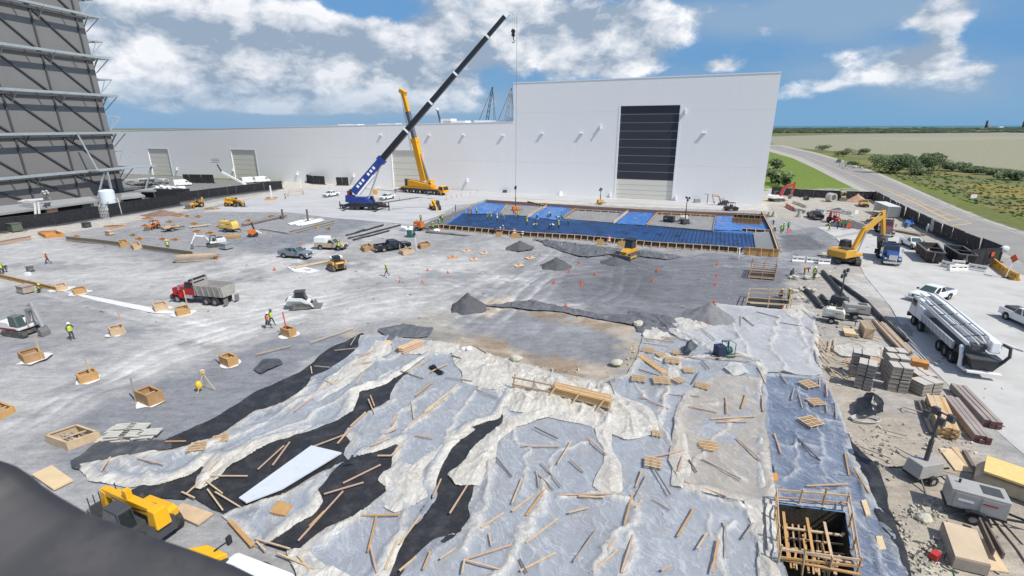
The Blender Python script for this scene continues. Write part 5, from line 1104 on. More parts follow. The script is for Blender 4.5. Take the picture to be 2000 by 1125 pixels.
def bulldozer():
 a,b=G(1205,511),G(1247,496);t=thing('bulldozer','yellow bulldozer pushing dark gravel in the middle of the site','bulldozer',(a+b)/2,ang(b,a))
 for s in(-1,1):
  track(t,-1.9,1.5,s*.95,.55,.95);MB().bar((-.2,s*1.35,.5),(2.0,s*1.35,.45),.22).build('push_arm',M_YEL,t)
 MB().prism([(-2.0,.6),(1.6,.6),(1.7,1.3),(.4,1.7),(-1.9,1.7)],-.65,.65).build('body',M_YEL,t,bevel=.06)
 MB().hexa([(2.0,-1.7,.05),(2.15,-1.7,.05),(2.15,1.7,.05),(2.0,1.7,.05)],[(2.1,-1.7,.85),(2.3,-1.7,.85),(2.3,1.7,.85),(2.1,1.7,.85)]).build('blade',M_STEEL,t)
 B=[(-1.3,-.65,1.6),(.35,-.65,1.6),(.35,.65,1.6),(-1.3,.65,1.6)];T=[(-1.2,-.6,3.0),(.15,-.6,3.0),(.15,.6,3.0),(-1.2,.6,3.0)]
 MB().hexa(B,T).build('cab',M_BLACK,t,bevel=.04)
 for i,j in((0,1),(1,2),(2,3),(3,0)):pane(t,[B[i],B[j],T[j],T[i]],M_GLASS,.14,.02)
 MB().box(-1.4,.45,-.8,.8,3.0,3.14).build('cab_roof',M_BLACK,t)
 for s in(-.5,.5):MB().cyl((1.0,s,1.2),(2.1,s,.6),.09,n=7).build('hydraulic_ram',M_CHROME,t)
 MB().bar((-2.0,0,.9),(-2.7,0,.5),.8,.3).build('ripper',M_YEL,t)
bulldozer()
M_CBLUE=mat('crane_blue',(.02,.045,.22),.35,noise=.04);M_BOOMB=mat('boom_black',(.012,.013,.018),.4);M_CYEL=mat('crane_yellow',(.78,.36,.008),.35,noise=.03)
def blue_crane():
 a,b=G(757,411),G(668,408.5);c=(a+b)/2;A=ang(b,a);t=thing('truck_crane','blue three axle crane with a long black telescopic boom','crane',c,A)
 L=(a-b).length/2;MI=Matrix.Rotation(-A,4,'Z')
 MB().box(-4.8,4.9,-1.3,1.3,.9,1.6).build('carrier',M_BLACK,t)
 for x in(-2.9,-1.35,2.3):
  for s in(-1,1):wheel(t,x,s*1.15,.72,.5,M_DKGREY)
 for x in(-4.4,4.5):
  MB().box(x-.35,x+.35,-3.3,3.3,.85,1.25).build('outrigger_beam',M_BLACK,t)
  for s in(-1,1):
   MB().cyl((x,s*3.1,.1),(x,s*3.1,1.5),.12,n=8).build('outrigger_leg',M_STEEL,t);MB().cyl((x,s*3.1,0),(x,s*3.1,.12),.35,n=10).build('outrigger_pad',M_DKGREY,t)
 for s,x in((-1,-4.6),(1,4.7)):MB().box(min(x,s*7.1),max(x,s*7.1),-.25,.25,.8,1.3).build('outrigger_beam',M_BLACK,t)
 for s in(-1,1):MB().cyl((s*7.0,0,0),(s*7.0,0,2.1),.14,n=8).build('outrigger_leg',M_BLACK,t);MB().cyl((s*7.0,0,0),(s*7.0,0,.1),.4,n=10).build('outrigger_pad',M_DKGREY,t)
 MB().box(3.0,4.8,-1.25,1.25,1.61,2.1).build('deck',M_BLACK,t)
 MB().prism([(-4.7,2.2),(-4.5,3.9),(-2.9,3.9),(-2.4,3.5),(.8,3.5),(2.6,2.2),(2.6,1.9),(-3.4,1.9)],-1.25,.35).build('superstructure',M_CBLUE,t,bevel=.06)
 MB().box(-4.7,-2.9,.36,1.25,2.0,3.7).build('counterweight',M_CBLUE,t)
 B=[(.8,.45,1.9),(2.8,.45,1.9),(2.8,1.3,1.9),(.8,1.3,1.9)];T=[(.9,.5,3.6),(2.2,.5,3.6),(2.2,1.25,3.6),(.9,1.25,3.6)]
 MB().hexa(B,T).build('cab',M_CBLUE,t,bevel=.05)
 for i,j in((0,1),(1,2),(2,3),(3,0)):pane(t,[B[i],B[j],T[j],T[i]],M_GLASS,.1,.02)
 tip_w=AtY(992,25,c.y+2.5);tip=MI@(tip_w-c);piv=MI@(AtY(694,372,c.y)-c);d=tip-piv
 up=Vector((0,1,0));at=lambda f:piv+d*f
 f1=.185
 MB().bar(piv-d*.012,at(f1),1.75,1.35,up=up,w2=1.6).build('base_boom',M_CBLUE,t)
 MB().bar(piv-d*.0+Vector((.9,0,-1.0)),at(.11)+Vector((.8,0,-.8)),.5,1.0,up=up).build('boom_underside',M_WHITE,t)
 seg=[f1,.355,.515,.675,.875,.985];w=[1.42,1.3,1.18,1.06,.95]
 for i in range(5):
  MB().bar(at(seg[i]),at(seg[i+1]),w[i],w[i]*.85,up=up).build('boom_section',M_BOOMB,t)
  if i:MB().bar(at(seg[i]-.004),at(seg[i]+.004),w[i-1]+.12,w[i-1]*.85+.1,up=up).build('boom_collar',M_WHITE,t)
 MB().bar(at(f1-.012),at(f1+.008),2.2,1.5,up=up).build('boom_collar',M_CBLUE,t)
 MB().bar(at(.98),at(1.0),1.25,1.1,up=up).build('boom_head',M_WHITE,t)
 MB().bar(at(1.0)+Vector((0,0,.3)),at(1.0)+Vector((1.6,0,-.2)),.35,.6,up=up).build('head_sheave',M_WHITE,t)
 MB().cyl(Vector((1.6,-.3,3.0)),at(.155)+Vector((.6,0,-.6)),.24,n=9).build('luffing_ram',M_CHROME,t);MB().cyl(at(.1)+Vector((.6,0,-.9)),at(.2),.16,n=7).build('boom_hose',M_WHITE,t)
 hk=at(1.0)+Vector((1.3,0,-.3))
 for s in(-.25,.25):MB().cyl(hk+Vector((s,0,0)),hk+Vector((s,0,-3.6)),.035,n=4).build('hoist_rope',M_STEEL,t)
 h=MB();h.cyl(hk+Vector((0,-.3,-3.8)),hk+Vector((0,.3,-3.8)),.5,n=12);h.cyl(hk+Vector((0,-.28,-4.6)),hk+Vector((0,.28,-4.6)),.42,n=12);h.build('hook_block',M_BLACK,t)
 MB().tube([hk+Vector((0,0,-5)),hk+Vector((.1,0,-5.6)),hk+Vector((.35,0,-6.0)),hk+Vector((.1,0,-6.35)),hk+Vector((-.3,0,-6.1))],.13,6).build('hook',M_BLACK,t)
 ln=MI@(AtY(1007.5,398,tip_w.y)-c);MB().cyl(hk+Vector((.9,0,.2)),Vector((ln.x,hk.y,ln.z)),.045,n=4).build('hoist_line',M_STEEL,t)
 MB().box(-4.3,-4.0,-.6,.9,3.9,5.0).build('winch',M_RED,t);MB().box(-3.7,-3.2,-.3,.3,3.9,5.4).build('exhaust',M_DKGREY,t)
 for k in range(7):
  q=at(.02+.0185*k);MB().bar(q+Vector((.05,-.69,.05)),q+d*.0105+Vector((.05,-.69,.05)),.75,.02,up=up).build('lettering',M_WHITE,t)if k!=3 else None
blue_crane()
def yellow_crane():
 a,b=G(872,382),G(789,375);c=(a+b)/2;A=ang(b,a);t=thing('truck_crane','yellow six axle crane standing in front of a roller door','crane',c,A);MI=Matrix.Rotation(-A,4,'Z')
 L=(a-b).length;f=L/2
 MB().box(-f,f-2.4,-1.4,1.4,1.0,1.8).build('carrier',M_DKGREY,t)
 MB().prism([(f-3.6,.9),(f,.9),(f,1.6),(f-.35,2.9),(f-2.0,3.0),(f-2.2,2.2),(f-3.6,2.1)],-1.35,1.35).build('driver_cab',M_CYEL,t,bevel=.08)
 pane(t,[(f-.02,-1.2,1.7),(f-.02,1.2,1.7),(f-.36,1.2,2.85),(f-.36,-1.2,2.85)],M_GLASS,.05,.06,'windscreen')
 pane(t,[(f-1.9,-1.36,1.7),(f-.25,-1.36,1.7),(f-.45,-1.36,2.8),(f-1.9,-1.36,2.8)],M_GLASS,.06,.03)
 for k in range(6):
  for s in(-1,1):wheel(t,-f+1.6+(L-4.4)*k/5+(.5 if k>2 else 0),s*1.2,.7,.5,M_STEEL)
 MB().box(-f+.3,f-3.7,-1.45,1.45,1.81,2.2).build('deck',M_CYEL,t)
 MB().prism([(-f+2.4,2.3),(-f+2.6,4.4),(-f+5.4,4.2),(-f+8.5,3.7),(f-5.0,3.1),(f-5.2,2.3)],-1.35,1.2).build('superstructure',M_CYEL,t,bevel=.1)
 MB().box(-f+2.0,-f+3.2,-1.4,-.5,2.4,4.6).build('counterweight',M_DKGREY,t);MB().box(f-7.0,f-5.4,-1.2,1.0,3.8,4.7).build('winch_drum',M_CYEL,t)
 W_=lambda px,py,dy=0:MI@(AtY(px,py,c.y+dy)-c)
 p0,p1,p2,p3=W_(829,353),W_(810,272),W_(797,218),W_(787,180);up=(0,1,0)
 MB().bar(p0,p1,2.15,1.6,up=up,w2=1.75).build('base_boom',M_CYEL,t);MB().bar(p1,p2,1.2,1.2,up=up).build('boom_section',mat('boom_grey',(.13,.14,.16),.4),t)
 MB().bar(p2,p3,1.05,1.0,up=up).build('boom_section',M_CYEL,t);MB().bar(p3+Vector((-1.1,0,.6)),p3+Vector((1.0,0,-.5)),1.1,1.3,up=up).build('boom_head',M_CYEL,t)
 MB().bar(p1-(p1-p0)*.08,p1+(p1-p0)*.03,2.1,1.8,up=up).build('boom_collar',M_CYEL,t)
 MB().bar(p0+Vector((-1.5,0,.5)),p1+Vector((-.4,0,1.2)),.4,.4).build('luffing_frame',M_ORG,t);MB().cyl(p0+Vector((2.2,0,-1.0)),p1+(p0-p1)*.35+Vector((.8,0,0)),.32,n=9).build('luffing_ram',M_STEEL,t)
 for dx in(-1.0,-.5):MB().cyl(p3+Vector((dx,0,0)),p0+Vector((dx-4.2,0,9.5)),.05,n=4).build('hoist_rope',M_DKGREY,t)
 MB().box(-f-1.6,-f,-.8,.8,.5,1.3).build('outrigger_box',M_STEEL,t)
 for x in(-f-.8,f-5):
  for s in(-1,1):MB().box(x-.3,x+.3,min(s*1.4,s*3.4),max(s*1.4,s*3.4),.8,1.2).build('outrigger_beam',M_STEEL,t);MB().cyl((x,s*3.2,0),(x,s*3.2,1.3),.15,n=8).build('outrigger_leg',M_STEEL,t)
yellow_crane()
def pump_truck():
 a,b=G(1783,634),G(1857,707);d=(a-b).normalized();rt=Vector((d.y,-d.x,0));A=math.atan2(d.y,d.x)
 c=(a+b)/2+rt*1.05;t=thing('concrete_pump_truck','white concrete pump truck with its long boom folded over the cab','pump truck',c,A);D=(a-b).length;h=D/2
 MB().box(-h-2.6,h+1.0,-.5,.5,.75,1.1).build('chassis',M_BLACK,t)
 for x in(h,h-1.9,-h+2.7,-h+1.35,-h):
  for s in(-1,1):wheel(t,x,s*1.0,.54,.36 if x>0 else.56)
 B=[(h-.2,-1.2,1.0),(h+1.7,-1.2,1.0),(h+1.7,1.2,1.0),(h-.2,1.2,1.0)];T=[(h-.15,-1.15,2.9),(h+1.5,-1.15,2.9),(h+1.5,1.15,2.9),(h-.15,1.15,2.9)]
 MB().hexa(B,T).build('cab',M_WHITE,t,bevel=.08)
 mid=lambda i:Vector(B[i]).lerp(Vector(T[i]),.48)
 pane(t,[mid(1),mid(2),T[2],T[1]],M_GLASS,.12,.02,'windscreen')
 for i,j in((0,1),(2,3)):pane(t,[mid(i),mid(j),Vector(T[j]),Vector(T[i])],M_GLASS,.2,.02)
 MB().box(h+1.6,h+1.85,-1.2,1.2,.5,.95).build('bumper',M_DKGREY,t)
 MB().box(h-1.9,h-.35,-1.2,1.2,1.1,2.5).build('turret_box',M_WHITE,t,bevel=.05)
 for s in(-1,1):
  MB().box(-h+.2,h-2.1,s*1.15-.08,s*1.15+.08,1.25,2.0).build('side_deck',mat('pump_grey',(.40,.43,.44),.5,noise=.15),t)
  for k in range(9):
   x=-h+.4+(D-2.6)*k/8;MB().bar((x,s*1.25,1.3),(x+.5,s*1.25,1.95),.06,.05).build('ladder_rung',M_WHITE,t)
  MB().bar((-h+.1,s*1.26,2.02),(h-2.0,s*1.26,2.02),.07).build('side_rail',M_WHITE,t)
 for k,(y,z,w,hh)in enumerate(((-.78,2.95,.78,.5),(-.12,2.7,.26,.42),(.32,2.62,.24,.4),(.74,2.5,.22,.34))):
  MB().bar((-h-2.2+.35*k,y,z-.1),(h+1.6-.3*k,y,z+.12),w,hh,h2=hh*.8).build('boom_section',mat('pump_boom',(.72,.76,.78),.3,noise=.04)if k!=1 else MATS['pump_grey'],t,bevel=.03)
 for y,z in((1.12,3.0),(.62,3.3),(.0,3.48),(-.55,3.5)):
  MB().tube([(h+1.2,y,z),(h-2.5,y,z+.05),(-h-1.2,y,z-.25),(-h-2.2,y*.7,z-.5)],.085,7).build('delivery_pipe',mat('pump_pipe',(.62,.61,.58),.35,noise=.1),t)
 for k in range(5):
  x=-h-1.0+(D+1.5)*k/4;MB().bar((x,-.4,3.35),(x,1.15,3.0),.07).build('pipe_bracket',M_DKGREY,t)
 MB().box(-h-2.7,-h-1.7,-.95,-.2,2.3,3.3,.15,.05).build('boom_joint',M_WHITE,t,bevel=.1);MB().box(-h-2.3,-h-1.5,-.1,.9,2.2,2.75,.1).build('boom_joint',M_DKGREY,t,bevel=.05)
 MB().tube([(-h-2.0,-1.2,3.0),(-h-2.9,-1.4,3.0),(-h-3.3,-1.3,2.4),(-h-3.2,-.9,1.6)],.13,8).build('end_hose',M_BLACK,t)
 MB().tube([(-h-1.9,-1.0,3.2),(-h-2.4,-1.9,2.9),(-h-2.9,-2.3,2.9)],.10,7).build('delivery_pipe',MATS['pump_pipe'],t)
 MB().hexa([(-h-2.9,-.7,.7),(-h-1.7,-.7,.7),(-h-1.7,.7,.7),(-h-2.9,.7,.7)],[(-h-3.2,-1.15,1.75),(-h-1.6,-1.15,1.75),(-h-1.6,1.15,1.75),(-h-3.2,1.15,1.75)]).build('hopper',M_BLACK,t)
 MB().box(-h-3.25,-h-1.6,-1.2,1.2,1.76,1.84).build('hopper_grate',M_DKGREY,t)
 MB().tube([(-h-1.2,1.15,2.2),(-h-1.9,1.3,1.6),(-h-2.1,1.3,.6),(-h-2.6,1.0,.45)],.16,8).build('suction_pipe',M_WHITE,t)
 MB().box(-h-1.5,h-2.1,-.9,.9,1.12,1.7).build('water_tank',M_DKGREY,t)
 MB().box(-h-3.4,-h-2.9,-1.2,1.2,.55,.68).build('rear_bumper',M_WHITE,t)
pump_truck()
trailer_unit('grey welding generator on a trailer with a black hose coil, lower right',G(1893,1006),ang(G(1850,985),G(1940,1010)),mat('grey_housing',(.36,.36,.34),.45,noise=.08,dirt=(.25,.2,.14,.35),dscale=1.5),2.6,1.35,1.15)
trailer_unit('grey welding generator on a trailer beside the small white one',G(1668,620),ang(G(1648,617),G(1692,622)),mat('grey_housing',(.36,.36,.34)),2.6,1.2,1.0)
trailer_unit('small cream white rounded generator trailer beside the film edge',G(1625,629),ang(G(1606,626),G(1640,632)),mat('cream_white',(.66,.66,.56),.45),2.1,1.2,1.0,rounded=True)
trailer_unit('orange air compressor trailer near the blue mat corner',G(819,450),ang(G(811,449),G(830,451)),M_ORG,2.0,1.3,1.3,'compressor_trailer','compressor')
trailer_unit('yellow rounded tank trailer among the timber forms',G(449,452),ang(G(433,450),G(466,453)),mat('pale_yellow',(.72,.50,.12),.4,noise=.05),3.9,1.6,1.6,'tank_trailer','trailer',rounded=True)
trailer_unit('dark trailer loaded with planks among the timber forms',G(334,451),ang(G(323,452),G(348,448)),mat('plank_load',(.5,.34,.18),.8,noise=.2),3.2,1.5,.4,'flat_trailer','trailer')
trailer_unit('black dump trailer parked on the grey pad',G(1306,436),ang(G(1297,435),G(1316,437)),M_DKGREY,2.4,1.5,1.0,'dump_trailer','trailer')
trailer_unit('white generator trailer parked on the grey pad',G(1335,434),ang(G(1329,436),G(1342,432)),MATS['cream_white'],1.8,1.1,.9,rounded=True)
light_tower('light tower on a black trailer beside the honey timber stack, nearest the camera',(1798,934),(1818,796),ang(G(1760,925),G(1825,915)),mat('lt_grey',(.35,.34,.32),.45,noise=.1),4)
light_tower('light tower standing over the black pipes',(1637,599),(1648,524),2.2,M_DKGREY,4)
light_tower('light tower on the grey pad at the right of the blue mat',(1337,440),(1340,383),.4,M_DKGREY,3)
light_tower('yellow based light tower in front of the white hall',(1172,399),(1173,366),.3,M_YEL,4)
light_tower('slim dark light tower right under the crane hook line',(1007,413),(1004,362),.3,M_ORG,4)
# the blue membrane, reinforcement and formwork
M_PLY=mat('plywood_honey',(.46,.27,.105),.7,noise=.18,nscale=1.5,stretch=(1,1,3))
M_PLYL=mat('plywood_pale',(.60,.46,.28),.7,noise=.12,nscale=1.2)
M_LUM=mat('lumber_tan',(.52,.385,.24),.75,noise=.18,nscale=2)
M_LUMG=mat('lumber_weathered',(.34,.29,.24),.8,noise=.2,nscale=2)
M_LUMP=mat('lumber_pinkish',(.47,.32,.22),.75,noise=.18,nscale=2)
M_LUMK=mat('lumber_dark',(.15,.12,.10),.8,noise=.2,nscale=2)
M_ORPLY=mat('orange_ply',(.55,.25,.07),.7,noise=.15,nscale=1.5)
M_FORMD=mat('form_inside',(.085,.05,.03),.85,noise=.25,nscale=1)
M_REBAR=mat('rebar_steel',(.03,.034,.045),.7,metal=.2)
M_RUSTB=mat('rusty_rebar',(.17,.075,.05),.8,noise=.2)
M_BLUE=mat('blue_membrane',(.04,.16,.46),.5,noise=.30,nscale=.5,bump=.4,bscale=2,dirt=(.04,.085,.17,.7),dscale=.25)
M_BLUEB=mat('bright_blue_sheet',(.042,.16,.45),.45,noise=.35,nscale=.9,bump=1.0,bscale=1.1,dirt=(.30,.22,.14,.5),dscale=.5)
M_MAUVE=mat('mauve_bed',(.155,.125,.145),.8,noise=.25,nscale=.8)
M_PAD=mat('grey_pad',(.225,.225,.225),.9,noise=.22,nscale=.6,bump=.5,bscale=3)
REG=[(862,446),(900,416),(952,391),(1030,396),(1155,404),(1280,411),(1492,419),(1504,454),(1517,494.5),(1449,492),(1395,488),(1280,481),(1167,470),(1030,461)]
flat_sheet('blue_membrane',ccw(PX(REG)),.10,M_BLUE)
flat_sheet('mauve_bed',ccw(PX([(945,394),(952,391),(1030,396),(1155,404),(1280,411),(1492,419),(1496,428),(1390,426),(1280,420),(1210,417),(1120,412),(1060,404),(985,400)])),.14,M_MAUVE)
def pad(name,poly,z,m,label=None,cat=None):
 c=sum((G(*p)for p in poly),Vector())/len(poly);mb=MB();mb.plate(ccw([(G(*p)-c).to_2d()[:]for p in poly]),.0,z);o=mb.build(name,m,loc=(c.x,c.y,0))
 if label:tag(o,label,cat)
 else:o['kind']='structure'
 return o
for q in([(975,421),(988,402),(1062,406),(1062,410),(1030,424)],[(1099,429),(1122,413),(1211,418),(1198,437)],[(1264,442),(1283,421),(1396,426),(1391,453)]):pad('grey_pad',q,.30,M_PAD)
def crumpled(name,poly,m,label,cat,amp=.3,z0=.15,res=.4,seed=0):
 P=PX(poly);A=np.array(P);lo=A.min(0)-.5;hi=A.max(0)+.5;x,y=np.meshgrid(np.arange(lo[0],hi[0],res),np.arange(lo[1],hi[1],res))
 sd=sdf(x,y,P)+(fbm(x*.8,y*.8,3,seed)-.5)*.8;z=z0+amp*ridge(x*.5,y*.5,3,seed+1)
 o=grid_mesh(name,x,y,z,None,m,mask=sd>0,smooth=False);tag(o,label,cat)
for i,(q,lb)in enumerate([([(898,420),(928,402),(962,398),(978,406),(965,420)],'crumpled bright blue sheet at the left corner of the mat'),([(1050,428),(1068,404),(1112,406),(1092,432)],'bright blue sheet between the first two grey pads'),([(1199,438),(1226,416),(1280,415),(1262,443)],'bright blue sheet between the second and third grey pads'),([(1392,452),(1397,424),(1432,424),(1433,438),(1488,447),(1487,454)],'bright blue sheet below the timber stair forms at the right')]):
 crumpled('blue_sheet',q,M_BLUEB,lb,'plastic sheet',seed=10*i)
def rebar():
 field=PX([(866,445),(905,418),(975,422),(1030,425),(1050,429),(1199,438),(1262,443),(1391,453),(1470,459),(1476,491),(1395,486),(1280,479),(1167,468),(1030,459)])
 A=np.array(field);o=Vector((*field[0],0));dx=(G(1280,479)-G(1030,459)).normalized();dy=Vector((-dx.y,dx.x,0));mb=MB()
 def clip(p,d):
  t=np.linspace(-90,90,1400);X=p.x+d.x*t;Y=p.y+d.y*t;k=sdf(X,Y,field)>0;i=np.flatnonzero(np.diff(k.astype(int)))
  return[(t[a],t[b])for a,b in zip(i[::2],i[1::2])]
 for k in range(-60,60):
  for p,d,m in((o+dy*k*.42,dx,0),(o+dx*k*.75,dy,0)):
   for a,b in clip(p,d):q0,q1=p+d*a,p+d*b;mb.bar((q0.x,q0.y,.24+.07*m),(q1.x,q1.y,.24+.07*m),.034)
 for k in range(60,130):
  p=o+dx*k*.75
  for a,b in clip(p,dy):q0,q1=p+dy*a,p+dy*b;mb.bar((q0.x,q0.y,.24),(q1.x,q1.y,.24),.055)
 r_=random.Random(5)
 for k in range(60):
  p=o+dx*r_.uniform(2,60)+dy*r_.uniform(1,9)
  if sdf(np.array([p.x]),np.array([p.y]),field)[0]>.5:mb.box(p.x-.5,p.x+.5,p.y-.06,p.y+.06,.3,.36)
 mb.build('rebar_mat',M_REBAR)['kind']='stuff'
 mb=MB();f2=[G(1471,459),G(1503,456),G(1516,493),(G(1476,492))]
 for k in range(26):
  u=k/25;a,b=f2[0].lerp(f2[1],u),f2[3].lerp(f2[2],u);mb.bar((a.x,a.y,.35),(b.x,b.y,.35),.07);a,b=f2[0].lerp(f2[3],u),f2[1].lerp(f2[2],u);mb.bar((a.x,a.y,.42),(b.x,b.y,.42),.07)
 mb.build('rebar_mat',mat('pale_rebar',(.30,.31,.33),.6))['kind']='stuff'
 mb=MB();e=[(950,392.5),(1030,397.5),(1155,406),(1280,413),(1490,421)]
 for a,b in zip(e[:-1],e[1:]):
  p,q=G(*a),G(*b)
  for s in range(9):o_=Vector((.12,-.55*s-.3,0));mb.bar(p+o_+Vector((0,0,.3+.1*(s%3))),q+o_+Vector((0,0,.3+.1*(s%3))),.09)
  n=int((q-p).length/.9)
  for k in range(n):c=p.lerp(q,k/n);mb.bar(c+Vector((0,-.3,.45)),c+Vector((.3,-5,.45)),.07)
 mb.build('rebar_mat',M_RUSTB)['kind']='stuff'
rebar()
flat_sheet('grey_bed',ccw(PX([(1471,459),(1503,456),(1516,493.5),(1476,491)])),.2,mat('grey_bed_soil',(.16,.165,.18),.9,noise=.2))
SH={}
def formwork(pts,h,step,label,railm=M_LUM,panelm=M_FORMD,cat='formwork',lean=.75,out=-1,name='timber_formwork',plyrun=None,studs=True):
 P=[G(*p)for p in pts];t=thing(name,label,cat,P[0])
 for a,b in zip(P[:-1],P[1:]):
  d=(b-a);L=d.length;d.normalize();nrm=Vector((-d.y,d.x,0))*out;n=max(1,round(L/step));o=a-P[0];A=math.atan2(d.y,d.x)
  MB().bar(o+nrm*.06+Vector((0,0,h)),o+d*L+nrm*.06+Vector((0,0,h)),.16,.09).build('top_rail',railm,t);MB().bar(o+nrm*.12+Vector((0,0,.12)),o+d*L+nrm*.12+Vector((0,0,.12)),.1,.1).build('bottom_rail',railm,t)
  key=('fp',round(L/n,2),h,panelm.name);w=L/n
  if key not in SH:SH[key]=MB().box(.01,w-.01,-.02,.02,.02,h-.05).mesh('form_panel',panelm)
  key2=('st',h,lean,railm.name,out)
  if key2 not in SH:SH[key2]=MB().bar((0,out*.1,h-.05),(0,out*lean,.03),.10,.11).mesh('stud',railm)
  for i in range(n):
   q=o+d*w*i;inst(SH[key],'form_panel',t,q,(0,0,A))
   if studs:inst(SH[key2],'stud',t,q+d*w*.5,(0,0,A))
 return t
formwork([(838,449),(862,447),(1030,462.5),(1130,468)],.95,1.5,'timber edge form left of the striped drums, along the blue mat')
formwork([(1130,468),(1167,471.5),(1280,482.5),(1395,489.5),(1449,494)],.95,1.45,'long timber edge form behind the bulldozer, along the near edge of the blue mat')
formwork([(1451,497),(1520,502)],1.3,1.7,'tall honey plywood form with open boxes beside the white helmeted worker',M_PLY,M_PLY)
for px,w in((1172,12),(1214,14),(1007,16),(974,10)):
 y=449.5+(px-862)*.0785;o=MB().box(-w*.05,w*.05,-.05,.05,0,1.05).build('plywood_gusset',M_PLY,loc=G(px,y+4.5));tag(o,{1172:'plywood plate on the edge form left of the bulldozer cab',1214:'plywood plate on the edge form touching the bulldozer cab',1007:'plywood plate on the edge form at the orange striped drum',974:'plywood plate on the edge form beside the kneeling pair'}[px],'plywood')
formwork([(1517,495),(1504,455),(1486,418)],.8,1.6,'timber side form at the right end of the blue mat',studs=True)
formwork([(1449,452.5),(1502,456)],.7,2.0,'short pale form above the grey steel bed',M_PLYL)
formwork([(978,420),(990,403)],.6,1.2,'timber form on the left side of the first grey pad');formwork([(1030,425),(1068,404)],.6,3,'pale board form on the right of the first grey pad',M_PLYL,M_PLYL,studs=False)
formwork([(1099,429),(1125,411)],.6,1.1,'honey timber form left of the second grey pad',M_PLY);formwork([(1198,437),(1226,415)],.6,3,'pale board form right of the second grey pad',M_PLYL,M_PLYL,studs=False)
formwork([(1122,413),(1211,418)],.6,2.0,'dark backed timber form behind the second grey pad',M_PLYL);formwork([(1262,443),(1284,419)],.6,2,'orange timber form left of the third grey pad',M_PLY,M_PLY,studs=False)
formwork([(1284,420),(1396,426)],.7,2.2,'brown timber form behind the third grey pad',M_PLYL,M_ORPLY);formwork([(1391,453),(1396,426)],.5,3,'grey kerb form right of the third grey pad',M_PAD,M_PAD,studs=False)
formwork([(1264,442.5),(1391,453.5)],.35,4,'grey kerb along the near side of the third grey pad',M_PAD,M_PAD,studs=False);formwork([(1099,429.5),(1198,437.5)],.3,4,'grey kerb along the near side of the second grey pad',M_PAD,M_PAD,studs=False)
formwork([(1030,397),(1062,405)],.7,1.6,'timber form behind the first grey pad',M_PLYL);formwork([(955,419),(1030,424.5)],.3,4,'grey kerb along the near side of the first grey pad',M_PAD,M_PAD,studs=False)
formwork([(790,446.5),(840,430),(952,390.5)],.35,4,'pale concrete kerb at the left end of the blue mat',M_CONC,M_CONC,studs=False,name='kerb',cat='kerb')
flat_sheet('dark_trench',ccw(PX([(803,449),(842,432),(950,393),(940,400),(862,444),(838,450)])),.05,mat('trench_soil',(.13,.13,.135),.95,noise=.2))
sf=formwork([(1429,436),(1487,440)],1.3,.9,'tall honey timber form with many upright ribs on the bright blue sheet',M_PLY,M_ORPLY,lean=.1)
formwork([(1433,429),(1490,432)],1.3,1.2,'rear honey timber form behind the ribbed one',M_PLY,M_FORMD,lean=.1)
BOXM=[M_PLY,mat('plywood_stained',(.36,.215,.10),.75,noise=.3,nscale=1.2),mat('plywood_bright',(.50,.29,.11),.7,noise=.15,nscale=1.5),M_LUM]
def boxform(near,right,left,h,label,m=None,stake=None,stakem=M_LUM,fill=None,plastic=True,cat='formwork box',braces=True,group='timber formwork boxes'):
 m=m or BOXM[int(near[0]*7+near[1])%4];a,b,c=G(*near),G(*right),G(*left);d=b+c-a;t=thing('formwork_box',label,cat,a,0,group);z0=site_zf((a+d)/2);t.location.z=z0-.03;o=lambda p:p-Vector((a.x,a.y,0))
 th=.07;pts=[o(a),o(b),o(d),o(c)];ce=sum(pts,Vector())/4
 for p,q in zip(pts,pts[1:]+pts[:1]):
  n=(q-p).normalized();i_=Vector((-n.y,n.x,0))*th
  MB().hexa([p,q,q+i_-n*th,p+i_+n*th],[v+Vector((0,0,h))for v in(p,q,q+i_-n*th,p+i_+n*th)]).build('board',m,t)
  MB().hexa([v+Vector((0,0,h+.003))for v in(p,q,q+i_*2.2-n*th*2.2,p+i_*2.2+n*th*2.2)],[v+Vector((0,0,h+.06))for v in(p,q,q+i_*2.2-n*th*2.2,p+i_*2.2+n*th*2.2)]).build('top_board',m,t)
 if braces:MB().bar((pts[0]+pts[3])/2+Vector((0,0,h*.8)),(pts[1]+pts[2])/2+Vector((0,0,h*.8)),.08).build('brace',M_LUM,t)
 if stake:
  s=G(*stake[:2])-Vector((a.x,a.y,0));MB().bar(s,s+Vector((random.uniform(-.3,.1),.1,stake[2])),.09).build('stake',stakem,t)
 if plastic:
  e=MB();n=14;rr=random.Random(int(near[0]));vs=[]
  for k in range(n):
   an=2*math.pi*k/n;v=ce+Vector((math.cos(an),math.sin(an),0))*((pts[2]-pts[0]).length*.5*rr.uniform(.85,1.25));vs.append((v.x,v.y,.06+rr.uniform(0,.04)))
  e.add(vs,[tuple(range(n))]).build('plastic_skirt',MATS['white_skirt'],t)
 if fill:
  for k in range(26):
   q=pts[0].lerp(pts[1],random.uniform(.1,.9)).lerp(pts[3].lerp(pts[2],random.uniform(.1,.9)),random.uniform(.1,.9));MB().at(q+Vector((0,0,.25)),(random.random(),random.random(),random.random()*3)).box(-.3,.3,-.06,.06,-.03,.03).build('scrap_piece',fill,t)
 return t
mat('white_skirt',(.68,.69,.70),.5,noise=.1)
def site_zf(p):return float(site_z(np.array([[p.x]]),np.array([[p.y]]))[0,0])
boxform((53,722),(92,710),(41,712),.75,'long timber box with a leaning board, left of the mini excavator bucket',stake=(85,712,2.3))
boxform((157,753),(195,741),(151,744),.7,'long timber box with a yellow tagged stake, second in the left row',stake=(182,742,2.0))
boxform((219,662),(247,656),(214,655),.75,'timber box right of the worker on the phone, with a tall leaning stake',stake=(246,654,2.6))
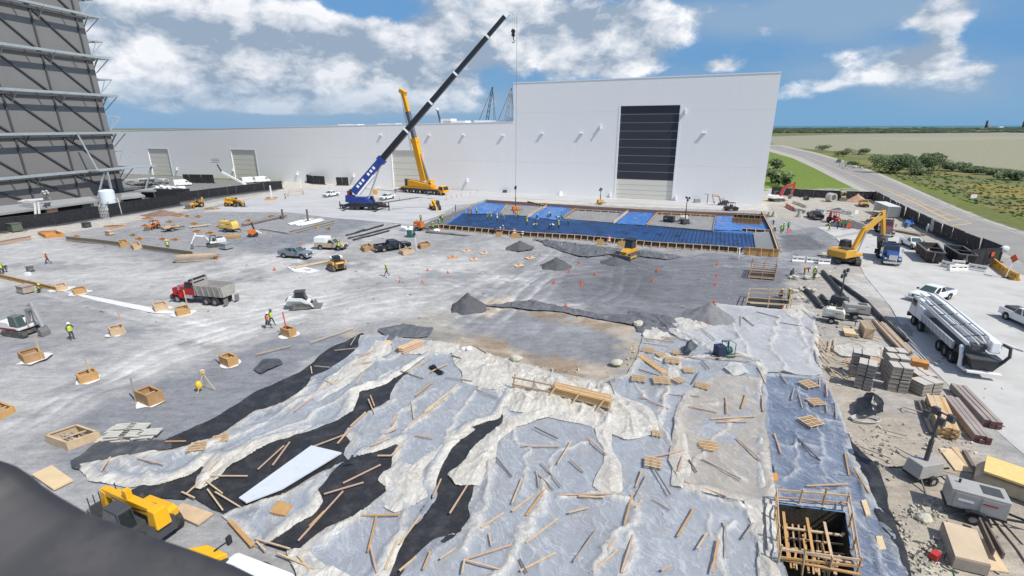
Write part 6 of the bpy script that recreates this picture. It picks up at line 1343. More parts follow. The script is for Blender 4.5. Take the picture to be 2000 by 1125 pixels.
boxform((304,611),(330,605),(299,604),.7,'timber box without a stake at the end of the white plastic strip')
boxform((347,619),(373,613),(343,611),.7,'timber box with a tall stake just below the red dump truck',stake=(370,611,2.9))
boxform((447,719),(467,711),(430,711),.85,'timber box with a stake left of the surveying tripod',stake=(431,709,1.7))
boxform((292,797),(323,785),(267,786),.95,'large timber box on white plastic above the stack of white panels',stake=(266,786,2.1),stakem=M_LUMG)
boxform((134,881),(198,858),(91,865),.6,'widest timber box filled with scrap at the lower left',fill=M_LUMG,plastic=False)
boxform((-4,822),(32,804),(-30,812),.5,'timber tray cut by the left edge of the photo',plastic=False)
boxform((112,571),(134,566),(107,565),.6,'left of two timber boxes at the start of the white strip');boxform((146,578),(171,573),(142,572),.6,'right of two timber boxes at the start of the white strip')
boxform((566,662),(580,656),(549,656),.85,'timber box with a red topped stake right of the two walking workers',stake=(562,655,2.6),stakem=mat('red_tape',(.62,.07,.04),.5))
boxform((712,493),(729,488),(705,487),.65,'timber box between the beige and the navy pickup trucks',plastic=False,stake=(718,487,1.2));boxform((788,499),(809,494),(780,494),.6,'round topped timber box with two stakes in front of the navy pickup',plastic=False,stake=(782,496,1.8));boxform((822,487),(841,482),(816,482),.65,'timber box with white stake right of the navy pickup',plastic=False,stake=(814,487,2.6),stakem=M_WHITE)
boxform((90,466),(127,463),(75,459),.7,'biggest orange timber form near the left fence',M_ORPLY,plastic=False,braces=False);boxform((236,484),(253,481),(230,478),.75,'left of two timber boxes standing in the low plywood wall',plastic=False);boxform((262,489),(278,486),(256,482),.75,'right of two timber boxes standing in the low plywood wall',plastic=False)
SM=[(225,442,46,'widest of the small orange forms near the white tank'),(291,427,28,'orange form in front of the striped brown barrier'),(348,421,26,'orange form right of the brown gravel berm'),(366,422,11,'tiny orange form next to the white sacks'),(388,423,14,'small orange form alone on the grey gravel near the yellow machine'),(332,433,16,'small orange form straight below the brown berm'),(284,441,17,'small orange form left of the orange tractor'),(380,437,18,'small orange form between tank trailer and brown berm'),(386,452,20,'small orange form right of the flat trailer'),(411,455,20,'small orange form left of the tank trailer wheels'),(428,443,13,'small orange form touching the tank trailer'),(343,468,18,'small orange form above the worker by the plywood wall'),(273,467,17,'bent orange form with long boards attached'),(318,467,15,'small orange form with a dark side'),(216,453,16,'small pale form left of the bent orange form'),(261,460,16,'small orange form joined to the bent form'),(486,431,14,'small orange form right of the tank trailer'),(531,423,16,'low orange form beside the dark rail'),(617,444,14,'small orange form below the white pipes'),(643,447,12,'small pale and orange form at the end of the low beam'),(531,387,26,'flat orange form at the foot of the white post'),(415,408,34,'long low orange form beneath the yellow machine'),(150,462,14,'small orange form at the left end of the plywood wall'),(423,506,14,'small orange form at the end of the plank pile')]
for x,y,w,lb in SM:boxform((x+.12*w,y+2.4),(x+.5*w,y+.3),(x-.5*w,y+.6),.2,lb,M_ORPLY if w!=16 else M_PLY,plastic=False,braces=False,group='small footing forms')
formwork([(130,470),(190,476),(240,482)],.9,1.2,'left half of the low plywood wall across the gravel',M_LUMG,mat('weathered_ply',(.30,.25,.18),.8,noise=.3,nscale=.5),lean=.1,studs=False,name='plywood_wall')
formwork([(279,487),(330,494),(378,501)],.9,1.2,'right half of the low plywood wall, ending at the plank pile',M_LUMG,MATS['weathered_ply'],lean=.1,studs=False,name='plywood_wall');formwork([(0,479),(62,468)],.8,1.6,'pinkish plywood wall at the far left edge',M_LUMP,mat('pink_ply',(.40,.29,.24),.8,noise=.2,nscale=.4),studs=False,name='plywood_wall')
formwork([(0,542),(60,556),(112,568)],.55,3,'long timber edge board running from the left edge to the boxes',M_PLY,M_PLY,studs=False);formwork([(565,458),(653,436)],.6,2.4,'low concrete beam with timber faces below the white pipes',M_PAD,mat('tan_beam',(.36,.31,.24),.85,noise=.15),studs=False,name='ground_beam',cat='beam');formwork([(508,449),(565,458)],.35,3,'pale concrete ledge meeting the low beam',M_CONC,M_CONC,studs=False,name='ground_beam',cat='beam')
pad('plastic_strip',[(112,566),(300,602),(345,610),(372,614),(300,612),(190,588)],.05,MATS['white_skirt'],'white plastic strip on the gravel joining the timber boxes','plastic sheet')
pad('plastic_strip',[(560,522),(590,520),(625,529),(605,534),(575,531)],.06,MATS['white_skirt'],'white plastic scrap left of the yellow track loader','plastic sheet')
pad('grey_plate',[(190,694),(222,683),(244,673),(214,672)],.06,M_PAD,'thin grey plate lying on the gravel below the stake box','plate')
# cones, drums, barriers
M_CONE=mat('cone_orange',(.55,.10,.035),.6);M_BASE=mat('cone_base',(.05,.05,.05),.8)
def cone_proto(label,h=.52):
 t=thing('traffic_cone',label,'traffic cone',(0,0,0),0,'traffic cones');r=.17*h/.72*1.15
 MB().cyl((0,0,.04),(0,0,h),r,.03,12).build('cone_body',M_CONE,t);MB().cyl((0,0,h*.5),(0,0,h*.68),r*.60,r*.43,12,False).build('white_band',M_WHITE,t);MB().box(-.24,.24,-.24,.24,0,.05).build('base',M_CONE,t);return t
LAND=[(915,592,'the dark gravel cone heap'),(1230,500,'the bulldozer'),(590,590,'the white track loader'),(655,520,'the yellow track loader'),(645,475,'the beige pickup'),(580,497,'the blue grey pickup'),(765,483,'the navy pickup'),(1085,515,'the dark heap left of the bulldozer'),(1490,535,'the upper timber cage'),(1500,590,'the lower timber cage'),(850,400,'the front facing telehandler'),(830,372,'the yellow crane'),(700,400,'the blue crane'),(800,690,'the round pole bundle'),(1095,770,'the timber stack on film'),(1580,1060,'the square pit'),(600,920,'the white board'),(260,980,'the lower left telehandler'),(1382,877,'the round grille hole'),(1412,685,'the green pump'),(1690,800,'the black tarp heap'),(1440,725,'the white cloth'),(850,725,'the black rod bundle'),(1190,930,'the upright twist of film'),(800,960,'the crumpled film lump'),(1290,710,'the ladder of planks'),(1070,1060,'the bottom centre of the film'),(1330,1050,'the film left of the pit')]
ORD=['nearest','second nearest','third nearest','fourth nearest','fifth nearest','sixth nearest','seventh nearest','eighth nearest','ninth nearest','tenth nearest','eleventh nearest','twelfth nearest','thirteenth nearest','fourteenth nearest','fifteenth nearest']
def rank_labels(pts,what,lands=LAND):
 """a label for each of many alike things: which one it is, counted from the landmark it lies closest to"""
 G_=[G(*p)for p in pts];L_=[G(x,y)for x,y,_ in lands];own=[min(range(len(L_)),key=lambda j:(g-L_[j]).length)for g in G_];out=[]
 for i,g in enumerate(G_):
  w=what[i]if isinstance(what,list)else what
  same=[k for k in range(len(G_))if own[k]==own[i]and(what[k]if isinstance(what,list)else what)==w];same.sort(key=lambda k:(G_[k]-L_[own[i]]).length)
  r_=same.index(i);out.append(f'{w}, {ORD[r_] if r_ < len(ORD) else str(r_+1)+"th nearest"} of those around {lands[own[i]][2]}'if len(same)>1 else f'{w}, the only one near {lands[own[i]][2]}')
 return out
CONES=[(536,527),(589,477),(835,528),(875,534),(781,556),(825,559),(1195,495),(1131,514),(1112,532),(1162,537),(1274,551),(1284,531),(1401,517),(1399,541),(1397,558),(1082,558),(1134,559),(1047,591),(1105,598),(1394,593),(1135,563),(747,373),(821,392),(800,391),(662,386),(1527,607),(1380,636)]
_cl=rank_labels(CONES,'orange traffic cone');cp=None
for p,lb in zip(CONES,_cl):
 g=G(*p);g.z=site_zf(g)-.02
 if cp is None:cp=cone_proto(lb);c=cp
 else:c=copy_tree(cp,lb)
 c.location=g
DEL=[(872,391),(882,387),(892,386),(901,383),(919,379),(932,376),(988,372),(780,392)]
dl=None
for i,p in enumerate(DEL):
 lb=f'thin delineator post, {ORD[i]} from the left in the row right of the yellow crane'if i else 'thin delineator post, leftmost in the row right of the yellow crane'
 if i==6:lb='thin delineator post alone near the crane hook line'
 if i==7:lb='thin delineator post behind the front facing telehandler'
 if dl is None:
  dl=thing('delineator_post',lb,'delineator',G(*p),0,'delineator posts');MB().cyl((0,0,.05),(0,0,1.15),.06,n=7).build('post',M_CONE,dl);MB().cyl((0,0,.8),(0,0,.95),.065,n=7).build('white_band',M_WHITE,dl);MB().cyl((0,0,0),(0,0,.08),.26,.2,9).build('base',M_BASE,dl)
 else:copy_tree(dl,lb,G(*p))
PLY=[(911,491,M_PLYL,'upper left of the five'),(946,495,M_PLYL,'right of the upper pair'),(884,503,mat('orange_cover',(.62,.27,.10),.7,noise=.1),'only orange tinted one'),(926,507,M_PLYL,'lower middle one'),(1035,504,M_PLYL,'right hand one nearest the dark heap'),(1013,519,M_PLYL,'lowest one')]
ax=ang(G(1000,519),G(1025,515))
for x,y,m,lb in PLY:
 g=G(x,y);g.z=site_zf(g)+.02;t=thing('plywood_cover','plywood cover with a cone on it, '+lb,'plywood cover',g,ax,'plywood covers on the gravel')
 MB().box(-.75,.75,-.6,.6,.02,.07).build('sheet',m,t)
 for s in(-.5,.5):MB().box(-.74,.74,s-.04,s+.04,-.06,.018).build('batten',M_LUM,t)
 copy_tree(cp,'orange traffic cone standing on the plywood cover, '+lb,g+Vector((0,0,.075)),scale=.8)
def drum(label,p,c1,c2):
 t=thing('traffic_drum',label,'traffic drum',p,0,'striped drums on the edge form')
 for k in range(5):MB().cyl((0,0,.02+.21*k),(0,0,.225+.21*k),.32-.02*k,.31-.02*k,12).build('band',c1 if k%2==0 else c2,t)
for x,y,a,b,lb in[(1004,457,M_CONE,M_WHITE,'orange and white striped drum left of the black one'),(1020,459,M_BLACK,M_WHITE,'black and white striped drum beside the orange one'),(1189,472,M_CONE,M_WHITE,'orange and white striped drum behind the bulldozer cab'),(968,452,M_BLACK,M_STEEL,'black striped drum left of the kneeling pair')]:drum(lb,G(x,y,.6),a,b)
def barrier(a,b,label,m,h=.85,name='concrete_barrier',w=.6,plastic=False,cat='barrier',group='barriers'):
 p,q=G(*a),G(*b);L=(q-p).length;t=thing(name,label,cat,(p+q)/2,ang(p,q),group)
 prof=[(-w/2,0),(w/2,0),(w/2,.2*h),(w*.22,.45*h),(w*.16,h),(-w*.16,h),(-w*.22,.45*h),(-w/2,.2*h)];n=len(prof)
 mb=MB();vs=[(-L/2,y,z)for y,z in prof]+[(L/2,y,z)for y,z in prof];mb.add(vs,[tuple(reversed(range(n))),tuple(range(n,2*n))]+[(i,(i+1)%n,(i+1)%n+n,i+n)for i in range(n)]);mb.build('body',m,t,bevel=.02)
 if plastic:
  for x in(-L*.28,L*.1,L*.34):MB().box(x-.22,x+.22,-w*.26,w*.26,h*.55,h*.68).build('fork_slot',M_DKGREY,t)
  for s in(-1,1):MB().cyl((s*L*.49,0,.1),(s*L*.49,0,h+.06),.08,n=8).build('coupling',m,t)
 else:
  for s in(-1,1):MB().box(s*L*.3-.2,s*L*.3+.2,-w*.52,w*.52,.001,.1).build('lifting_slot',M_DKGREY,t)
 return t
M_CB=mat('barrier_concrete',(.42,.40,.36),.85,noise=.15);M_PW=mat('barrier_plastic',(.74,.73,.68),.45,noise=.05,dirt=(.45,.40,.32,.35),dscale=2);M_PY=mat('barrier_yellow',(.70,.36,.03),.5,noise=.06,dirt=(.35,.25,.14,.5),dscale=1.2);M_PR=mat('barrier_red',(.45,.06,.04),.5,noise=.08)
for a,b,lb,m,pl in[((1535,404),(1549,412),'faded red barrier among the grey ones by the back gravel',M_PR,1),((1549,397),(1560,401),'upper white and grey barrier right of the red one',M_CB,0),((1548,411),(1556,414),'grey concrete block touching the red barrier',M_CB,0),((1561,401),(1574,407),'grey concrete barrier behind the black pickup, upper',M_CB,0),((1557,413),(1573,417),'grey concrete barrier behind the black pickup, lower',M_CB,0),((1592,414),(1610,417),'white barrier above the black pickup roof',M_PW,1),((1612,416),(1640,419),'white barrier behind the red loader arm',M_PW,1),((1642,417),(1664,421),'white barrier behind the dark gravel heap',M_PW,1),((1546,511),(1570,512.5),'white plastic barrier left of the pair, under the dark gravel',M_PW,1),((1574,513),(1598,515),'middle white plastic barrier left of the yellow excavator',M_PW,1),((1597,516),(1620,517.5),'white plastic barrier touching the yellow excavator track',M_PW,1),((1838,520),(1862,526),'white plastic barrier nearest the left dumpster',M_PW,1),((1852,529),(1888,529),'front white plastic barrier below the right dumpster',M_PW,1),((1890,526),(1926,532),'white plastic barrier between dumpster and yellow barrier',M_PW,1),((1858,519),(1882,521),'rear white plastic barrier hard against the right dumpster',M_PW,1),((1939,518),(1964,538),'left yellow barrier beside the orange diamond sign',M_PY,1),((1964,538),(1986,549),'right yellow barrier beyond the orange diamond sign',M_PY,1)]:
 barrier(a,b,lb,m,1.05 if m is M_PY else.95 if pl else.8,'plastic_barrier'if pl else 'concrete_barrier',.75 if m is M_PY else.6,bool(pl))
for x,y,s in((1561,424,.9),(1502,421,.6),(1511,423,.8)):
 o=MB().cyl((0,0,0),(0,0,1.6*s),.9*s,.3*s,10).build('concrete_block',M_CB,loc=G(x,y));tag(o,{.9:'grey tapered concrete block left of the black pickup',.6:'small tapered block near the stair forms',.8:'pale leaning block near the back corner of the blue mat'}[s],'concrete block')
for x,y,r,l,lb in((1622,394,1.25,1.8,'large pale concrete ring at the back fence'),(1574,391,.55,1.2,'small dark pipe ring at the back fence')):
 o=MB().ring((0,-l/2,r),(0,l/2,r),r,r*.68,20).build('concrete_ring',M_CB if r>1 else M_DKGREY,loc=G(x,y),rot=(0,0,.25));tag(o,lb,'concrete ring')
def heap(label,px,w,h,m,seed,sx=1.0,seg=46):
 c=G(*px);x,y=np.meshgrid(np.linspace(-1.25,1.25,seg),np.linspace(-1.25,1.25,seg));X=x*w*sx;Y=y*w;r_=np.sqrt(x*x+y*y)*(1+.35*(fbm(x*2+seed,y*2,3,seed)-.5))
 z=h*np.clip(1-r_,0,1)**1.15*(1+.25*(fbm(x*5,y*5,3,seed+3)-.5))+(fbm(X*1.6,Y*1.6,3,seed+5)-.5)*.14*(r_<1);z=np.where(z<.01,-.12,z)
 o=grid_mesh('gravel_heap',X,Y,z,None,m,mask=r_<1.04);o.location=(c.x,c.y,site_zf(c)-.02);tag(o,label,'gravel heap');return o
M_HDARK=mat('dark_gravel',(.085,.088,.095),.95,noise=.25,nscale=1.5,bump=.9,bscale=5);M_HGREY=mat('mid_gravel',(.18,.183,.19),.95,noise=.2,nscale=1.5,bump=.8,bscale=5);M_HSAND=mat('red_sand',(.40,.25,.17),.95,noise=.15,nscale=1,bump=.5,bscale=4)
heap('steep dark gravel heap in the open middle of the site',(914,601),2.35,2.0,M_HDARK,1);heap('dark gravel heap left of the bulldozer',(1087,520),2.3,1.5,M_HDARK,7,1.1);heap('dark gravel heap below the edge form of the blue mat',(1015,486),2.3,1.25,M_HDARK,13,1.1)
heap('broad grey gravel heap above the milky film',(1385,622),3.2,1.9,M_HGREY,19);heap('reddish sand heap by the back fence',(1673,394),3.2,2.3,M_HSAND,25);heap('dark gravel heap behind the group of workers at the right',(1656,442),3.6,1.7,M_HDARK,31,1.3);heap('dark gravel pushed up by the bulldozer blade',(1201,513),1.9,1.0,M_HDARK,37,1.3);heap('small dark gravel heap behind the white barriers',(1635,412),2.2,1.0,M_HDARK,43,1.4)
heap('brown rubble berm near the left fence',(318,420),2.6,1.3,mat('brown_rubble',(.20,.13,.10),.95,noise=.3,nscale=1,bump=1,bscale=2),55,2.0)
def boulder(label,px,s,m,seed):
 r_=random.Random(seed);mb=MB().ball((0,0,.35*s),(s,s*.75,.55*s),9,6);mb.v=[(x*r_.uniform(.85,1.15),y*r_.uniform(.85,1.15),z*r_.uniform(.85,1.1))for x,y,z in mb.v];o=mb.build('boulder',m,loc=G(*px));tag(o,label,'boulder')
M_ROCK=mat('pale_rock',(.47,.45,.37),.9,noise=.15,bump=.5,bscale=4)
for a in[('pale flat boulder at the right rim of the tan hollow',(1248,637),.7,M_ROCK,1),('pale boulder at the lower right of the tan hollow',(1204,712),.6,M_ROCK,2),('pale boulder at the left rim by the cream film',(1008,703),.6,M_ROCK,3),('small pale rock among the rubble at the lower right',(1803,1015),.45,M_ROCK,4),('grey boulder beside the barriers under the excavator',(1608,500),.8,M_CB,5)]:boulder(*a)
def rubble():
 mb=MB();r_=random.Random(11)
 for cx,cy,sx,sy,n in[(1810,1000,42,22,170),(1820,1085,60,40,190),(1765,1040,20,60,60),(1840,860,60,30,50),(1700,860,50,40,50),(1720,930,40,50,70),(1065,725,60,12,110),(1235,700,20,40,60),(1885,850,30,14,40),(1540,640,20,30,60),(1580,560,30,30,60),(1590,640,30,60,70),(1660,680,60,30,50)]:
  for k in range(n):
   p=G(cx+r_.gauss(0,sx*.5),cy+r_.gauss(0,sy*.5));s=r_.uniform(.03,.11)if r_.random()<.9 else.17;mb.at((p.x,p.y,site_zf(p)+s*.25),(r_.random()*3,r_.random()*3,r_.random()*3));mb.box(-s,s,-s*.7,s*.7,-s*.45,s*.45,s*.3,s*.2)
 mb.at();mb.build('rubble',mat('rubble_stone',(.40,.37,.30),.9,noise=.25,nscale=1))['kind']='stuff'
rubble()
def litter():
 for nm,m,n,hs,sd in(('scattered_scraps',MATS['white_skirt'],260,.15,1),('scattered_scraps',M_STEEL,280,.16,2),('scattered_scraps',M_LUMG,230,.22,3)):
  mb=MB();r_=random.Random(sd)
  for k in range(n):
   p=G(*r_.choice([(r_.uniform(0,900),r_.uniform(430,640)),(r_.uniform(700,1560),r_.uniform(480,620)),(r_.uniform(440,760),r_.uniform(400,480)),(r_.uniform(1480,1720),r_.uniform(430,700)),(r_.uniform(1030,1520),r_.uniform(470,510)),(r_.uniform(1600,1960),r_.uniform(700,1120)),(r_.uniform(870,1500),r_.uniform(395,445)),(r_.uniform(200,640),r_.uniform(410,480))]));s=hs*r_.uniform(.4,1.3)
   mb.at((p.x,p.y,site_zf(p)+.05),(r_.uniform(-.2,.2),r_.uniform(-.2,.2),r_.random()*6));mb.box(-s,s,-s*r_.uniform(.12,.6),s*.25,0,.04)
  mb.at();mb.build(nm,m)['kind']='stuff'
litter()
# container, dumpsters, stacks at the right
def container():
 p0=G(1731,425.5);dl_=(G(1704,413.5)-p0);L=dl_.length;A=math.atan2(dl_.y,dl_.x)-math.pi/2;W_,H=2.5,2.7;t=thing('shipping_container','long pale grey shipping container standing inside the road fence','container',p0,A)
 m=mat('container_grey',(.40,.42,.40),.55,noise=.12,dirt=(.25,.22,.17,.4),dscale=.7)
 MB().box(.06,W_-.06,.05,L,.15,H-.08).build('body',m,t);MB().box(-.02,W_+.02,-.02,L+.05,H-.08,H).build('roof',mat('container_roof',(.58,.59,.57),.6,noise=.1),t)
 for k in range(9):MB().box(.12+k*.275,.24+k*.275,-.01,.05,.2,H-.1).build('end_rib',m,t)
 for k in range(int((L-.6)/.42)):
  for x in(-.0,W_-.06):MB().box(x,x+.06,.3+k*.42,.5+k*.42,.2,H-.1).build('side_rib',m,t)
 for x in(0,W_-.12):MB().box(x,x+.12,-.03,.09,0,H).build('corner_post',m,t)
container()
def dumpster(label,c,H,m,mark=False,fill=True):
 """rim corners near-left, near-right, far-right, far-left in the photograph, at height H"""
 P=[G(x,y,H)for x,y in c];o=Vector((P[0].x,P[0].y,0));Q=[p-o for p in P];ce=sum(Q,Vector())/4;ce.z=0;t=thing('dumpster',label,'dumpster',o)
 B=[Vector((q.x,q.y,0)).lerp(Vector((ce.x,ce.y,0)),.12)+Vector((0,0,.25))for q in Q]
 for i in range(4):
  j=(i+1)%4;inn=lambda v:v.lerp(ce+Vector((0,0,v.z)),.03)
  MB().hexa([B[i],B[j],inn(B[j]),inn(B[i])],[Q[i],Q[j],inn(Q[j]),inn(Q[i])]).build('side_wall',m,t);MB().bar(Q[i]+Vector((0,0,.03)),Q[j]+Vector((0,0,.03)),.16).build('rim',M_STEEL,t)
  for k in range(1,5):MB().bar(B[i].lerp(B[j],k/5),Q[i].lerp(Q[j],k/5),.12).build('rib',m,t)
 MB().add([tuple(b+Vector((0,0,.02)))for b in B],[(0,1,2,3)]).build('floor',m,t)
 if fill:
  f=MB();r_=random.Random(4)
  for k in range(34):q=B[0].lerp(B[1],r_.uniform(.1,.9)).lerp(B[3].lerp(B[2],r_.uniform(.1,.9)),r_.uniform(.1,.9));MB().at(q+Vector((0,0,r_.uniform(.2,.9))),(r_.uniform(-.4,.4),r_.uniform(-.4,.4),r_.random()*3)).box(-.9,.9,-.08,.08,-.04,.04).build('scrap_timber',r_.choice([M_LUMG,MATS['brown_wood_dark'],M_LUMP]),t)
 MB().bar(Q[0].lerp(Q[3],.45),Q[1].lerp(Q[2],.45)+Vector((0,0,.02)),.12).build('crossbar',M_STEEL,t)
 n=(Q[1]-Q[0]).normalized();w=Vector((n.y,-n.x,0))
 MB().bar(B[0].lerp(B[1],.45)+w*.1,Q[0].lerp(Q[1],.45)+w*.1,.2).build('hook_post',M_STEEL,t)
 if mark:MB().hexa([B[0].lerp(B[1],a)+w*.3+Vector((0,0,z))for a,z in((.3,.5),(.6,.5),(.6,1.0),(.3,1.0))],[B[0].lerp(B[1],a)+w*.34+Vector((0,0,z))for a,z in((.3,.5),(.6,.5),(.6,1.0),(.3,1.0))]).build('pale_sticker',M_GREYP,t)
M_DUMP=mat('rusty_black',(.035,.032,.03),.7,noise=.3,nscale=1.2,dirt=(.13,.075,.045,.6),dscale=1.2)
dumpster('rusty open dumpster full of scrap timber beside the white pickup',[(1812,491),(1847,495),(1831,475.5),(1789,472.5)],1.9,M_DUMP);dumpster('black open dumpster with a crossbar and pale sticker, nearest the fence end',[(1874,496),(1910,500),(1881,481.5),(1844,478)],1.9,mat('dumpster_black',(.02,.021,.023),.6,noise=.3),True,False)
sg=thing('warning_sign','blank orange diamond sign on a white leaning post at the yellow barriers','sign',G(1963,543),0);H=2.9
MB().bar((0,0,0),(.45,.1,H-.5),.09).build('post',M_WHITE,sg);MB().at((.45,.02,H),(0,math.pi/4,ang(G(1900,520),G(1990,548)))).box(-.45,.45,-.02,.02,-.45,.45).build('diamond_plate',M_CONE,sg);MB().cyl((0,0,0),(0,0,.12),.4,n=10).build('base',M_BASE,sg)
mr=thing('round_mirror','pale round dish on the end post of the road fence','mirror',G(1952,512),0);MB().cyl((0,0,0),(0,0,2.0),.06,n=6).build('post',M_DKGREY,mr);MB().ball((.1,-.1,2.2),(.75,.35,.55),14,8).build('dish',mat('dish_white',(.62,.64,.64),.3),mr,smooth=True)
nt=MB().box(-.28,.28,-.02,.02,-.35,.35).build('orange_notice',M_CONE,loc=G(1932,517)+Vector((-.06,-.16,1.75)),rot=(0,0,ang(G(1889,519),G(1948,516))));tag(nt,'small orange notice on the short black fence end','notice')
crumpled('blue_tarp',[(1764,440),(1772,434),(1786,437),(1784,445),(1770,447)],M_BLUEB,'bright blue tarp heap by the road fence','tarp',.9,.3,.3,7)
def timber_pile(label,a,b,width,layers,cols,m,sec=(.2,.1),name='timber_stack',cat='timber stack',jit=.1,ends=None,z0=.1,part='beam',gap=.02):
 p,q=G(*a),G(*b);L=(q-p).length;t=thing(name,label,cat,(p+q)/2,ang(p,q));me={}
 ms=m if isinstance(m,list)else[m]
 for k,mm in enumerate(ms):mb=MB().box(-L/2,L/2,-sec[0]/2,sec[0]/2,0,sec[1]);mb.m=[0]*6;mb.m[3]=1;mb.m[5]=1;me[k]=mb.mesh(part,[mm,ends or mm])
 for l in range(layers):
  for c in range(cols):inst(me[random.randrange(len(ms))],part,t,(random.uniform(-jit,jit),-width/2+sec[0]/2+(width-sec[0])*c/max(1,cols-1),z0+l*(sec[1]+gap)),(0,0,random.uniform(-.006,.006)*(3 if jit>.2 else 1)))
 for x in(-L*.35,L*.35):MB().box(x-.06,x+.06,-width/2,width/2,0,z0-.003).build('bearer',M_LUMK,t)
 return t
M_BEAM=mat('painted_beam',(.30,.255,.235),.7,noise=.15,nscale=1,dirt=(.40,.35,.28,.4),dscale=.8);M_BEND=mat('beam_end_red',(.14,.05,.055),.7)
timber_pile('tallest honey timber stack beside the light tower mast',(1822,792),(1848,858),1.15,5,6,[M_PLY,M_LUM],(.19,.14),jit=.12);timber_pile('narrow pair of tan timbers left of the honey stack',(1797,790),(1822,850),.35,2,2,M_LUMG,(.14,.12),jit=.2)
timber_pile('long brown beams with dark red ends, right of the honey stack',(1853,787),(1917,868),.9,2,3,M_BEAM,(.27,.26),ends=M_BEND);timber_pile('outermost brown beams with dark red ends by the concrete road',(1868,764),(1937,838),1.0,2,3,M_BEAM,(.28,.26),ends=M_BEND)
timber_pile('long loose planks beside the pump truck',(1713,632),(1769,690),1.1,3,6,[M_LUM,M_LUMG,M_LUMK],(.16,.07),jit=.5);timber_pile('brown timbers by the blue tarp and the road fence',(1752,452),(1800,461),1.6,2,5,M_LUMG,(.25,.15),jit=.4)
timber_pile('long weathered plank pile at the end of the plywood wall',(347,510),(420,506),2.6,4,7,[M_LUMG,M_LUM],(.3,.16),jit=.5);timber_pile('small honey timber bundle right of the white excavator',(443,466),(470,464),1.3,3,5,M_PLY,(.22,.16));timber_pile('long pale board laid across the gravel left of the yellow track loader',(578,524),(642,511),1.0,1,4,[M_LUM,M_PLYL],(.25,.1),jit=.6)
timber_pile('loose brown planks beside the white film scraps',(1655,712),(1722,707),1.1,2,6,M_LUMP,(.15,.08),jit=.35);timber_pile('honey boards on a low trestle on the gravel right of the orange tractor',(370,446),(412,441),.6,1,3,M_PLYL,(.2,.08),z0=.3)
timber_pile('long dark rail with planks in the grey pad behind the white pipes',(474,443),(560,424),.5,2,2,[M_LUMK,M_LUMG],(.2,.2),z0=.3)
timber_pile('plywood sheet pile below the tall crate near the trailers',(1648,652),(1676,656),1.6,3,1,M_PLYL,(1.6,.09),part='sheet')
tb=thing('timber_crate','tall slatted timber crate right of the plywood pile','crate',G(1690,654),ang(G(1682,633),G(1700,660)))
for k in range(8):MB().box(-1.2+.3*k,-1.2+.3*k+.2,-.42,.42,.05,1.15).build('slat',M_LUM if k%2 else M_LUMG,tb)
for y in(-.46,.46):MB().box(-1.3,1.3,y-.03,y+.03,1.0,1.2).build('side_rail',M_PLYL,tb)
M_BRD=[mat('grey_board',(.30,.27,.235),.85,noise=.2,nscale=1.5),mat('grey_board_light',(.37,.34,.30),.85,noise=.2,nscale=1.5),mat('brown_board',(.24,.20,.165),.85,noise=.2,nscale=1.5)];M_BTOP=mat('bundle_top',(.47,.44,.40),.8,noise=.1,nscale=1)
def bundle(label,a,b,depth,z,H=1.1,group='board bundles'):
 p,q=G(*a),G(*b);w=(q-p).length;d=(q-p).normalized();n=Vector((-d.y,d.x,0));c=(p+q)/2+n*depth/2;c.z=z;t=thing('board_bundle',label,'board bundle',c,ang(p,q)+random.uniform(-.04,.04),group);N_=9;h=(H-.1)/N_
 for k in range(N_):
  for s in(0,1):
   x0=-w/2+s*w/2+.01;key=('bb',round(w,1),depth,k%3,s)
   if key not in SH:SH[key]=MB().box(0,w/2-.02,-depth/2,depth/2,0,h-.018).mesh('board',M_BRD[(k+s)%3])
   inst(SH[key],'board',t,(x0+random.uniform(-.02,.02),random.uniform(-.02,.02),.1+k*h))
 MB().box(-w/2+.01,w/2-.01,-depth/2,depth/2,H,H+.03).build('top_sheet',M_BTOP,t)
 for x in(-w*.42,0,w*.42):MB().box(x-.05,x+.05,-depth/2,depth/2,0,.098).build('skid',M_LUMK,t)
 MB().box(-.03,.03,-depth/2-.02,depth/2+.02,.05,H+.045).build('strap',M_BLACK,t);return t
for z,w_ in((0,'lower'),(1.18,'upper')):
 bundle(w_+' board bundle in the front left stack beside the dirt',(1666,757),(1701,766),1.35,z);bundle(w_+' board bundle in the rear left stack against the loose planks',(1657,735),(1690,742),1.2,z);bundle(w_+' board bundle in the front middle stack',(1732,765),(1772,771),1.2,z);bundle(w_+' board bundle in the second middle stack',(1727,746),(1766,751),1.1,z);bundle(w_+' board bundle in the rear middle stack nearest the pump truck',(1725,730),(1764,734),1.0,z,1.0)
bundle('single board bundle in the right row, nearest the brown beams',(1798,776),(1838,771),1.25,0);bundle('single board bundle in the right row behind the nearest one',(1788,757),(1825,758),1.1,0);bundle('single low board bundle next to the orange plywood box',(1782,741),(1806,744),.9,0,.8)
o=MB().box(-.6,.6,-.45,.45,0,.9).build('plywood_box',M_ORPLY,loc=G(1793,722),rot=(0,0,-.6));tag(o,'orange plywood box between bundles and pump truck','box')
bt=sheet('black_tarp','black tarp heap on the dirt between film and timber','tarp',[(1660,805),(1675,790),(1690,778),(1712,782),(1722,800),(1727,815),(1700,823),(1672,820)],mat('black_tarp_cloth',(.014,.015,.017),.35,bump=.3,bscale=6),DIAG,z0=.25,amp=.35,crumple=.8,hem=.1,seed=801,res=.09,big=.5)
hc=thing('hose_coil','coiled pale hose around the foot of the black tarp heap','hose',G(1690,822))
for k in range(3):MB().tube([(math.cos(a)*(.9+.08*k),math.sin(a)*(.42+.05*k),.08+.07*k)for a in np.linspace(0,2*math.pi,22)],.04,5).build('loop',M_PIPE,hc)
M_HDPE=mat('black_pipe',(.028,.03,.033),.5,noise=.15)
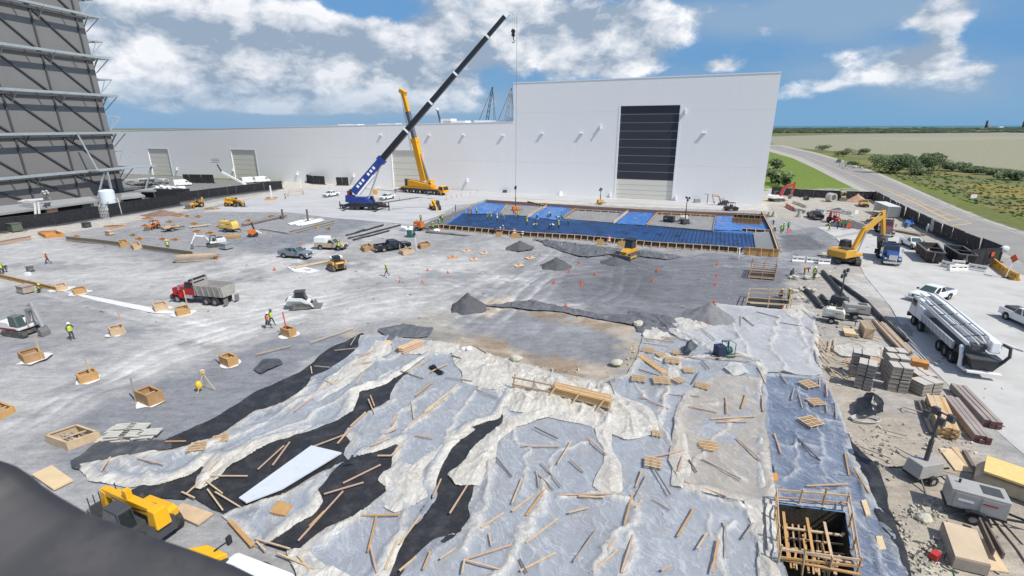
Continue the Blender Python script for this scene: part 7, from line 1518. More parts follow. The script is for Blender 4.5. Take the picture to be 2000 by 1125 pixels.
def pipe(label,pts,r=.22,m=M_HDPE,n=10,z=None,name='black_pipe',cat='pipe'):
 P=[G(*p)for p in pts];o=Vector(P[0]);q=[]
 for a,b in zip(P[:-1],P[1:]):
  for k in range(4):q.append(a.lerp(b,k/4)-o)
 q.append(P[-1]-o);q=[v+Vector((0,0,r+site_zf(v+o)))for v in q];ob=MB().tube(q,r,n).build(name,m,loc=o,smooth=True);return tag(ob,label,cat)
pipe('short thick black pipe crossing towards the light tower',[(1606,534),(1625,555),(1652,589)],.27);pipe('longest black pipe running down beside the concrete road',[(1620,543),(1656,567),(1690,592),(1727,631),(1752,655),(1770,668)],.25);pipe('black pipe behind the white trailer',[(1571,566),(1586,582),(1603,604)],.27);pipe('short black pipe just left of the light tower base',[(1604,580),(1613,592),(1626,606)],.25)
for i,(a,b)in enumerate([((676,461),(749,441)),((680,467),(782,441)),((690,470),(760,452)),((695,455),(712,449))]):pipe(['dark pipe in the loose heap behind the beige pickup, top one','dark pipe in the loose heap behind the beige pickup, longest one','dark pipe in the loose heap behind the beige pickup, lowest one','dark pipe in the loose heap behind the beige pickup, shortest one'][i],[a,b],.16)
for i,(a,b)in enumerate([((832,455),(938,463)),((880,459),(942,464.5)),((832,454),(900,459))]):pipe(['long brown pipe lying along the edge form, outer one','brown pipe lying along the edge form, right hand one','brown pipe lying along the edge form, inner one'][i],[a,b],.15,M_STEEL)
wp=mat('white_pipe',(.74,.75,.75),.35)
for i,(a,b)in enumerate([((564,440),(606,429)),((567,441),(612,429)),((578,442),(626,429)),((582,443),(630,430)),((588,443),(633,432))]):pipe(f'white pipe on the grey gravel behind the low beam, {["first", "second", "third", "fourth", "fifth"][i]} from the left',[a,b],.22,wp,name='white_pipe')
pipe('long black cable lying over the pale slab from the blue crane',[(765,409),(800,405.5),(842,405)],.07,M_BLACK,5,name='cable',cat='cable');pipe('green hose curling from the red pump',[(1828,1092),(1842,1108),(1862,1118),(1866,1130)],.03,mat('green_hose',(.03,.12,.07),.4),5,name='hose',cat='hose')
pipe('thin timber pole leaning along the dirt at the lower right',[(1937,1012),(1990,1080),(2010,1110)],.06,M_LUMG,5,name='pole',cat='pole');pipe('second thin pole at the lower right corner',[(1950,1012),(1998,1065)],.05,M_LUMG,5,name='pole',cat='pole')
def slab(label,c,z0,z1,m,name='plywood_sheet',cat='plywood'):
 P=[G(x,y,z1)for x,y in c];o=sum(P,Vector())/4;mb=MB();mb.plate(ccw([((p-o).x,(p-o).y)for p in P]),z0,z1);return tag(mb.build(name,m,loc=(o.x,o.y,0)),label,cat)
M_PLYW=mat('ply_weathered_pale',(.53,.42,.29),.75,noise=.12,nscale=1)
pc=thing('timber_pallet_box','big pale plywood topped timber box at the lower right corner','box',G(1900,1085),0);oo=Vector(pc.location)
cor=[G(x,y,.75)-oo for x,y in((1842,1017),(1908,1035),(1935,1102),(1866,1086))];MB().plate(ccw([(v.x,v.y)for v in cor]),.68,.75).build('top_sheet',M_PLYW,pc)
for i in range(4):a_,b_=cor[i]*1,cor[(i+1)%4]*1;a_.z=b_.z=.36;MB().bar(a_,b_,.07,.62).build('side_board',M_LUMG,pc)
slab('lower plywood sheet poking out under the timber box',[(1900,1060),(1925,1050),(1972,1118),(1930,1112)],.03,.10,M_PLYL)
for i,(a,b)in enumerate([((1906,1032),(1934,1095)),((1918,1040),(1953,1103))]):
 p,q=G(*a),G(*b);o=MB().bar((0,0,.55),q-p+Vector((0,0,.55)),.09,.38).build('plank',M_LUMK,loc=p);tag(o,'dark upright plank leaning on the timber box, '+('left one'if i==0 else 'right one'),'plank')
slab('plywood sheet leaning flat right of the light tower trailer',[(1834,875),(1858,876),(1900,922),(1866,918)],.05,.12,M_PLYL);slab('tan plywood strip lying beside the flat sheet',[(1857,872),(1870,873),(1912,925),(1898,921)],.06,.14,M_LUM);slab('brown plywood strip right of the tan one',[(1880,878),(1888,880),(1916,930),(1910,930)],.1,.3,M_LUMK)
tu=thing('covered_tub','pale round sided tub under a yellow board at the right edge','tub',G(1965,955),ang(G(1920,935),G(1990,960)));MB().prism([(-1.5,.05),(1.6,.05),(1.6,.95),(-1.2,.95),(-1.5,.5)],-1.0,1.0).build('tub',mat('clear_brown',(.40,.34,.25),.3,noise=.2),tu,bevel=.15);MB().box(-1.2,1.8,-1.15,.95,1.15,1.28).build('yellow_board',mat('yellow_board',(.70,.52,.20),.6,noise=.12),tu);MB().box(-1.15,1.6,-.8,.8,.951,1.148).build('bearer',M_LUMG,tu)
rp=thing('red_pump','small red petrol pump among the rubble at the bottom right','pump',G(1824,1092),.5);MB().box(-.28,.28,-.2,.2,.12,.42,.04,.04).build('engine',M_RED,rp);MB().cyl((.28,0,.25),(.42,0,.25),.14,n=9).build('pump_head',M_STEEL,rp)
for y in(-.26,.26):MB().tube([(-.36,y,.03),(-.36,y,.5),(.4,y,.5),(.4,y,.03)],.02,5).build('frame_tube',M_BLACK,rp)
def timber_cage(label,base,H,m,posts,levels,name='timber_guard',extra=(),z=0.0):
 P=[G(x,y,z)for x,y in base];o=Vector((P[0].x,P[0].y,0));t=thing(name,label,'timber frame',o);Q=[p-o for p in P]
 for a,b in zip(Q,Q[1:]+Q[:1]):
  for k in range(posts):c=a.lerp(b,k/posts);MB().bar(c+Vector((0,0,-.4)),c+Vector((random.uniform(-.1,.1),random.uniform(-.1,.1),H*random.uniform(.9,1.25))),.1,.06).build('post',random.choice(m),t)
  for z in levels:MB().bar(a+Vector((0,0,z)),b+Vector((0,0,z+random.uniform(-.05,.05))),.05,.12).build('rail',random.choice(m),t)
 for a,b,w in extra:MB().bar(G(*a)-o,G(*b)-o,w,.08).build('crossing_plank',random.choice(m),t)
 return t
timber_cage('timber guard frame with crossing planks around the square pit',[(1518,1105),(1672,1125),(1652,998),(1512,985)],1.15,[M_LUM,M_LUMP,M_PLY],3,(.55,1.05),extra=[((1525,1070,.3),(1685,1105,.3),.13),((1527,1092,.35),(1680,1122,.3),.13),((1530,1000,.1),(1540,1095,.2),.14),((1576,1012,.1),(1595,1118,.2),.14),((1610,1020,.1),(1632,1122,.2),.13),((1604,1060,-.3),(1618,1120,-.2),.13),((1530,1030,.0),(1640,1045,0),.12),((1640,1085,.3),(1630,1122,.2),.12),((1556,1070,-.5),(1550,1110,-.4),.1),((1568,1045,-.7),(1580,1120,-.7),.1)]+[((1535+12*k,1015+4*k,-1.2),(1545+11*k,1110+3*k,-1.4),.09)for k in range(7)]+[((1528,1030+20*k,-1.0),(1650,1045+19*k,-1.0),.09)for k in range(4)])
timber_cage('upper timber cage with red and tan rails at the film edge',[(1463,544),(1512,548),(1514,533),(1468,529)],1.9,[M_LUM,M_LUMP,M_RUSTB],2,(.4,.7,1.0,1.3),extra=[((1462,541,.2),(1514,545,.2),.1),((1462,541,.5),(1512,545,.5),.1)])
timber_cage('lower timber cage with pale handrails where a worker leans',[(1456,600),(1543,607),(1538,585),(1462,582)],1.5,[M_PLYL,M_LUM],2,(.7,1.3),extra=[((1465,592,.2),(1535,596,.2),.15)])
for nm,q in(('upper',[(1464,543),(1511,547),(1513,534),(1468,530)]),('lower',[(1458,599),(1542,606),(1537,586),(1463,583)])):pad('painted_opening',q,.16 if nm=='upper'else.17,M_UNDER,f'dark plate painted as the shaded opening inside the {nm} timber cage','opening')  # flat black plates, the shade of each opening put into their colour
def film_stack():
 a,b=G(1080,775),G(1190,803);t=thing('timber_stack','honey timber stack with sloping props in the crumpled film heap','timber stack',(a+b)/2,ang(a,b));L=(b-a).length
 for l in range(3):
  for c in range(5):MB().box(-L/2+random.uniform(-.1,.1),L/2+random.uniform(-.1,.1),-.55+.22*c,-.35+.22*c,.55+.2*l,.73+.2*l).build('beam',random.choice([M_PLY,M_LUM]),t)
 MB().box(-L/2,L/2,-.5,.5,.1,.54).build('bearer',M_LUMK,t)
 for x in(-L*.45,-.1,L*.4):MB().bar((x-.5,-1.2,.05),(x+.2,-.55,1.3),.1).build('prop',M_LUM,t)
 MB().bar((-L/2-.4,-1.2,.15),(L/2+.2,-1.25,.15),.12).build('ground_rail',M_LUMP,t)
 a,b=G(1000,765),G(1076,782);t2=thing('guard_rail','timber guard rail with three posts left of the honey stack','timber frame',(a+b)/2,ang(a,b));L=(b-a).length
 for x in(-L/2,0,L/2):MB().bar((x,0,0),(x+.25,.1,1.7),.11,.08).build('post',M_LUM,t2)
 for z in(.7,1.35):MB().bar((-L/2,0,z),(L/2+.3,.05,z),.06,.13).build('rail',M_LUMP,t2)
 for c in range(3):MB().box(-L/2,L/2,.25+.22*c,.45+.22*c,.25,.45).build('beam',M_PLYL,t2)
film_stack()
pb=thing('pole_bundle','bundle of round tan poles at the top of the film','poles',G(800,683),ang(G(776,690),G(820,672)))
for l in range(4):
 for c in range(8-l):y=-.62+.17*c+.085*l;MB().cyl((-1.25+random.uniform(-.08,.08),y,.12+l*.15),(1.25,y,.12+l*.15),.08,n=8).build('pole',M_LUM if c%2 else M_LUMP,pb)
rb=thing('rod_bundle','loose bundle of black rods on the film crossed by one plank','rods',G(852,726),ang(G(838,718),G(866,738)))
for k in range(22):MB().bar((-.9+random.uniform(-.2,.1),random.uniform(-.3,.3),.1+random.uniform(0,.25)),(.9+random.uniform(-.1,.2),random.uniform(-.3,.3),.1+random.uniform(0,.25)),.05).build('rod',M_BLACK,rb)
ld=thing('plank_ladder','plank ladder lying on the film left of the grey crumple','ladder',G(1275,715),ang(G(1248,700),G(1298,736)));L=(G(1248,700)-G(1298,736)).length
MB().box(-L/2,L/2,-.3,.3,.12,.18).build('base_plank',M_PLY,ld)
for k in range(9):MB().box(-L/2+L*k/9,-L/2+L*k/9+.08,-.3,.3,.181,.26).build('rung',M_LUM,ld)
def pallet_mesh():
 t=thing('pallet','x','pallet',(0,0,0),0,'timber pallets lying on the film')
 me=MB().box(-.6,.6,-.045,.045,0,.022).mesh('slat',M_PLY);me2=MB().box(-.6,.6,-.045,.045,0,.022).mesh('slat',M_LUM)
 for k in range(7):inst(me if k%2 else me2,'slat',t,(0,-.5+k*1.0/6,.13))
 for x in(-.52,0,.52):MB().box(x-.045,x+.045,-.55,.55,0,.128).build('runner',M_LUMG,t)
 return t
PAL=[(1578,757,'pallet on the bluish film, upper one',.3,1.0),(1592,793,'grey pallet tilted on the bluish film, middle one',.1,.95),(1582,832,'pallet on the bluish film, lowest one',.3,1.1),(388,881,'pallet on the lower left film, the left one',.2,.95),(432,864,'pallet on the lower left film, half covered',.4,.85),(1247,746,'weathered pallet left of the pair by the wide plank',-.3,1.0),(1290,751,'wide pallet touching the wide honey plank',-.1,1.15),(1324,750,'narrow orange pallet right of the wide honey plank',.5,.8),(1344,729,'square pallet below the dark tarp bundle',.0,.8),(1371,760,'slanted pallet pointing to the beige film',-.6,.9),(1266,688,'orange pallet leaning at the head of the ladder',-.5,.95),(1290,697,'small orange pallet right of the ladder head',.4,.75),(1322,694,'small pallet left of the dark tarp bundle',-.2,.75),(1312,710,'row of slats between ladder and square pallet',-.3,1.1),(1245,744,'',0,0),(1275,912,'open orange pallet among the planks left of the pinkish plank',-.3,.9),(1283,853,'small orange pallet at the foot of the crumpled heap',-.3,.6),(1118,748,'orange slatted square behind the honey stack',.2,.7)]
pp=pallet_mesh();first=True
for x,y,lb,rz,s in PAL:
 if not lb:continue
 g=G(x,y);g.z=site_zf(g)+.26
 c=pp if first else copy_tree(pp,lb);first=False
 c['label']=lb;c.location=g;c.rotation_euler=(random.uniform(-.04,.04),random.uniform(-.04,.04),rz);c.scale=(s,s,s)
sg_=thing('slat_grille','round grille of slats showing through the beige film','grille',G(1383,877)+Vector((0,0,.3)),-.25)
for k in range(7):y=-.5+k/6;hx=math.sqrt(.36-y*y*.99)+.05;MB().box(-hx,hx,y-.05,y+.05,0,.03).build('slat',M_PLY if k%2 else M_LUM,sg_)
wps=thing('white_panel_stack','stack of dirty white slatted panels right of the widest timber box','panel stack',G(268,848),ang(G(205,850),G(322,842)))
M_WPN=mat('dirty_white_panel',(.50,.49,.44),.75,noise=.15,nscale=2)
for l in range(3):
 for i in range(5):
  ox,oy=-1.6+1.05*(i%3)+random.uniform(-.2,.2)+.3*l,(-.55 if i<3 else.55)+random.uniform(-.15,.15);a0=random.uniform(-.12,.12)
  for k in range(4):MB().at((ox,oy-.3+.2*k,.06+.15*l),(0,0,a0)).box(-.72,.72,-.075,.075,0,.06).build('slat',M_WPN,wps)
  for x in(-.6,.6):MB().at((ox,oy,.02+.15*l),(0,0,a0)).box(x-.06,x+.06,-.42,.42,-.02,.039).build('batten',M_LUMG,wps)
TONE={'h':(M_PLY,'honey'),'t':(M_LUM,'tan'),'g':(M_LUMG,'grey'),'p':(M_LUMP,'pinkish'),'k':(M_LUMK,'dark'),'l':(M_PLYL,'pale')}
PLK="""410 937 485 937 t|396 941 436 972 t|407 964 437 1005 t|422 969 471 998 t|403 936 428 908 h|367 972 403 939 t|271 903 320 916 p|218 901 200 929 t|357 969 382 981 t|325 870 365 869 h|505 924 556 877 p|534 916 567 870 p|610 879 680 853 p|660 872 687 842 t|671 951 744 915 p|634 972 711 950 p|584 1065 671 967 p|605 1035 634 1005 h|708 1015 781 1013 h|720 1087 736 1017 h|724 1073 737 1128 p|753 1121 777 1065 t|781 1073 822 1015 t|846 979 862 943 p|879 1012 914 954 p|725 878 763 862 t|753 855 777 843 t|812 856 847 862 p|738 898 766 897 t|766 896 784 878 t|969 901 1000 939 k|910 1101 1000 1073 p|903 1128 908 1101 t|908 1102 976 1121 t|781 1124 814 1096 t|827 1121 842 1086 h|500 1060 568 1081 t|502 1065 520 1083 t|543 1088 616 1121 t|583 1093 606 1121 t|1020 878 1094 879 t|1089 913 1116 869 t|1149 863 1185 896 p|1273 901 1337 886 p|1275 920 1308 975 k|1254 925 1241 961 p|1263 936 1238 986 g|1234 975 1219 1034 h|1058 911 1097 958 g|1051 934 1082 964 g|1047 926 1053 958 g|1092 975 1210 974 p|1130 978 1180 980 t|1027 1015 1066 961 h|1000 1007 1044 973 t|1000 992 1020 941 t|1027 1069 1089 1022 t|1016 1124 1085 1088 t|1015 1101 1029 1128 k|1120 1105 1165 1043 g|1186 1082 1200 1060 p|1157 1124 1206 1082 t|1213 1128 1236 1053 p|1273 984 1308 1006 g|1322 1057 1355 1001 h|1337 949 1418 977 p|1371 903 1446 944 g|1438 862 1486 906 p|1415 1027 1418 1097 g|1401 1063 1390 1125 h|1291 1122 1311 1112 p|1323 930 1332 898 p|1043 840 1089 864 k|1491 992 1496 1083 g|608 722 610 735 t|615 721 645 724 g|607 675 692 645 t|500 697 570 681 p|685 679 697 660 g|654 690 695 685 g|700 704 732 690 h|689 720 725 712 h|635 749 651 756 t|575 810 662 745 p|782 730 827 746 k|795 732 832 712 t|724 779 732 800 p|720 786 732 815 p|812 780 846 752 h|804 790 809 824 t|830 810 895 757 l|795 840 870 785 t|685 839 715 812 t|766 839 777 817 h|842 731 875 716 t|870 742 922 750 g|930 766 972 784 g|882 699 900 705 k|932 682 950 691 k|697 755 712 730 t|1180 752 1217 735 g|1192 747 1200 775 g|1166 762 1170 745 g|1251 780 1305 805 p|1291 789 1310 747 h|1301 777 1365 781 g|1351 756 1364 732 k|1247 726 1297 744 k|1416 781 1420 814 p|1456 775 1447 804 h|1387 825 1475 821 t|1400 831 1459 831 p|1345 800 1400 812 p|1480 722 1495 755 t|1487 777 1490 810 p|1450 625 1471 642 k|1446 622 1446 642 g|1477 614 1500 620 k|1370 647 1397 669 g|1260 664 1317 672 p|1254 672 1305 679 l|1292 662 1320 665 h|1370 709 1384 726 k|1520 732 1536 756 g|1545 787 1550 762 g|1559 777 1566 804 g|1612 752 1615 780 p|1600 745 1600 762 p|1611 790 1614 812 g|1630 790 1632 827 g|1522 635 1564 641 k|1500 620 1521 626 k|1511 855 1524 894 p|1557 863 1601 908 k|1573 958 1654 953 p|1649 891 1657 936 h|1667 921 1695 972 h|1675 877 1738 903 g|1809 922 1867 935 p|1320 700 1380 706 p|1380 702 1470 712 t|1300 690 1340 704 t|1390 700 1450 700 p|1640 712 1700 722 l|1655 745 1610 720 t|1605 690 1625 712 t|1600 670 1620 690 p|1622 668 1618 690 t|1632 665 1628 690 t|1660 668 1690 672 h|1345 905 1360 930 k|1115 905 1140 930 g|940 1040 985 1010 t|960 1075 955 1050 t|1240 1000 1255 985 t|1110 1010 1150 1000 t|1360 1080 1380 1050 t|1450 1060 1470 1030 g|860 1100 890 1080 t|1575 640 1600 668 t|1588 668 1612 700 p|1600 700 1628 735 t|1590 690 1600 722 g|1618 742 1650 748 p|1612 690 1640 706 t|1645 720 1690 735 t|1700 700 1745 712 p|1722 845 1770 858 g|1745 880 1790 905 g|1760 800 1800 812 p|1700 660 1722 668 t|1565 610 1590 628 g|1640 728 1660 745 g"""
PLK=[q.split()for q in PLK.split('|')];pts=[((float(a)+float(c))/2,(float(b)+float(d))/2)for a,b,c,d,_ in PLK]
wh=[f"{'long' if (G(float(a), float(b))-G(float(c), float(d))).length > 2.6 else 'short' if (G(float(a), float(b))-G(float(c), float(d))).length < 1.5 else 'mid length'} {TONE[e][1]} plank"for a,b,c,d,e in PLK]
lbs=rank_labels(pts,wh)
for(a,b,c,d,e),lb in zip(PLK,lbs):
 p,q=G(float(a),float(b)),G(float(c),float(d));z=.30 if p.y<60 else.2
 p.z,q.z=site_zf(p)+z,site_zf(q)+z;w=.07 if e in 'kg'else.08;o=Vector(p);ml=MB().bar((0,0,0),q-p,w*random.uniform(.9,1.35),.06,w2=w).build('plank',TONE[e][0],loc=o);tag(ml,lb,'plank','loose planks lying about the foreground')
for lb,c,m in[('plywood square under the film flap below the white board',[(527,1000),(542,977),(572,986),(556,1006)],M_PLY),('large plywood sheet right of the yellow telehandler',[(331,1000),(357,982),(416,1002),(386,1024)],M_LUM),('pale plywood sheet beside the dark rail at the lower left',[(62,926),(101,908),(142,937),(104,955)],M_PLYL),('small plywood offcut on the bluish film by the black liner',[(1682,977),(1692,975),(1701,1004),(1692,1006)],M_PLYL),('small plywood offcut lowest on the bluish film',[(1711,1047),(1723,1046),(1731,1072),(1716,1073)],M_PLYL),('orange plywood offcut at the left edge of the bluish film',[(1506,923),(1519,924),(1519,938),(1507,940)],M_ORPLY),('long honey board slanting below the plywood sheet',[(444,1017),(452,1014),(498,1062),(488,1066)],M_PLY),('small honey plywood piece near the round poles',[(742,668),(760,664),(767,669),(748,673)],M_PLYL)]:slab(lb,c,.12,.24,m)
gp=thing('green_pump','dark green skid pump standing on the film below the grey heap','pump',G(1412,697),.2);M_GRN=mat('dark_green_paint',(.02,.10,.085),.45)
MB().box(-.95,.95,-.55,.55,.1,.25).build('skid',M_GRN,gp);MB().box(-.85,.0,-.45,.45,.25,1.25).build('engine_box',mat('navy_box',(.02,.03,.07),.4),gp,bevel=.04);MB().cyl((.15,0,.7),(.75,0,.7),.32,n=12).build('pump_casing',M_GRN,gp)
for x in(.1,.85):MB().tube([(x,-.5,.25),(x,-.5,1.5),(x,.5,1.5),(x,.5,.25)],.04,5).build('frame_tube',M_GRN,gp)
MB().tube([(.4,0,1.0),(.4,0,1.6),(-.3,0,1.7)],.09,7).build('outlet',M_GRN,gp)
db=sheet('dark_bundle','dark tarp bundle standing among the pallets','tarp',[(1335,697),(1340,682),(1352,680),(1362,690),(1356,698)],M_TARP,DIAG,z0=.4,amp=.4,crumple=.9,hem=0,seed=77,res=.09,big=.5)
g2=thing('green_pump','green pump with hoses beside the white sacks','pump',G(803,463),.2);MB().box(-1,1,-.6,.6,.1,.3).build('skid',M_GRN,g2);MB().box(-.8,.2,-.5,.5,.3,1.4).build('engine_box',M_GRN,g2,bevel=.05);MB().cyl((.3,0,.8),(.9,0,.8),.4,n=12).build('pump_casing',M_GRN,g2);MB().tube([(.5,0,1.1),(.5,0,1.9),(1.3,.2,2.0)],.1,7).build('outlet',M_GRN,g2)
def sacks(label,px,n,w,name='white_sack',cat='sacks'):
 t=thing(name,label,cat,G(*px))
 for k in range(n):MB().ball((random.uniform(-w,w),random.uniform(-w*.5,w*.5),random.uniform(.2,.55)*(w+.3)),(random.uniform(.4,.7)*(.45+.5*w),random.uniform(.35,.5)*(.45+.5*w),random.uniform(.3,.5)*(.4+.5*w)),6,5).build('sack',M_WHITE if cat=='sacks'else M_ROCK,t,smooth=cat=='sacks')
 return t
sacks('cluster of white sacks behind the green pump',(795,452),9,1.1);sacks('white wrapped load behind the yellow track loader',(657,508),6,.8);sacks('white strapped sack at the edge of the tan hollow',(915,687),3,.5);sacks('white sacks beside the edge form corner',(854,454),5,.8)
for i,(x,y)in enumerate([(1553,572),(1564,568),(1583,570),(1577,545),(1595,542),(1562,585),(1548,545)]):sacks(f'pale stone bag in the heap under the barriers, {ORD[i]} to the upper timber cage',(x,y),4,.45,'stone_bag','stone bag')
tr=thing('survey_tripod','surveying tripod with a yellow bag on the blue grey gravel','tripod',G(403,762))
for a in(0,2.1,4.2):MB().bar((math.cos(a)*.75,math.sin(a)*.75,0),(0,0,1.55),.05).build('leg',M_PLYL,tr)
MB().box(-.14,.14,-.12,.12,1.55,1.9).build('instrument',mat('instrument_cream',(.62,.52,.25),.5),tr,bevel=.03)
yb=tag(MB().ball((0,0,.45),(.3,.25,.4),8,6).build('yellow_bag',mat('yellow_bag',(.75,.50,.02),.6),loc=G(397,762)+Vector((-.15,-.2,.12)),smooth=True),'yellow bag hanging at the foot of the tripod','bag')
tag(MB().box(-.4,.4,-.25,.25,0,.3).build('red_toolbox',M_RED,loc=G(751,398),rot=(0,0,.2)),'red toolbox below the white pickup beside the blue crane','toolbox');bpy.context.view_layer.update()
clutter_box(51,572,1.7,1.2,1.0,M_LUMG,'grey timber chest at the left edge beside the edge board','timber_chest','chest');clutter_box(215,459,1.6,1.0,.8,M_LUM,'slatted pale crate at the far left of the gravel','pale_crate','crate');clutter_box(443,486,1.6,1.6,1.0,M_GREYP,'square grey counterweight crate right of the white excavator','grey_crate','crate');clutter_box(170,444,1.6,1.2,1.0,M_DKGREY,'dark grey crate near the left fence','dark_crate','crate')
tag(MB().box(-.3,.3,-.25,.25,0,.5).build('white_bucket',M_WHITE,loc=G(55,538)),'white bucket on the gravel at the far left','bucket');clutter_box(60,530,.9,.7,.7,M_STEEL,'small grey machine above the white bucket','small_engine','engine')
cr=thing('cable_reel','yellow cable reel stand right behind the blue crane','reel',G(733,380));MB().cyl((0,-.4,.9),(0,.4,.9),.8,n=14).build('reel',M_YEL,cr);MB().box(-.8,.8,-.5,.5,0,.12).build('stand',M_YEL,cr)
ot=thing('orange_scissor_mast','red orange machine with a black mast left of the dark rail','lift',G(497,462),.3);MB().box(-1.0,.4,-.6,.6,.35,1.5).build('engine_box',M_ORG,ot,bevel=.06);MB().bar((.4,0,.5),(-.2,0,2.9),.25).build('mast',M_BLACK,ot)
for x in(-.7,.3):
 for s in(-1,1):wheel(ot,x,s*.6,.35,.25,M_DKGREY)
MB().bar((.4,0,1.2),(1.4,0,.6),.2).build('arm',M_WHITE,ot)
uv=thing('utility_vehicle','dark open utility vehicle with a canopy in front of the orange excavator','utility vehicle',G(1428,411),.05)
for x in(-1.1,1.1):
 for s in(-1,1):wheel(uv,x,s*.7,.36,.28,M_DKGREY)
MB().prism([(-1.6,.4),(1.6,.4),(1.7,.8),(1.0,1.05),(.5,.8),(-.3,.8),(-.5,1.1),(-1.6,1.1)],-.7,.7).build('body',M_BLACK,uv,bevel=.05);MB().box(-.8,.7,-.7,.7,1.95,2.05).build('roof',M_BLACK,uv)
for x in(-.7,.6):
 for s in(-.62,.62):MB().bar((x,s,.8),(x*.9,s,1.96),.06).build('roof_post',M_BLACK,uv)
MB().box(-.3,.1,-.55,.55,.8,1.5).build('seat',M_DKGREY,uv);tag(MB().cyl((0,-.2,.35),(0,.2,.35),.35,n=12).build('red_reel',M_RED,loc=G(1415,408)),'red hose reel left of the utility vehicle','reel')
bl=thing('boom_lift','white boom lift with a raised basket beside the roller door','boom lift',G(482,371),ang(G(482,371),G(430,371)));MI=bl.matrix_basis.inverted()if False else(Matrix.Translation(bl.location)@Euler(bl.rotation_euler).to_matrix().to_4x4()).inverted()
wq=lambda px,py:MI@AtY(px,py,bl.location.y+1.0)
a,b,c_,d_=wq(481,361),wq(433,336),wq(424,321),wq(421,317);MB().bar(a,b,.55,.6).build('main_boom',M_WHITE,bl);MB().bar(b,c_,.32).build('jib',M_DKGREY,bl)
for z in(0,.55,1.1):MB().tube([d_+Vector((-1.2,-.6,z)),d_+Vector((1.2,-.6,z)),d_+Vector((1.2,.6,z)),d_+Vector((-1.2,.6,z)),d_+Vector((-1.2,-.6,z))],.05,5).build('basket_rail',M_DKGREY,bl)
MB().box(-1.4,1.4,-1.1,1.1,.5,1.7).build('base',M_WHITE,bl,bevel=.06)
for x in(-1,1):
 for s in(-1,1):wheel(bl,x,s*1.0,.45,.3,M_WHITE)
for px,py,h,lb in[(531,388,4.0,'white post standing on a tan disc near the gate'),(589,374,4.2,'white post rising behind the round rail frame'),(602,434,3.0,'brown plank post at the end of the low beam'),(553,428,2.4,'grey square post at the end of the dark rail')]:tag(MB().box(-.16,.16,-.16,.16,0,h).build('post',M_WHITE if py<400 else M_LUMK,loc=G(px,py)),lb,'post')
tag(MB().cyl((0,0,0),(0,0,.1),1.7,n=18).build('tan_disc',M_ORPLY,loc=G(528,390)+Vector((0,0,.065))),'flat tan disc around the white post','disc')
timber_cage('light timber rail frame around the slab opening below the wall',[(564,384),(594,381),(592,374),(566,376)],1.1,[M_PLYL,M_LUM],2,(.5,1.0));tag(MB().box(-.7,.7,-.4,.4,0,.9).build('toolbox',M_DKGREY,loc=G(986,376.5)),'small dark toolbox at the foot of the hall left of the hook line','toolbox');tag(MB().cyl((0,0,0),(0,0,1.3),.9,.3,8).build('white_hopper',M_WHITE,loc=G(1094,382)),'white cone shaped hopper at the foot of the hall','hopper');tag(MB().box(-.8,.8,-.5,.5,0,1.1).build('meter_box',M_GREYP,loc=G(1361,396)),'small grey meter box at the foot of the hall','box')
gh=thing('gate_frame','grey pipe goal frame against the foot of the hall','frame',G(1381,397));MB().tube([(-.9,0,2.6),(0,0,2.6),(0,0,0)],.1,6).build('frame_tube',M_DKGREY,gh);tag(MB().box(-.5,.5,-.03,.03,-.5,.5).build('white_sign',M_WHITE,loc=G(1671,424)+Vector((0,0,1.2)),rot=(0,0,.2)),'blank white sign board at the end of the white barriers','sign');tag(MB().cyl((0,-.05,1.1),(0,.05,1.1),.55,n=12).build('orange_disc',M_CONE,loc=G(1656,450)),'round orange disc held beside the workers','disc');tag(MB().cyl((0,-.05,.45),(0,.05,.45),.5,n=12).build('pink_disc',mat('pink',(.65,.22,.2),.5),loc=G(1541,456)),'pale red round disc beside the pair of workers','disc')
sb=thing('small_red_sign','small white and red board standing in the marsh','sign',G(1900,391));MB().box(-.9,.9,-.04,.04,.6,1.7).build('board',M_WHITE,sb);MB().box(-.9,.9,-.05,.05,1.71,1.9).build('red_top',M_RED,sb);MB().bar((0,0,0),(0,0,.6),.1).build('post',M_LUMG,sb)
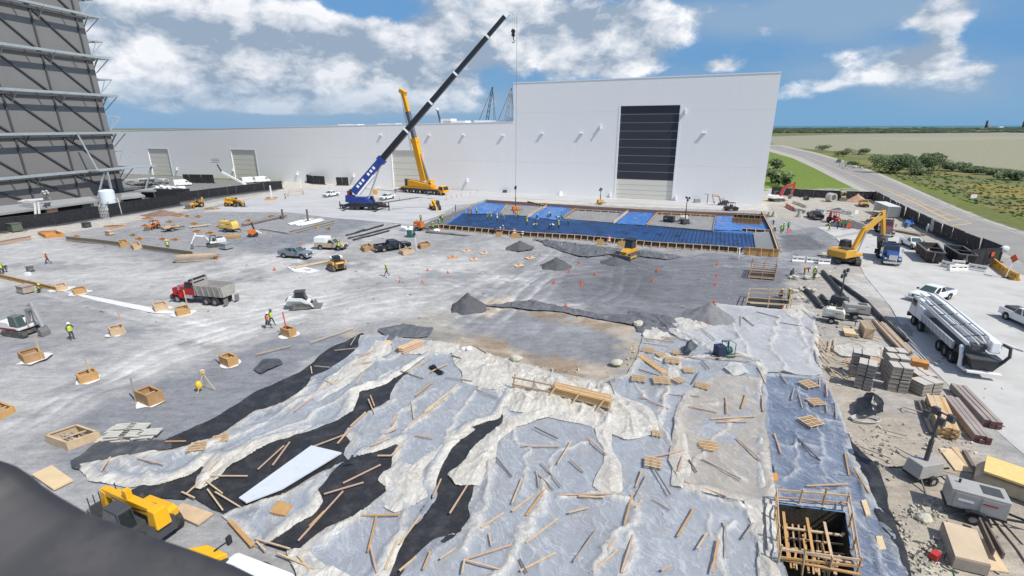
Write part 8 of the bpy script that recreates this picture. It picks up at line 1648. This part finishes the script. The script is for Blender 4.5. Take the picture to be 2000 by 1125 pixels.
# workers
SKIN=mat('skin',(.36,.20,.13),.6);HAIR=mat('hair',(.03,.02,.015),.7);BOOT=mat('boots',(.06,.045,.03),.7)
NAVY=mat('navy_trousers',(.03,.04,.075),.8);TANT=mat('tan_trousers',(.30,.24,.16),.8);DKT=mat('dark_trousers',(.03,.03,.033),.8)
VY=mat('vest_yellow',(.52,.70,.03),.6);VO=mat('vest_orange',(.75,.17,.02),.6);VG=mat('vest_green',(.14,.50,.12),.6);SW=mat('shirt_white',(.66,.66,.66),.7);SD=mat('shirt_dark',(.05,.06,.08),.7);SB=mat('shirt_blue',(.08,.13,.25),.7)
HW_=mat('helmet_white',(.80,.80,.78),.3);HY=mat('helmet_yellow',(.72,.62,.05),.3);HK=mat('helmet_dark',(.06,.07,.06),.5)
POSES={'stand':dict(hip=(0,0,.93),chest=(.0,0,1.38),neck=(.01,0,1.50),head=(.03,0,1.66),kn=((.03,.11,.49),(.02,-.11,.49)),ft=((0,.13,.06),(-.02,-.13,.06)),el=((-.02,.27,1.12),(-.02,-.27,1.12)),ha=((.1,.27,.86),(.1,-.27,.86))),'walk':dict(hip=(0,0,.92),chest=(.04,0,1.37),neck=(.06,0,1.49),head=(.09,0,1.65),kn=((.2,.09,.52),(-.05,-.09,.48)),ft=((.32,.1,.06),(-.36,-.1,.1)),el=((-.12,.26,1.13),(.12,-.26,1.13)),ha=((-.1,.24,.88),(.3,-.22,.96))),'bend':dict(hip=(-.1,0,.86),chest=(.33,0,.98),neck=(.45,0,1.0),head=(.58,0,.96),kn=((.02,.12,.47),(.0,-.12,.47)),ft=((-.05,.15,.06),(-.1,-.15,.06)),el=((.38,.22,.70),(.38,-.22,.70)),ha=((.46,.14,.42),(.46,-.14,.42))),'crouch':dict(hip=(-.12,0,.36),chest=(.05,0,.76),neck=(.12,0,.87),head=(.18,0,1.02),kn=((.26,.16,.48),(.24,-.16,.46)),ft=((0,.17,.06),(0,-.17,.06)),el=((.2,.24,.56),(.2,-.24,.56)),ha=((.42,.14,.42),(.42,-.12,.42))),'point':dict(hip=(0,0,.93),chest=(0,0,1.38),neck=(.01,0,1.50),head=(.03,0,1.66),kn=((.03,.11,.49),(.02,-.11,.49)),ft=((0,.13,.06),(-.02,-.13,.06)),el=((.1,.42,1.34),(-.02,-.28,1.12)),ha=((.2,.68,1.36),(.2,-.24,1.0))),'phone':dict(hip=(0,0,.93),chest=(.0,0,1.38),neck=(.01,0,1.50),head=(.03,0,1.66),kn=((.06,.11,.49),(.02,-.11,.49)),ft=((.05,.13,.06),(-.02,-.13,.06)),el=((.14,.30,1.18),(-.02,-.27,1.12)),ha=((.12,.15,1.50),(.12,-.25,.88)))}
PM={}
def pose_mesh(name):
 d=POSES[name];V=Vector;hip,ch,nk,hd=map(V,(d['hip'],d['chest'],d['neck'],d['head']));vs=[];es=[];rs=[];kind=[]
 def add(p,r,par=None,k='torso'):
  vs.append(tuple(p));rs.append(r);i=len(vs)-1
  if par is not None:es.append((par,i));kind.append(k)
  return i
 h=add(hip,.145);mid=add(hip.lerp(ch,.55),.135,h);c=add(ch,.155,mid);n=add(nk,.06,c,'skin');e1=add(nk.lerp(hd,.45),.085,n,'skin');e2=add(hd,.105,e1,'skin');e3=add(hd+(hd-nk).normalized()*.09,.075,e2,'hair')
 for i,s in enumerate((1,-1)):
  hj=add(hip+V((0,s*.09,-.06)),.105,h,'leg');k=add(d['kn'][i],.072,hj,'leg');an=add(V(d['ft'][i])+V((-.02,0,.05)),.05,k,'leg');add(V(d['ft'][i])+V((.15,0,-.015)),.045,an,'boot')
  sh=add(ch+V((0,s*.19,.04)),.065,c,'torso');el=add(d['el'][i],.047,sh,'arm');wr=add(V(d['el'][i]).lerp(V(d['ha'][i]),.85),.034,el,'skin');add(d['ha'][i],.04,wr,'skin')
 me=bpy.data.meshes.new('tmp');me.from_pydata(vs,es,[]);o=bpy.data.objects.new('tmp',me);COL.objects.link(o)
 m=o.modifiers.new('skin','SKIN');o.modifiers.new('sub','SUBSURF').levels=1
 for i,r in enumerate(rs):me.skin_vertices[0].data[i].radius=(r,r*(.72 if i in(0,1,2)else 1));
 me.skin_vertices[0].data[0].use_root=True
 bpy.context.view_layer.update();dg=bpy.context.evaluated_depsgraph_get();out=bpy.data.meshes.new_from_object(o.evaluated_get(dg));bpy.data.objects.remove(o);
 segs=[(np.array(vs[a]),np.array(vs[b]))for a,b in es];order=['torso','skin','hair','leg','boot','arm'];idx=[]
 for p in out.polygons:
  c0=np.array(p.center);best=9;kk=0
  for(a,b),kd in zip(segs,kind):
   L=b-a;t=np.clip(np.dot(c0-a,L)/(L@L+1e-9),0,1);q=np.linalg.norm(c0-a-L*t)
   if q<best:best=q;kk=order.index(kd)
  idx.append(kk)
 out.polygons.foreach_set('material_index',idx);out.polygons.foreach_set('use_smooth',[True]*len(idx));out.name='body'
 up=(hd-nk).normalized();fw=Vector((1,0,0));fw=(fw-up*fw.dot(up)).normalized();sd_=up.cross(fw);M=Matrix((fw,sd_,up)).transposed().to_4x4();M.translation=hd
 hm=MB();hm.T=M;hm.ball((0,0,.06),(.135,.115,.105),10,6);hm.cyl((.03,0,.03),(.03,0,.045),.155,n=12)
 fc=MB();fc.T=M;fc.box(.085,.125,-.014,.014,-.03,.02);fc.box(.08,.098,-.045,-.02,.015,.03);fc.box(.08,.098,.02,.045,.015,.03);fc.box(.085,.10,-.025,.025,-.065,-.055)
 for s in(-1,1):fc.box(-.02,.02,s*.1-.012,s*.1+.012,-.03,.03)
 hn=MB()
 for i in(0,1):
  w=Vector(d['ha'][i]);f=(w-Vector(d['el'][i])).normalized();a=f.orthogonal().normalized();b=f.cross(a)
  for k in range(4):q=w+b*(-.03+.02*k);hn.tube([q,q+f*.05,q+f*.075+a*.02],[.010,.009,.007],5)
  hn.tube([w-f*.02+b*.03,w+b*.055+f*.02],[.011,.009],5)
 vt=MB();R_=[]
 for t,r in((-.02,.165),(.3,.158),(.6,.165),(.85,.178),(1.02,.16),(1.12,.10)):
  R_.append((hip.lerp(ch,t),r))
 axd=(ch-hip).normalized();sx=axd.cross(Vector((0,1,0))).normalized()*-1;N_=12;vv=[]
 for p,r in R_:vv+=[p+Vector((0,1,0))*math.cos(2*math.pi*k/N_)*r*1.12+sx*math.sin(2*math.pi*k/N_)*r*.86 for k in range(N_)]
 vt.add(vv,[(j*N_+k,j*N_+(k+1)%N_,(j+1)*N_+(k+1)%N_,(j+1)*N_+k)for j in range(len(R_)-1)for k in range(N_)])
 PM[name]=(out,hm,fc,hn,vt);return PM[name]
PCACHE={}
def person(px,py,pose,face,vest,trous,hat,label,z=0.0,shirt=None,scale=1.0):
 if pose not in PM:pose_mesh(pose)
 out,hm,fc,hn,vt=PM[pose];g=G(px,py,z);g.z=z+(site_zf(g)if z==0 else 0)
 if pose in('point',):pass
 t=thing('person',label,'person',g,R(face),'workers on the site');shirt=shirt or SD
 key=(pose,trous.name,shirt.name)
 if key not in PCACHE:
  b=out.copy();b.name='body';b.materials.clear()
  for m in(shirt,SKIN,HAIR,trous,BOOT,shirt):b.materials.append(m)
  PCACHE[key]=b
 inst(PCACHE[key],'body',t)
 def sh(nm,mb,m,sm=False):
  k=(pose,nm,m.name)
  if k not in PCACHE:PCACHE[k]=mb.mesh(nm,m,sm)
  inst(PCACHE[k],nm,t)
 sh('face',fc,SKIN);sh('hands',hn,SKIN)
 if vest:sh('vest',vt,vest,True)
 if hat:sh('helmet',hm,hat,True)
 t.scale=(1.08*scale,)*3;return t
M_=.14
for a in[(95,515,'walk',200,VO,NAVY,HY,'worker in an orange vest alone on the gravel at the far left'),(5,536,'stand',-60,VY,DKT,HW_,'worker in a yellow vest at the very left edge, left of a pair'),(11,532,'bend',-30,VY,DKT,HK,'worker bending at the left edge, right of a pair'),(76,572,'crouch',20,VY,TANT,HY,'worker in yellow crouching beside the grey timber chest'),(142,664,'phone',-20,VY,NAVY,HW_,'worker in a yellow vest with a hand to his head beside the mini excavator bucket'),(524,642,'walk',-10,VO,NAVY,HW_,'white helmeted worker in an orange vest, front one of a walking pair'),(531,636,'walk',-15,VY,TANT,HK,'dark helmeted worker in yellow, rear one of a walking pair'),(756,540,'walk',190,VY,NAVY,HY,'worker walking alone across the gravel in the middle'),(663,491,'stand',90,VY,DKT,HY,'worker in yellow leaning at the front wheel of the beige pickup'),(558,389,'point',-90,VY,NAVY,HY,'worker with an arm stretched out on the pale slab'),(329,488,'stand',-60,VY,DKT,HW_,'worker in a white helmet behind the low plywood wall'),(916,425,'stand',-80,VO,DKT,HK,'left worker of the orange vested pair on the blue mat corner'),(921,421,'stand',190,VO,NAVY,HY,'right worker of the orange vested pair on the blue mat corner'),(931,419,'stand',-90,VY,NAVY,HY,'worker in yellow on the bright blue sheet, beside the orange pair'),(952,432,'walk',0,VY,NAVY,HY,'left worker of two standing close on the blue mat'),(959,431,'stand',170,VY,TANT,HY,'right worker of two standing close on the blue mat'),(971,434,'stand',-90,SW,NAVY,HW_,'worker in a pale vest between two groups on the blue mat'),(984,436,'stand',180,VG,NAVY,HY,'worker in a green vest alone on the blue mat'),(1012,427,'stand',-70,VY,NAVY,HY,'worker in yellow under the crane hook line'),(1006,421,'bend',200,VO,DKT,HW_,'worker bending in orange beside the hook line light tower'),(1029,441,'stand',-100,VY,DKT,HY,'worker in yellow just right of the hook line'),(1042,447,'bend',0,VY,NAVY,HW_,'worker bending low right of the hook line, nearer one of two'),(1047,437,'bend',40,SB,NAVY,HW_,'worker in a blue shirt bending right of the hook line, farther of two'),(1048,428,'crouch',30,None,DKT,HW_,'dark clothed worker crouching at the blue sheet edge'),(1070,425,'crouch',-40,VY,DKT,HW_,'left worker of the crouching pair on the second blue sheet'),(1075,424,'crouch',200,SD,DKT,HW_,'right worker of the crouching pair on the second blue sheet'),(1091,432,'bend',160,VY,NAVY,HK,'left worker of a close pair at the edge of the second blue sheet'),(1097,430,'stand',120,VG,DKT,HK,'right worker of a close pair at the edge of the second blue sheet'),(1110,441,'stand',-150,VY,NAVY,HY,'worker in yellow alone below the second grey pad'),(1091,448,'stand',-120,VY,DKT,HW_,'standing worker at the right of the tying crew on the blue mat'),(1081,448,'bend',180,SW,NAVY,HW_,'middle worker of the tying crew bending on the blue mat'),(1073,447,'bend',10,SB,DKT,HW_,'left worker of the tying crew bending on the blue mat'),(864,434,'stand',-100,VY,NAVY,HY,'right worker of the pair on the kerb at the left end'),(860,431,'bend',-60,VY,TANT,HK,'left worker of the pair on the kerb at the left end'),(822,434,'stand',60,VY,DKT,HW_,'worker in yellow behind the orange compressor'),(846,452,'stand',-90,VG,TANT,HY,'worker at the left end of the edge form'),(859,445,'stand',-70,VG,NAVY,HW_,'worker in green standing inside the left corner of the mat'),(977,455,'crouch',-90,VG,NAVY,HW_,'left worker of the pair kneeling at the edge form'),(983,458,'stand',170,VO,TANT,HW_,'right worker of the pair at the edge form, in orange'),(890,415,'stand',0,None,DKT,HK,'dark clothed worker alone left of the blue mat corner'),(1442,507,'stand',150,None,DKT,HW_,'worker in a white shirt standing in front of the honey plywood form'),(1510,440,'bend',200,None,DKT,HW_,'dark clothed worker bending at the far right corner of the mat'),(1513,453,'crouch',190,None,DKT,HW_,'dark clothed worker crouching at the right corner of the mat'),(1525,457,'stand',-110,VY,DKT,HW_,'front worker of the yellow pair right of the mat corner'),(1529,452,'stand',-60,VG,NAVY,HW_,'middle worker behind the yellow pair right of the mat corner'),(1539,449,'stand',100,VG,TANT,HW_,'worker in green beside the pale red disc'),(1619,451,'walk',190,VY,DKT,HW_,'worker in yellow at the left of the slab group'),(1635,448,'stand',0,SD,TANT,HY,'worker in a dark shirt second in the slab group'),(1643,445,'stand',180,VY,NAVY,HY,'worker in yellow third in the slab group'),(1650,446,'stand',200,VG,NAVY,HW_,'worker in green fourth in the slab group'),(1657,448,'stand',180,VY,DKT,HY,'worker holding the round orange disc'),(1809,456,'stand',180,None,DKT,HW_,'worker in a white shirt in the shade of the road fence'),(1545,540,'crouch',20,SD,NAVY,HK,'dark green clothed worker crouching right of the upper timber cage'),(1571,536,'bend',-20,VO,DKT,HW_,'worker in orange bending among the stone bags'),(1589,546,'stand',200,VY,TANT,HW_,'worker standing on the stone bags below the white barriers'),(1539,592,'stand',170,VY,DKT,HY,'worker in a yellow vest leaning on the lower timber cage'),(1523,582,'crouch',0,VO,TANT,HY,'worker in orange crouching inside the lower timber cage'),(755,392,'stand',0,None,NAVY,None,'')]:
 if not a[-1]:continue
 person(*a[:8],z=.15 if(860<a[0]<1115 and a[1]<450)else 0.0,shirt=SW if 'white shirt'in a[7]else SB if 'blue shirt'in a[7]else None)
# shrubs and marsh
LEAF=[mat('leaf_dark',(.035,.065,.02),.7),mat('leaf_mid',(.065,.11,.032),.7),mat('leaf_light',(.115,.16,.05),.7)]
BARK=mat('bark',(.10,.075,.05),.9)
def shrub(label,px,w,h,seed,n=1300,ls=.55,group='shrubs beyond the road',mats=LEAF,name='shrub'):
 r_=random.Random(seed);g=G(*px);g.z=-.02;t=thing(name,label,'shrub',g,0,group);blobs=[(r_.uniform(-.42,.42)*w,r_.uniform(-.35,.35)*w,h*r_.uniform(.35,.78),r_.uniform(.16,.30)*w,r_.uniform(.2,.36)*h)for _ in range(11)]
 mb=MB()
 for k in range(n):
  bx,by,bz,br,bh=r_.choice(blobs);u=Vector((r_.gauss(0,1),r_.gauss(0,1),r_.gauss(0,1))).normalized()*r_.uniform(.72,1.05);c=Vector((bx+u.x*br,by+u.y*br,max(.2,bz+u.z*bh)));a=Vector((r_.gauss(0,1),r_.gauss(0,1),r_.gauss(0,.6))).normalized();b=a.orthogonal().normalized();s=ls*r_.uniform(.5,1.2)
  mb.mi=0 if r_.random()<.42 else(1 if r_.random()<.7 else 2);mb.add([c-a*s,c+b*s*.45,c+a*s,c-b*s*.45],[(0,1,2,3)])
 mb.build('crown',mats,t);tb=MB()
 for k in range(5):bx,by,bz,_,_=r_.choice(blobs);tb.tube([(bx*.15,by*.15,0),(bx*.5,by*.5,bz*.5),(bx*.9,by*.9,bz)],[.22,.14,.05],5)
 tb.build('trunk',BARK,t);return t
for i,(px,w,h,lb,n)in enumerate([((1737,338),16,8.2,'broad dark shrub beyond the road, leftmost of the two big ones',3400),((1822,334),14,8.6,'tall dark shrub beyond the road, right of the broad one',3400),((1862,334),9,4.2,'lower shrub joined to the tall dark one',1500),((1905,337),10,3.2,'shrub in the long row, left of the lowest one',1500),((1945,342),10,3.0,'shrub in the long row, second from the right edge',1500),((1985,352),10,3.6,'shrub cut by the right edge of the photo',1500),((1672,302),14,5.2,'distant shrub beyond the car on the road',1300),((1645,305),11,4.0,'low distant shrub left of the larger distant one',900),((1608,293),14,4.6,'farthest shrub by the mudflat',800),((1768,318),9,4.4,'small shrub between the two big dark ones',900),((1800,342),8,2.6,'low shrub in front of the tall dark one',700),((1668,322),6,2.0,'small bush close behind the road edge',500)]):shrub(lb,px,w,h,50+i,n)
for i,(x,y,w)in enumerate([(1508,358,5),(1520,362,4.5),(1532,366,4),(1510,335,6)]):shrub(f'broad leaved plant behind the white hall corner, {["beside the wall", "in the middle", "nearest the red excavator", "farthest back"][i]}',(x,y),w,5.5 if i!=3 else 6.5,90+i,260,1.1,'broad leaved plants at the hall corner',[LEAF[1],LEAF[2],LEAF[0]],'broad_leaf_plant')
def marsh():
 mb=MB();r_=random.Random(21);lo=[mat('marsh_olive',(.125,.16,.05),.95),mat('marsh_yellow',(.19,.185,.06),.95),mat('marsh_dark',(.105,.145,.045),.95)]
 for k in range(1200):
  px=r_.uniform(1640,2200);y0=322+(px-1690)*.10 if px>1690 else 312+(px-1640)*.22;y1=330+max(0,(px-1700))*.34;py=r_.uniform(min(y0,y1-2),y1)
  p=G(px,py);s=r_.uniform(.3,.8);mb.mi=r_.choice([0,0,0,1,2])if py<400 else r_.choice([0,0,1])
  a=r_.random()*3.14;c,d=math.cos(a)*s,math.sin(a)*s;h=s*r_.uniform(.35,.7)
  mb.add([(p.x-c,p.y-d,-.03),(p.x+c,p.y+d,-.03),(p.x+c*.7,p.y+d*.7,h),(p.x-c*.6,p.y-d*.6,h*.8),(p.x+d,p.y-c,-.03),(p.x-d,p.y+c,-.03),(p.x-d*.6,p.y+c*.6,h*.9)],[(0,1,2,3),(4,5,6)])
 mb.build('marsh_scrub',lo)['kind']='stuff'
marsh()
# dark padded rail in front of the camera, lower left
def rail():
 E=[(-120,880),(-60,888),(0,901),(33,911),(61,929),(84,949),(114,969),(145,987),(177,1005),(253,1031),(329,1059),(380,1076),(456,1104),(500,1126),(580,1165),(680,1215)]
 w=Vector((-.45,-.8,0)).normalized();prof=[(0,0),(.012,.014),(.04,.022),(.09,.018),(.2,-.02),(.36,-.10),(.5,-.22),(.5,-.75),(.02,-.75),(-.004,-.03)];vs=[];fs=[]
 P=[]
 for x,y in E:d=ray(x,y);P.append(CAM+d*1.25)
 P2=[]
 for a,b in zip(P[:-1],P[1:]):
  for k in range(4):P2.append(a.lerp(b,k/4))
 P2.append(P[-1]);n=len(prof);xs=np.array([p.x for p in P2])
 for p in P2:
  lump=(float(vnoise(np.array([p.x*4]),np.array([3.3]),5)[0])-.5)*.008
  for k,(a,b)in enumerate(prof):q=p+w*a+Vector((0,0,b+(lump if 0<k<6 else 0)));vs.append(tuple(q))
 for i in range(len(P2)-1):
  for k in range(n):fs.append((i*n+k,(i+1)*n+k,(i+1)*n+(k+1)%n,i*n+(k+1)%n))
 mb=MB();mb.add(vs,fs);mb.add(vs[:n],[tuple(range(n))]);mb.add(vs[-n:],[tuple(reversed(range(n)))])
 o=mb.build('padded_rail',mat('rail_rubber',(.034,.034,.038),.55,noise=.08,nscale=6,dirt=(.075,.072,.073,.45),dscale=5),smooth=True);tag(o,'dark grey padded rail curving across the lower left corner','rail')
rail()
wt=thing('white_truck','white bonneted vehicle with an orange cab roof behind the dark rail','truck',G(440,1150,0),ang(G(400,1075,2.2),G(560,1130,1.8)));oz=wt.location.copy();MIw=(Matrix.Translation(oz)@Euler(wt.rotation_euler).to_matrix().to_4x4()).inverted();q=lambda x,y,z:MIw@G(x,y,z)
a,b,c,d=q(362,1071,2.3),q(405,1063,2.3),q(444,1080,2.3),q(400,1098,2.3);MB().hexa([v-Vector((0,0,.3))for v in(a,d,c,b)],[a,d,c,b]).build('cab_roof',M_YELB,wt,bevel=.06)
MB().hexa([Vector((v.x,v.y,.6))for v in(a,d,c,b)],[v-Vector((0,0,.31))for v in(a,d,c,b)]).build('cab',M_DKGREY,wt)
a,b,c,d=q(432,1096,1.9),q(462,1073,1.9),q(580,1118,1.8),q(545,1150,1.8);MB().hexa([Vector((v.x,v.y,.5))for v in(a,d,c,b)],[a,d,c,b]).build('bonnet',M_WHITE,wt,bevel=.22)
MB().bar(q(418,1076,2.4),q(444,1058,2.6),.05).build('mirror_arm',M_BLACK,wt);e=q(447,1055,2.6);MB().box(e.x-.08,e.x+.08,e.y-.12,e.y+.12,e.z-.22,e.z+.22).build('mirror',M_BLACK,wt,bevel=.03)
for x in(-1.4,1.6):
 for s in(-1,1):wheel(wt,x,s*.9,.5,.35)
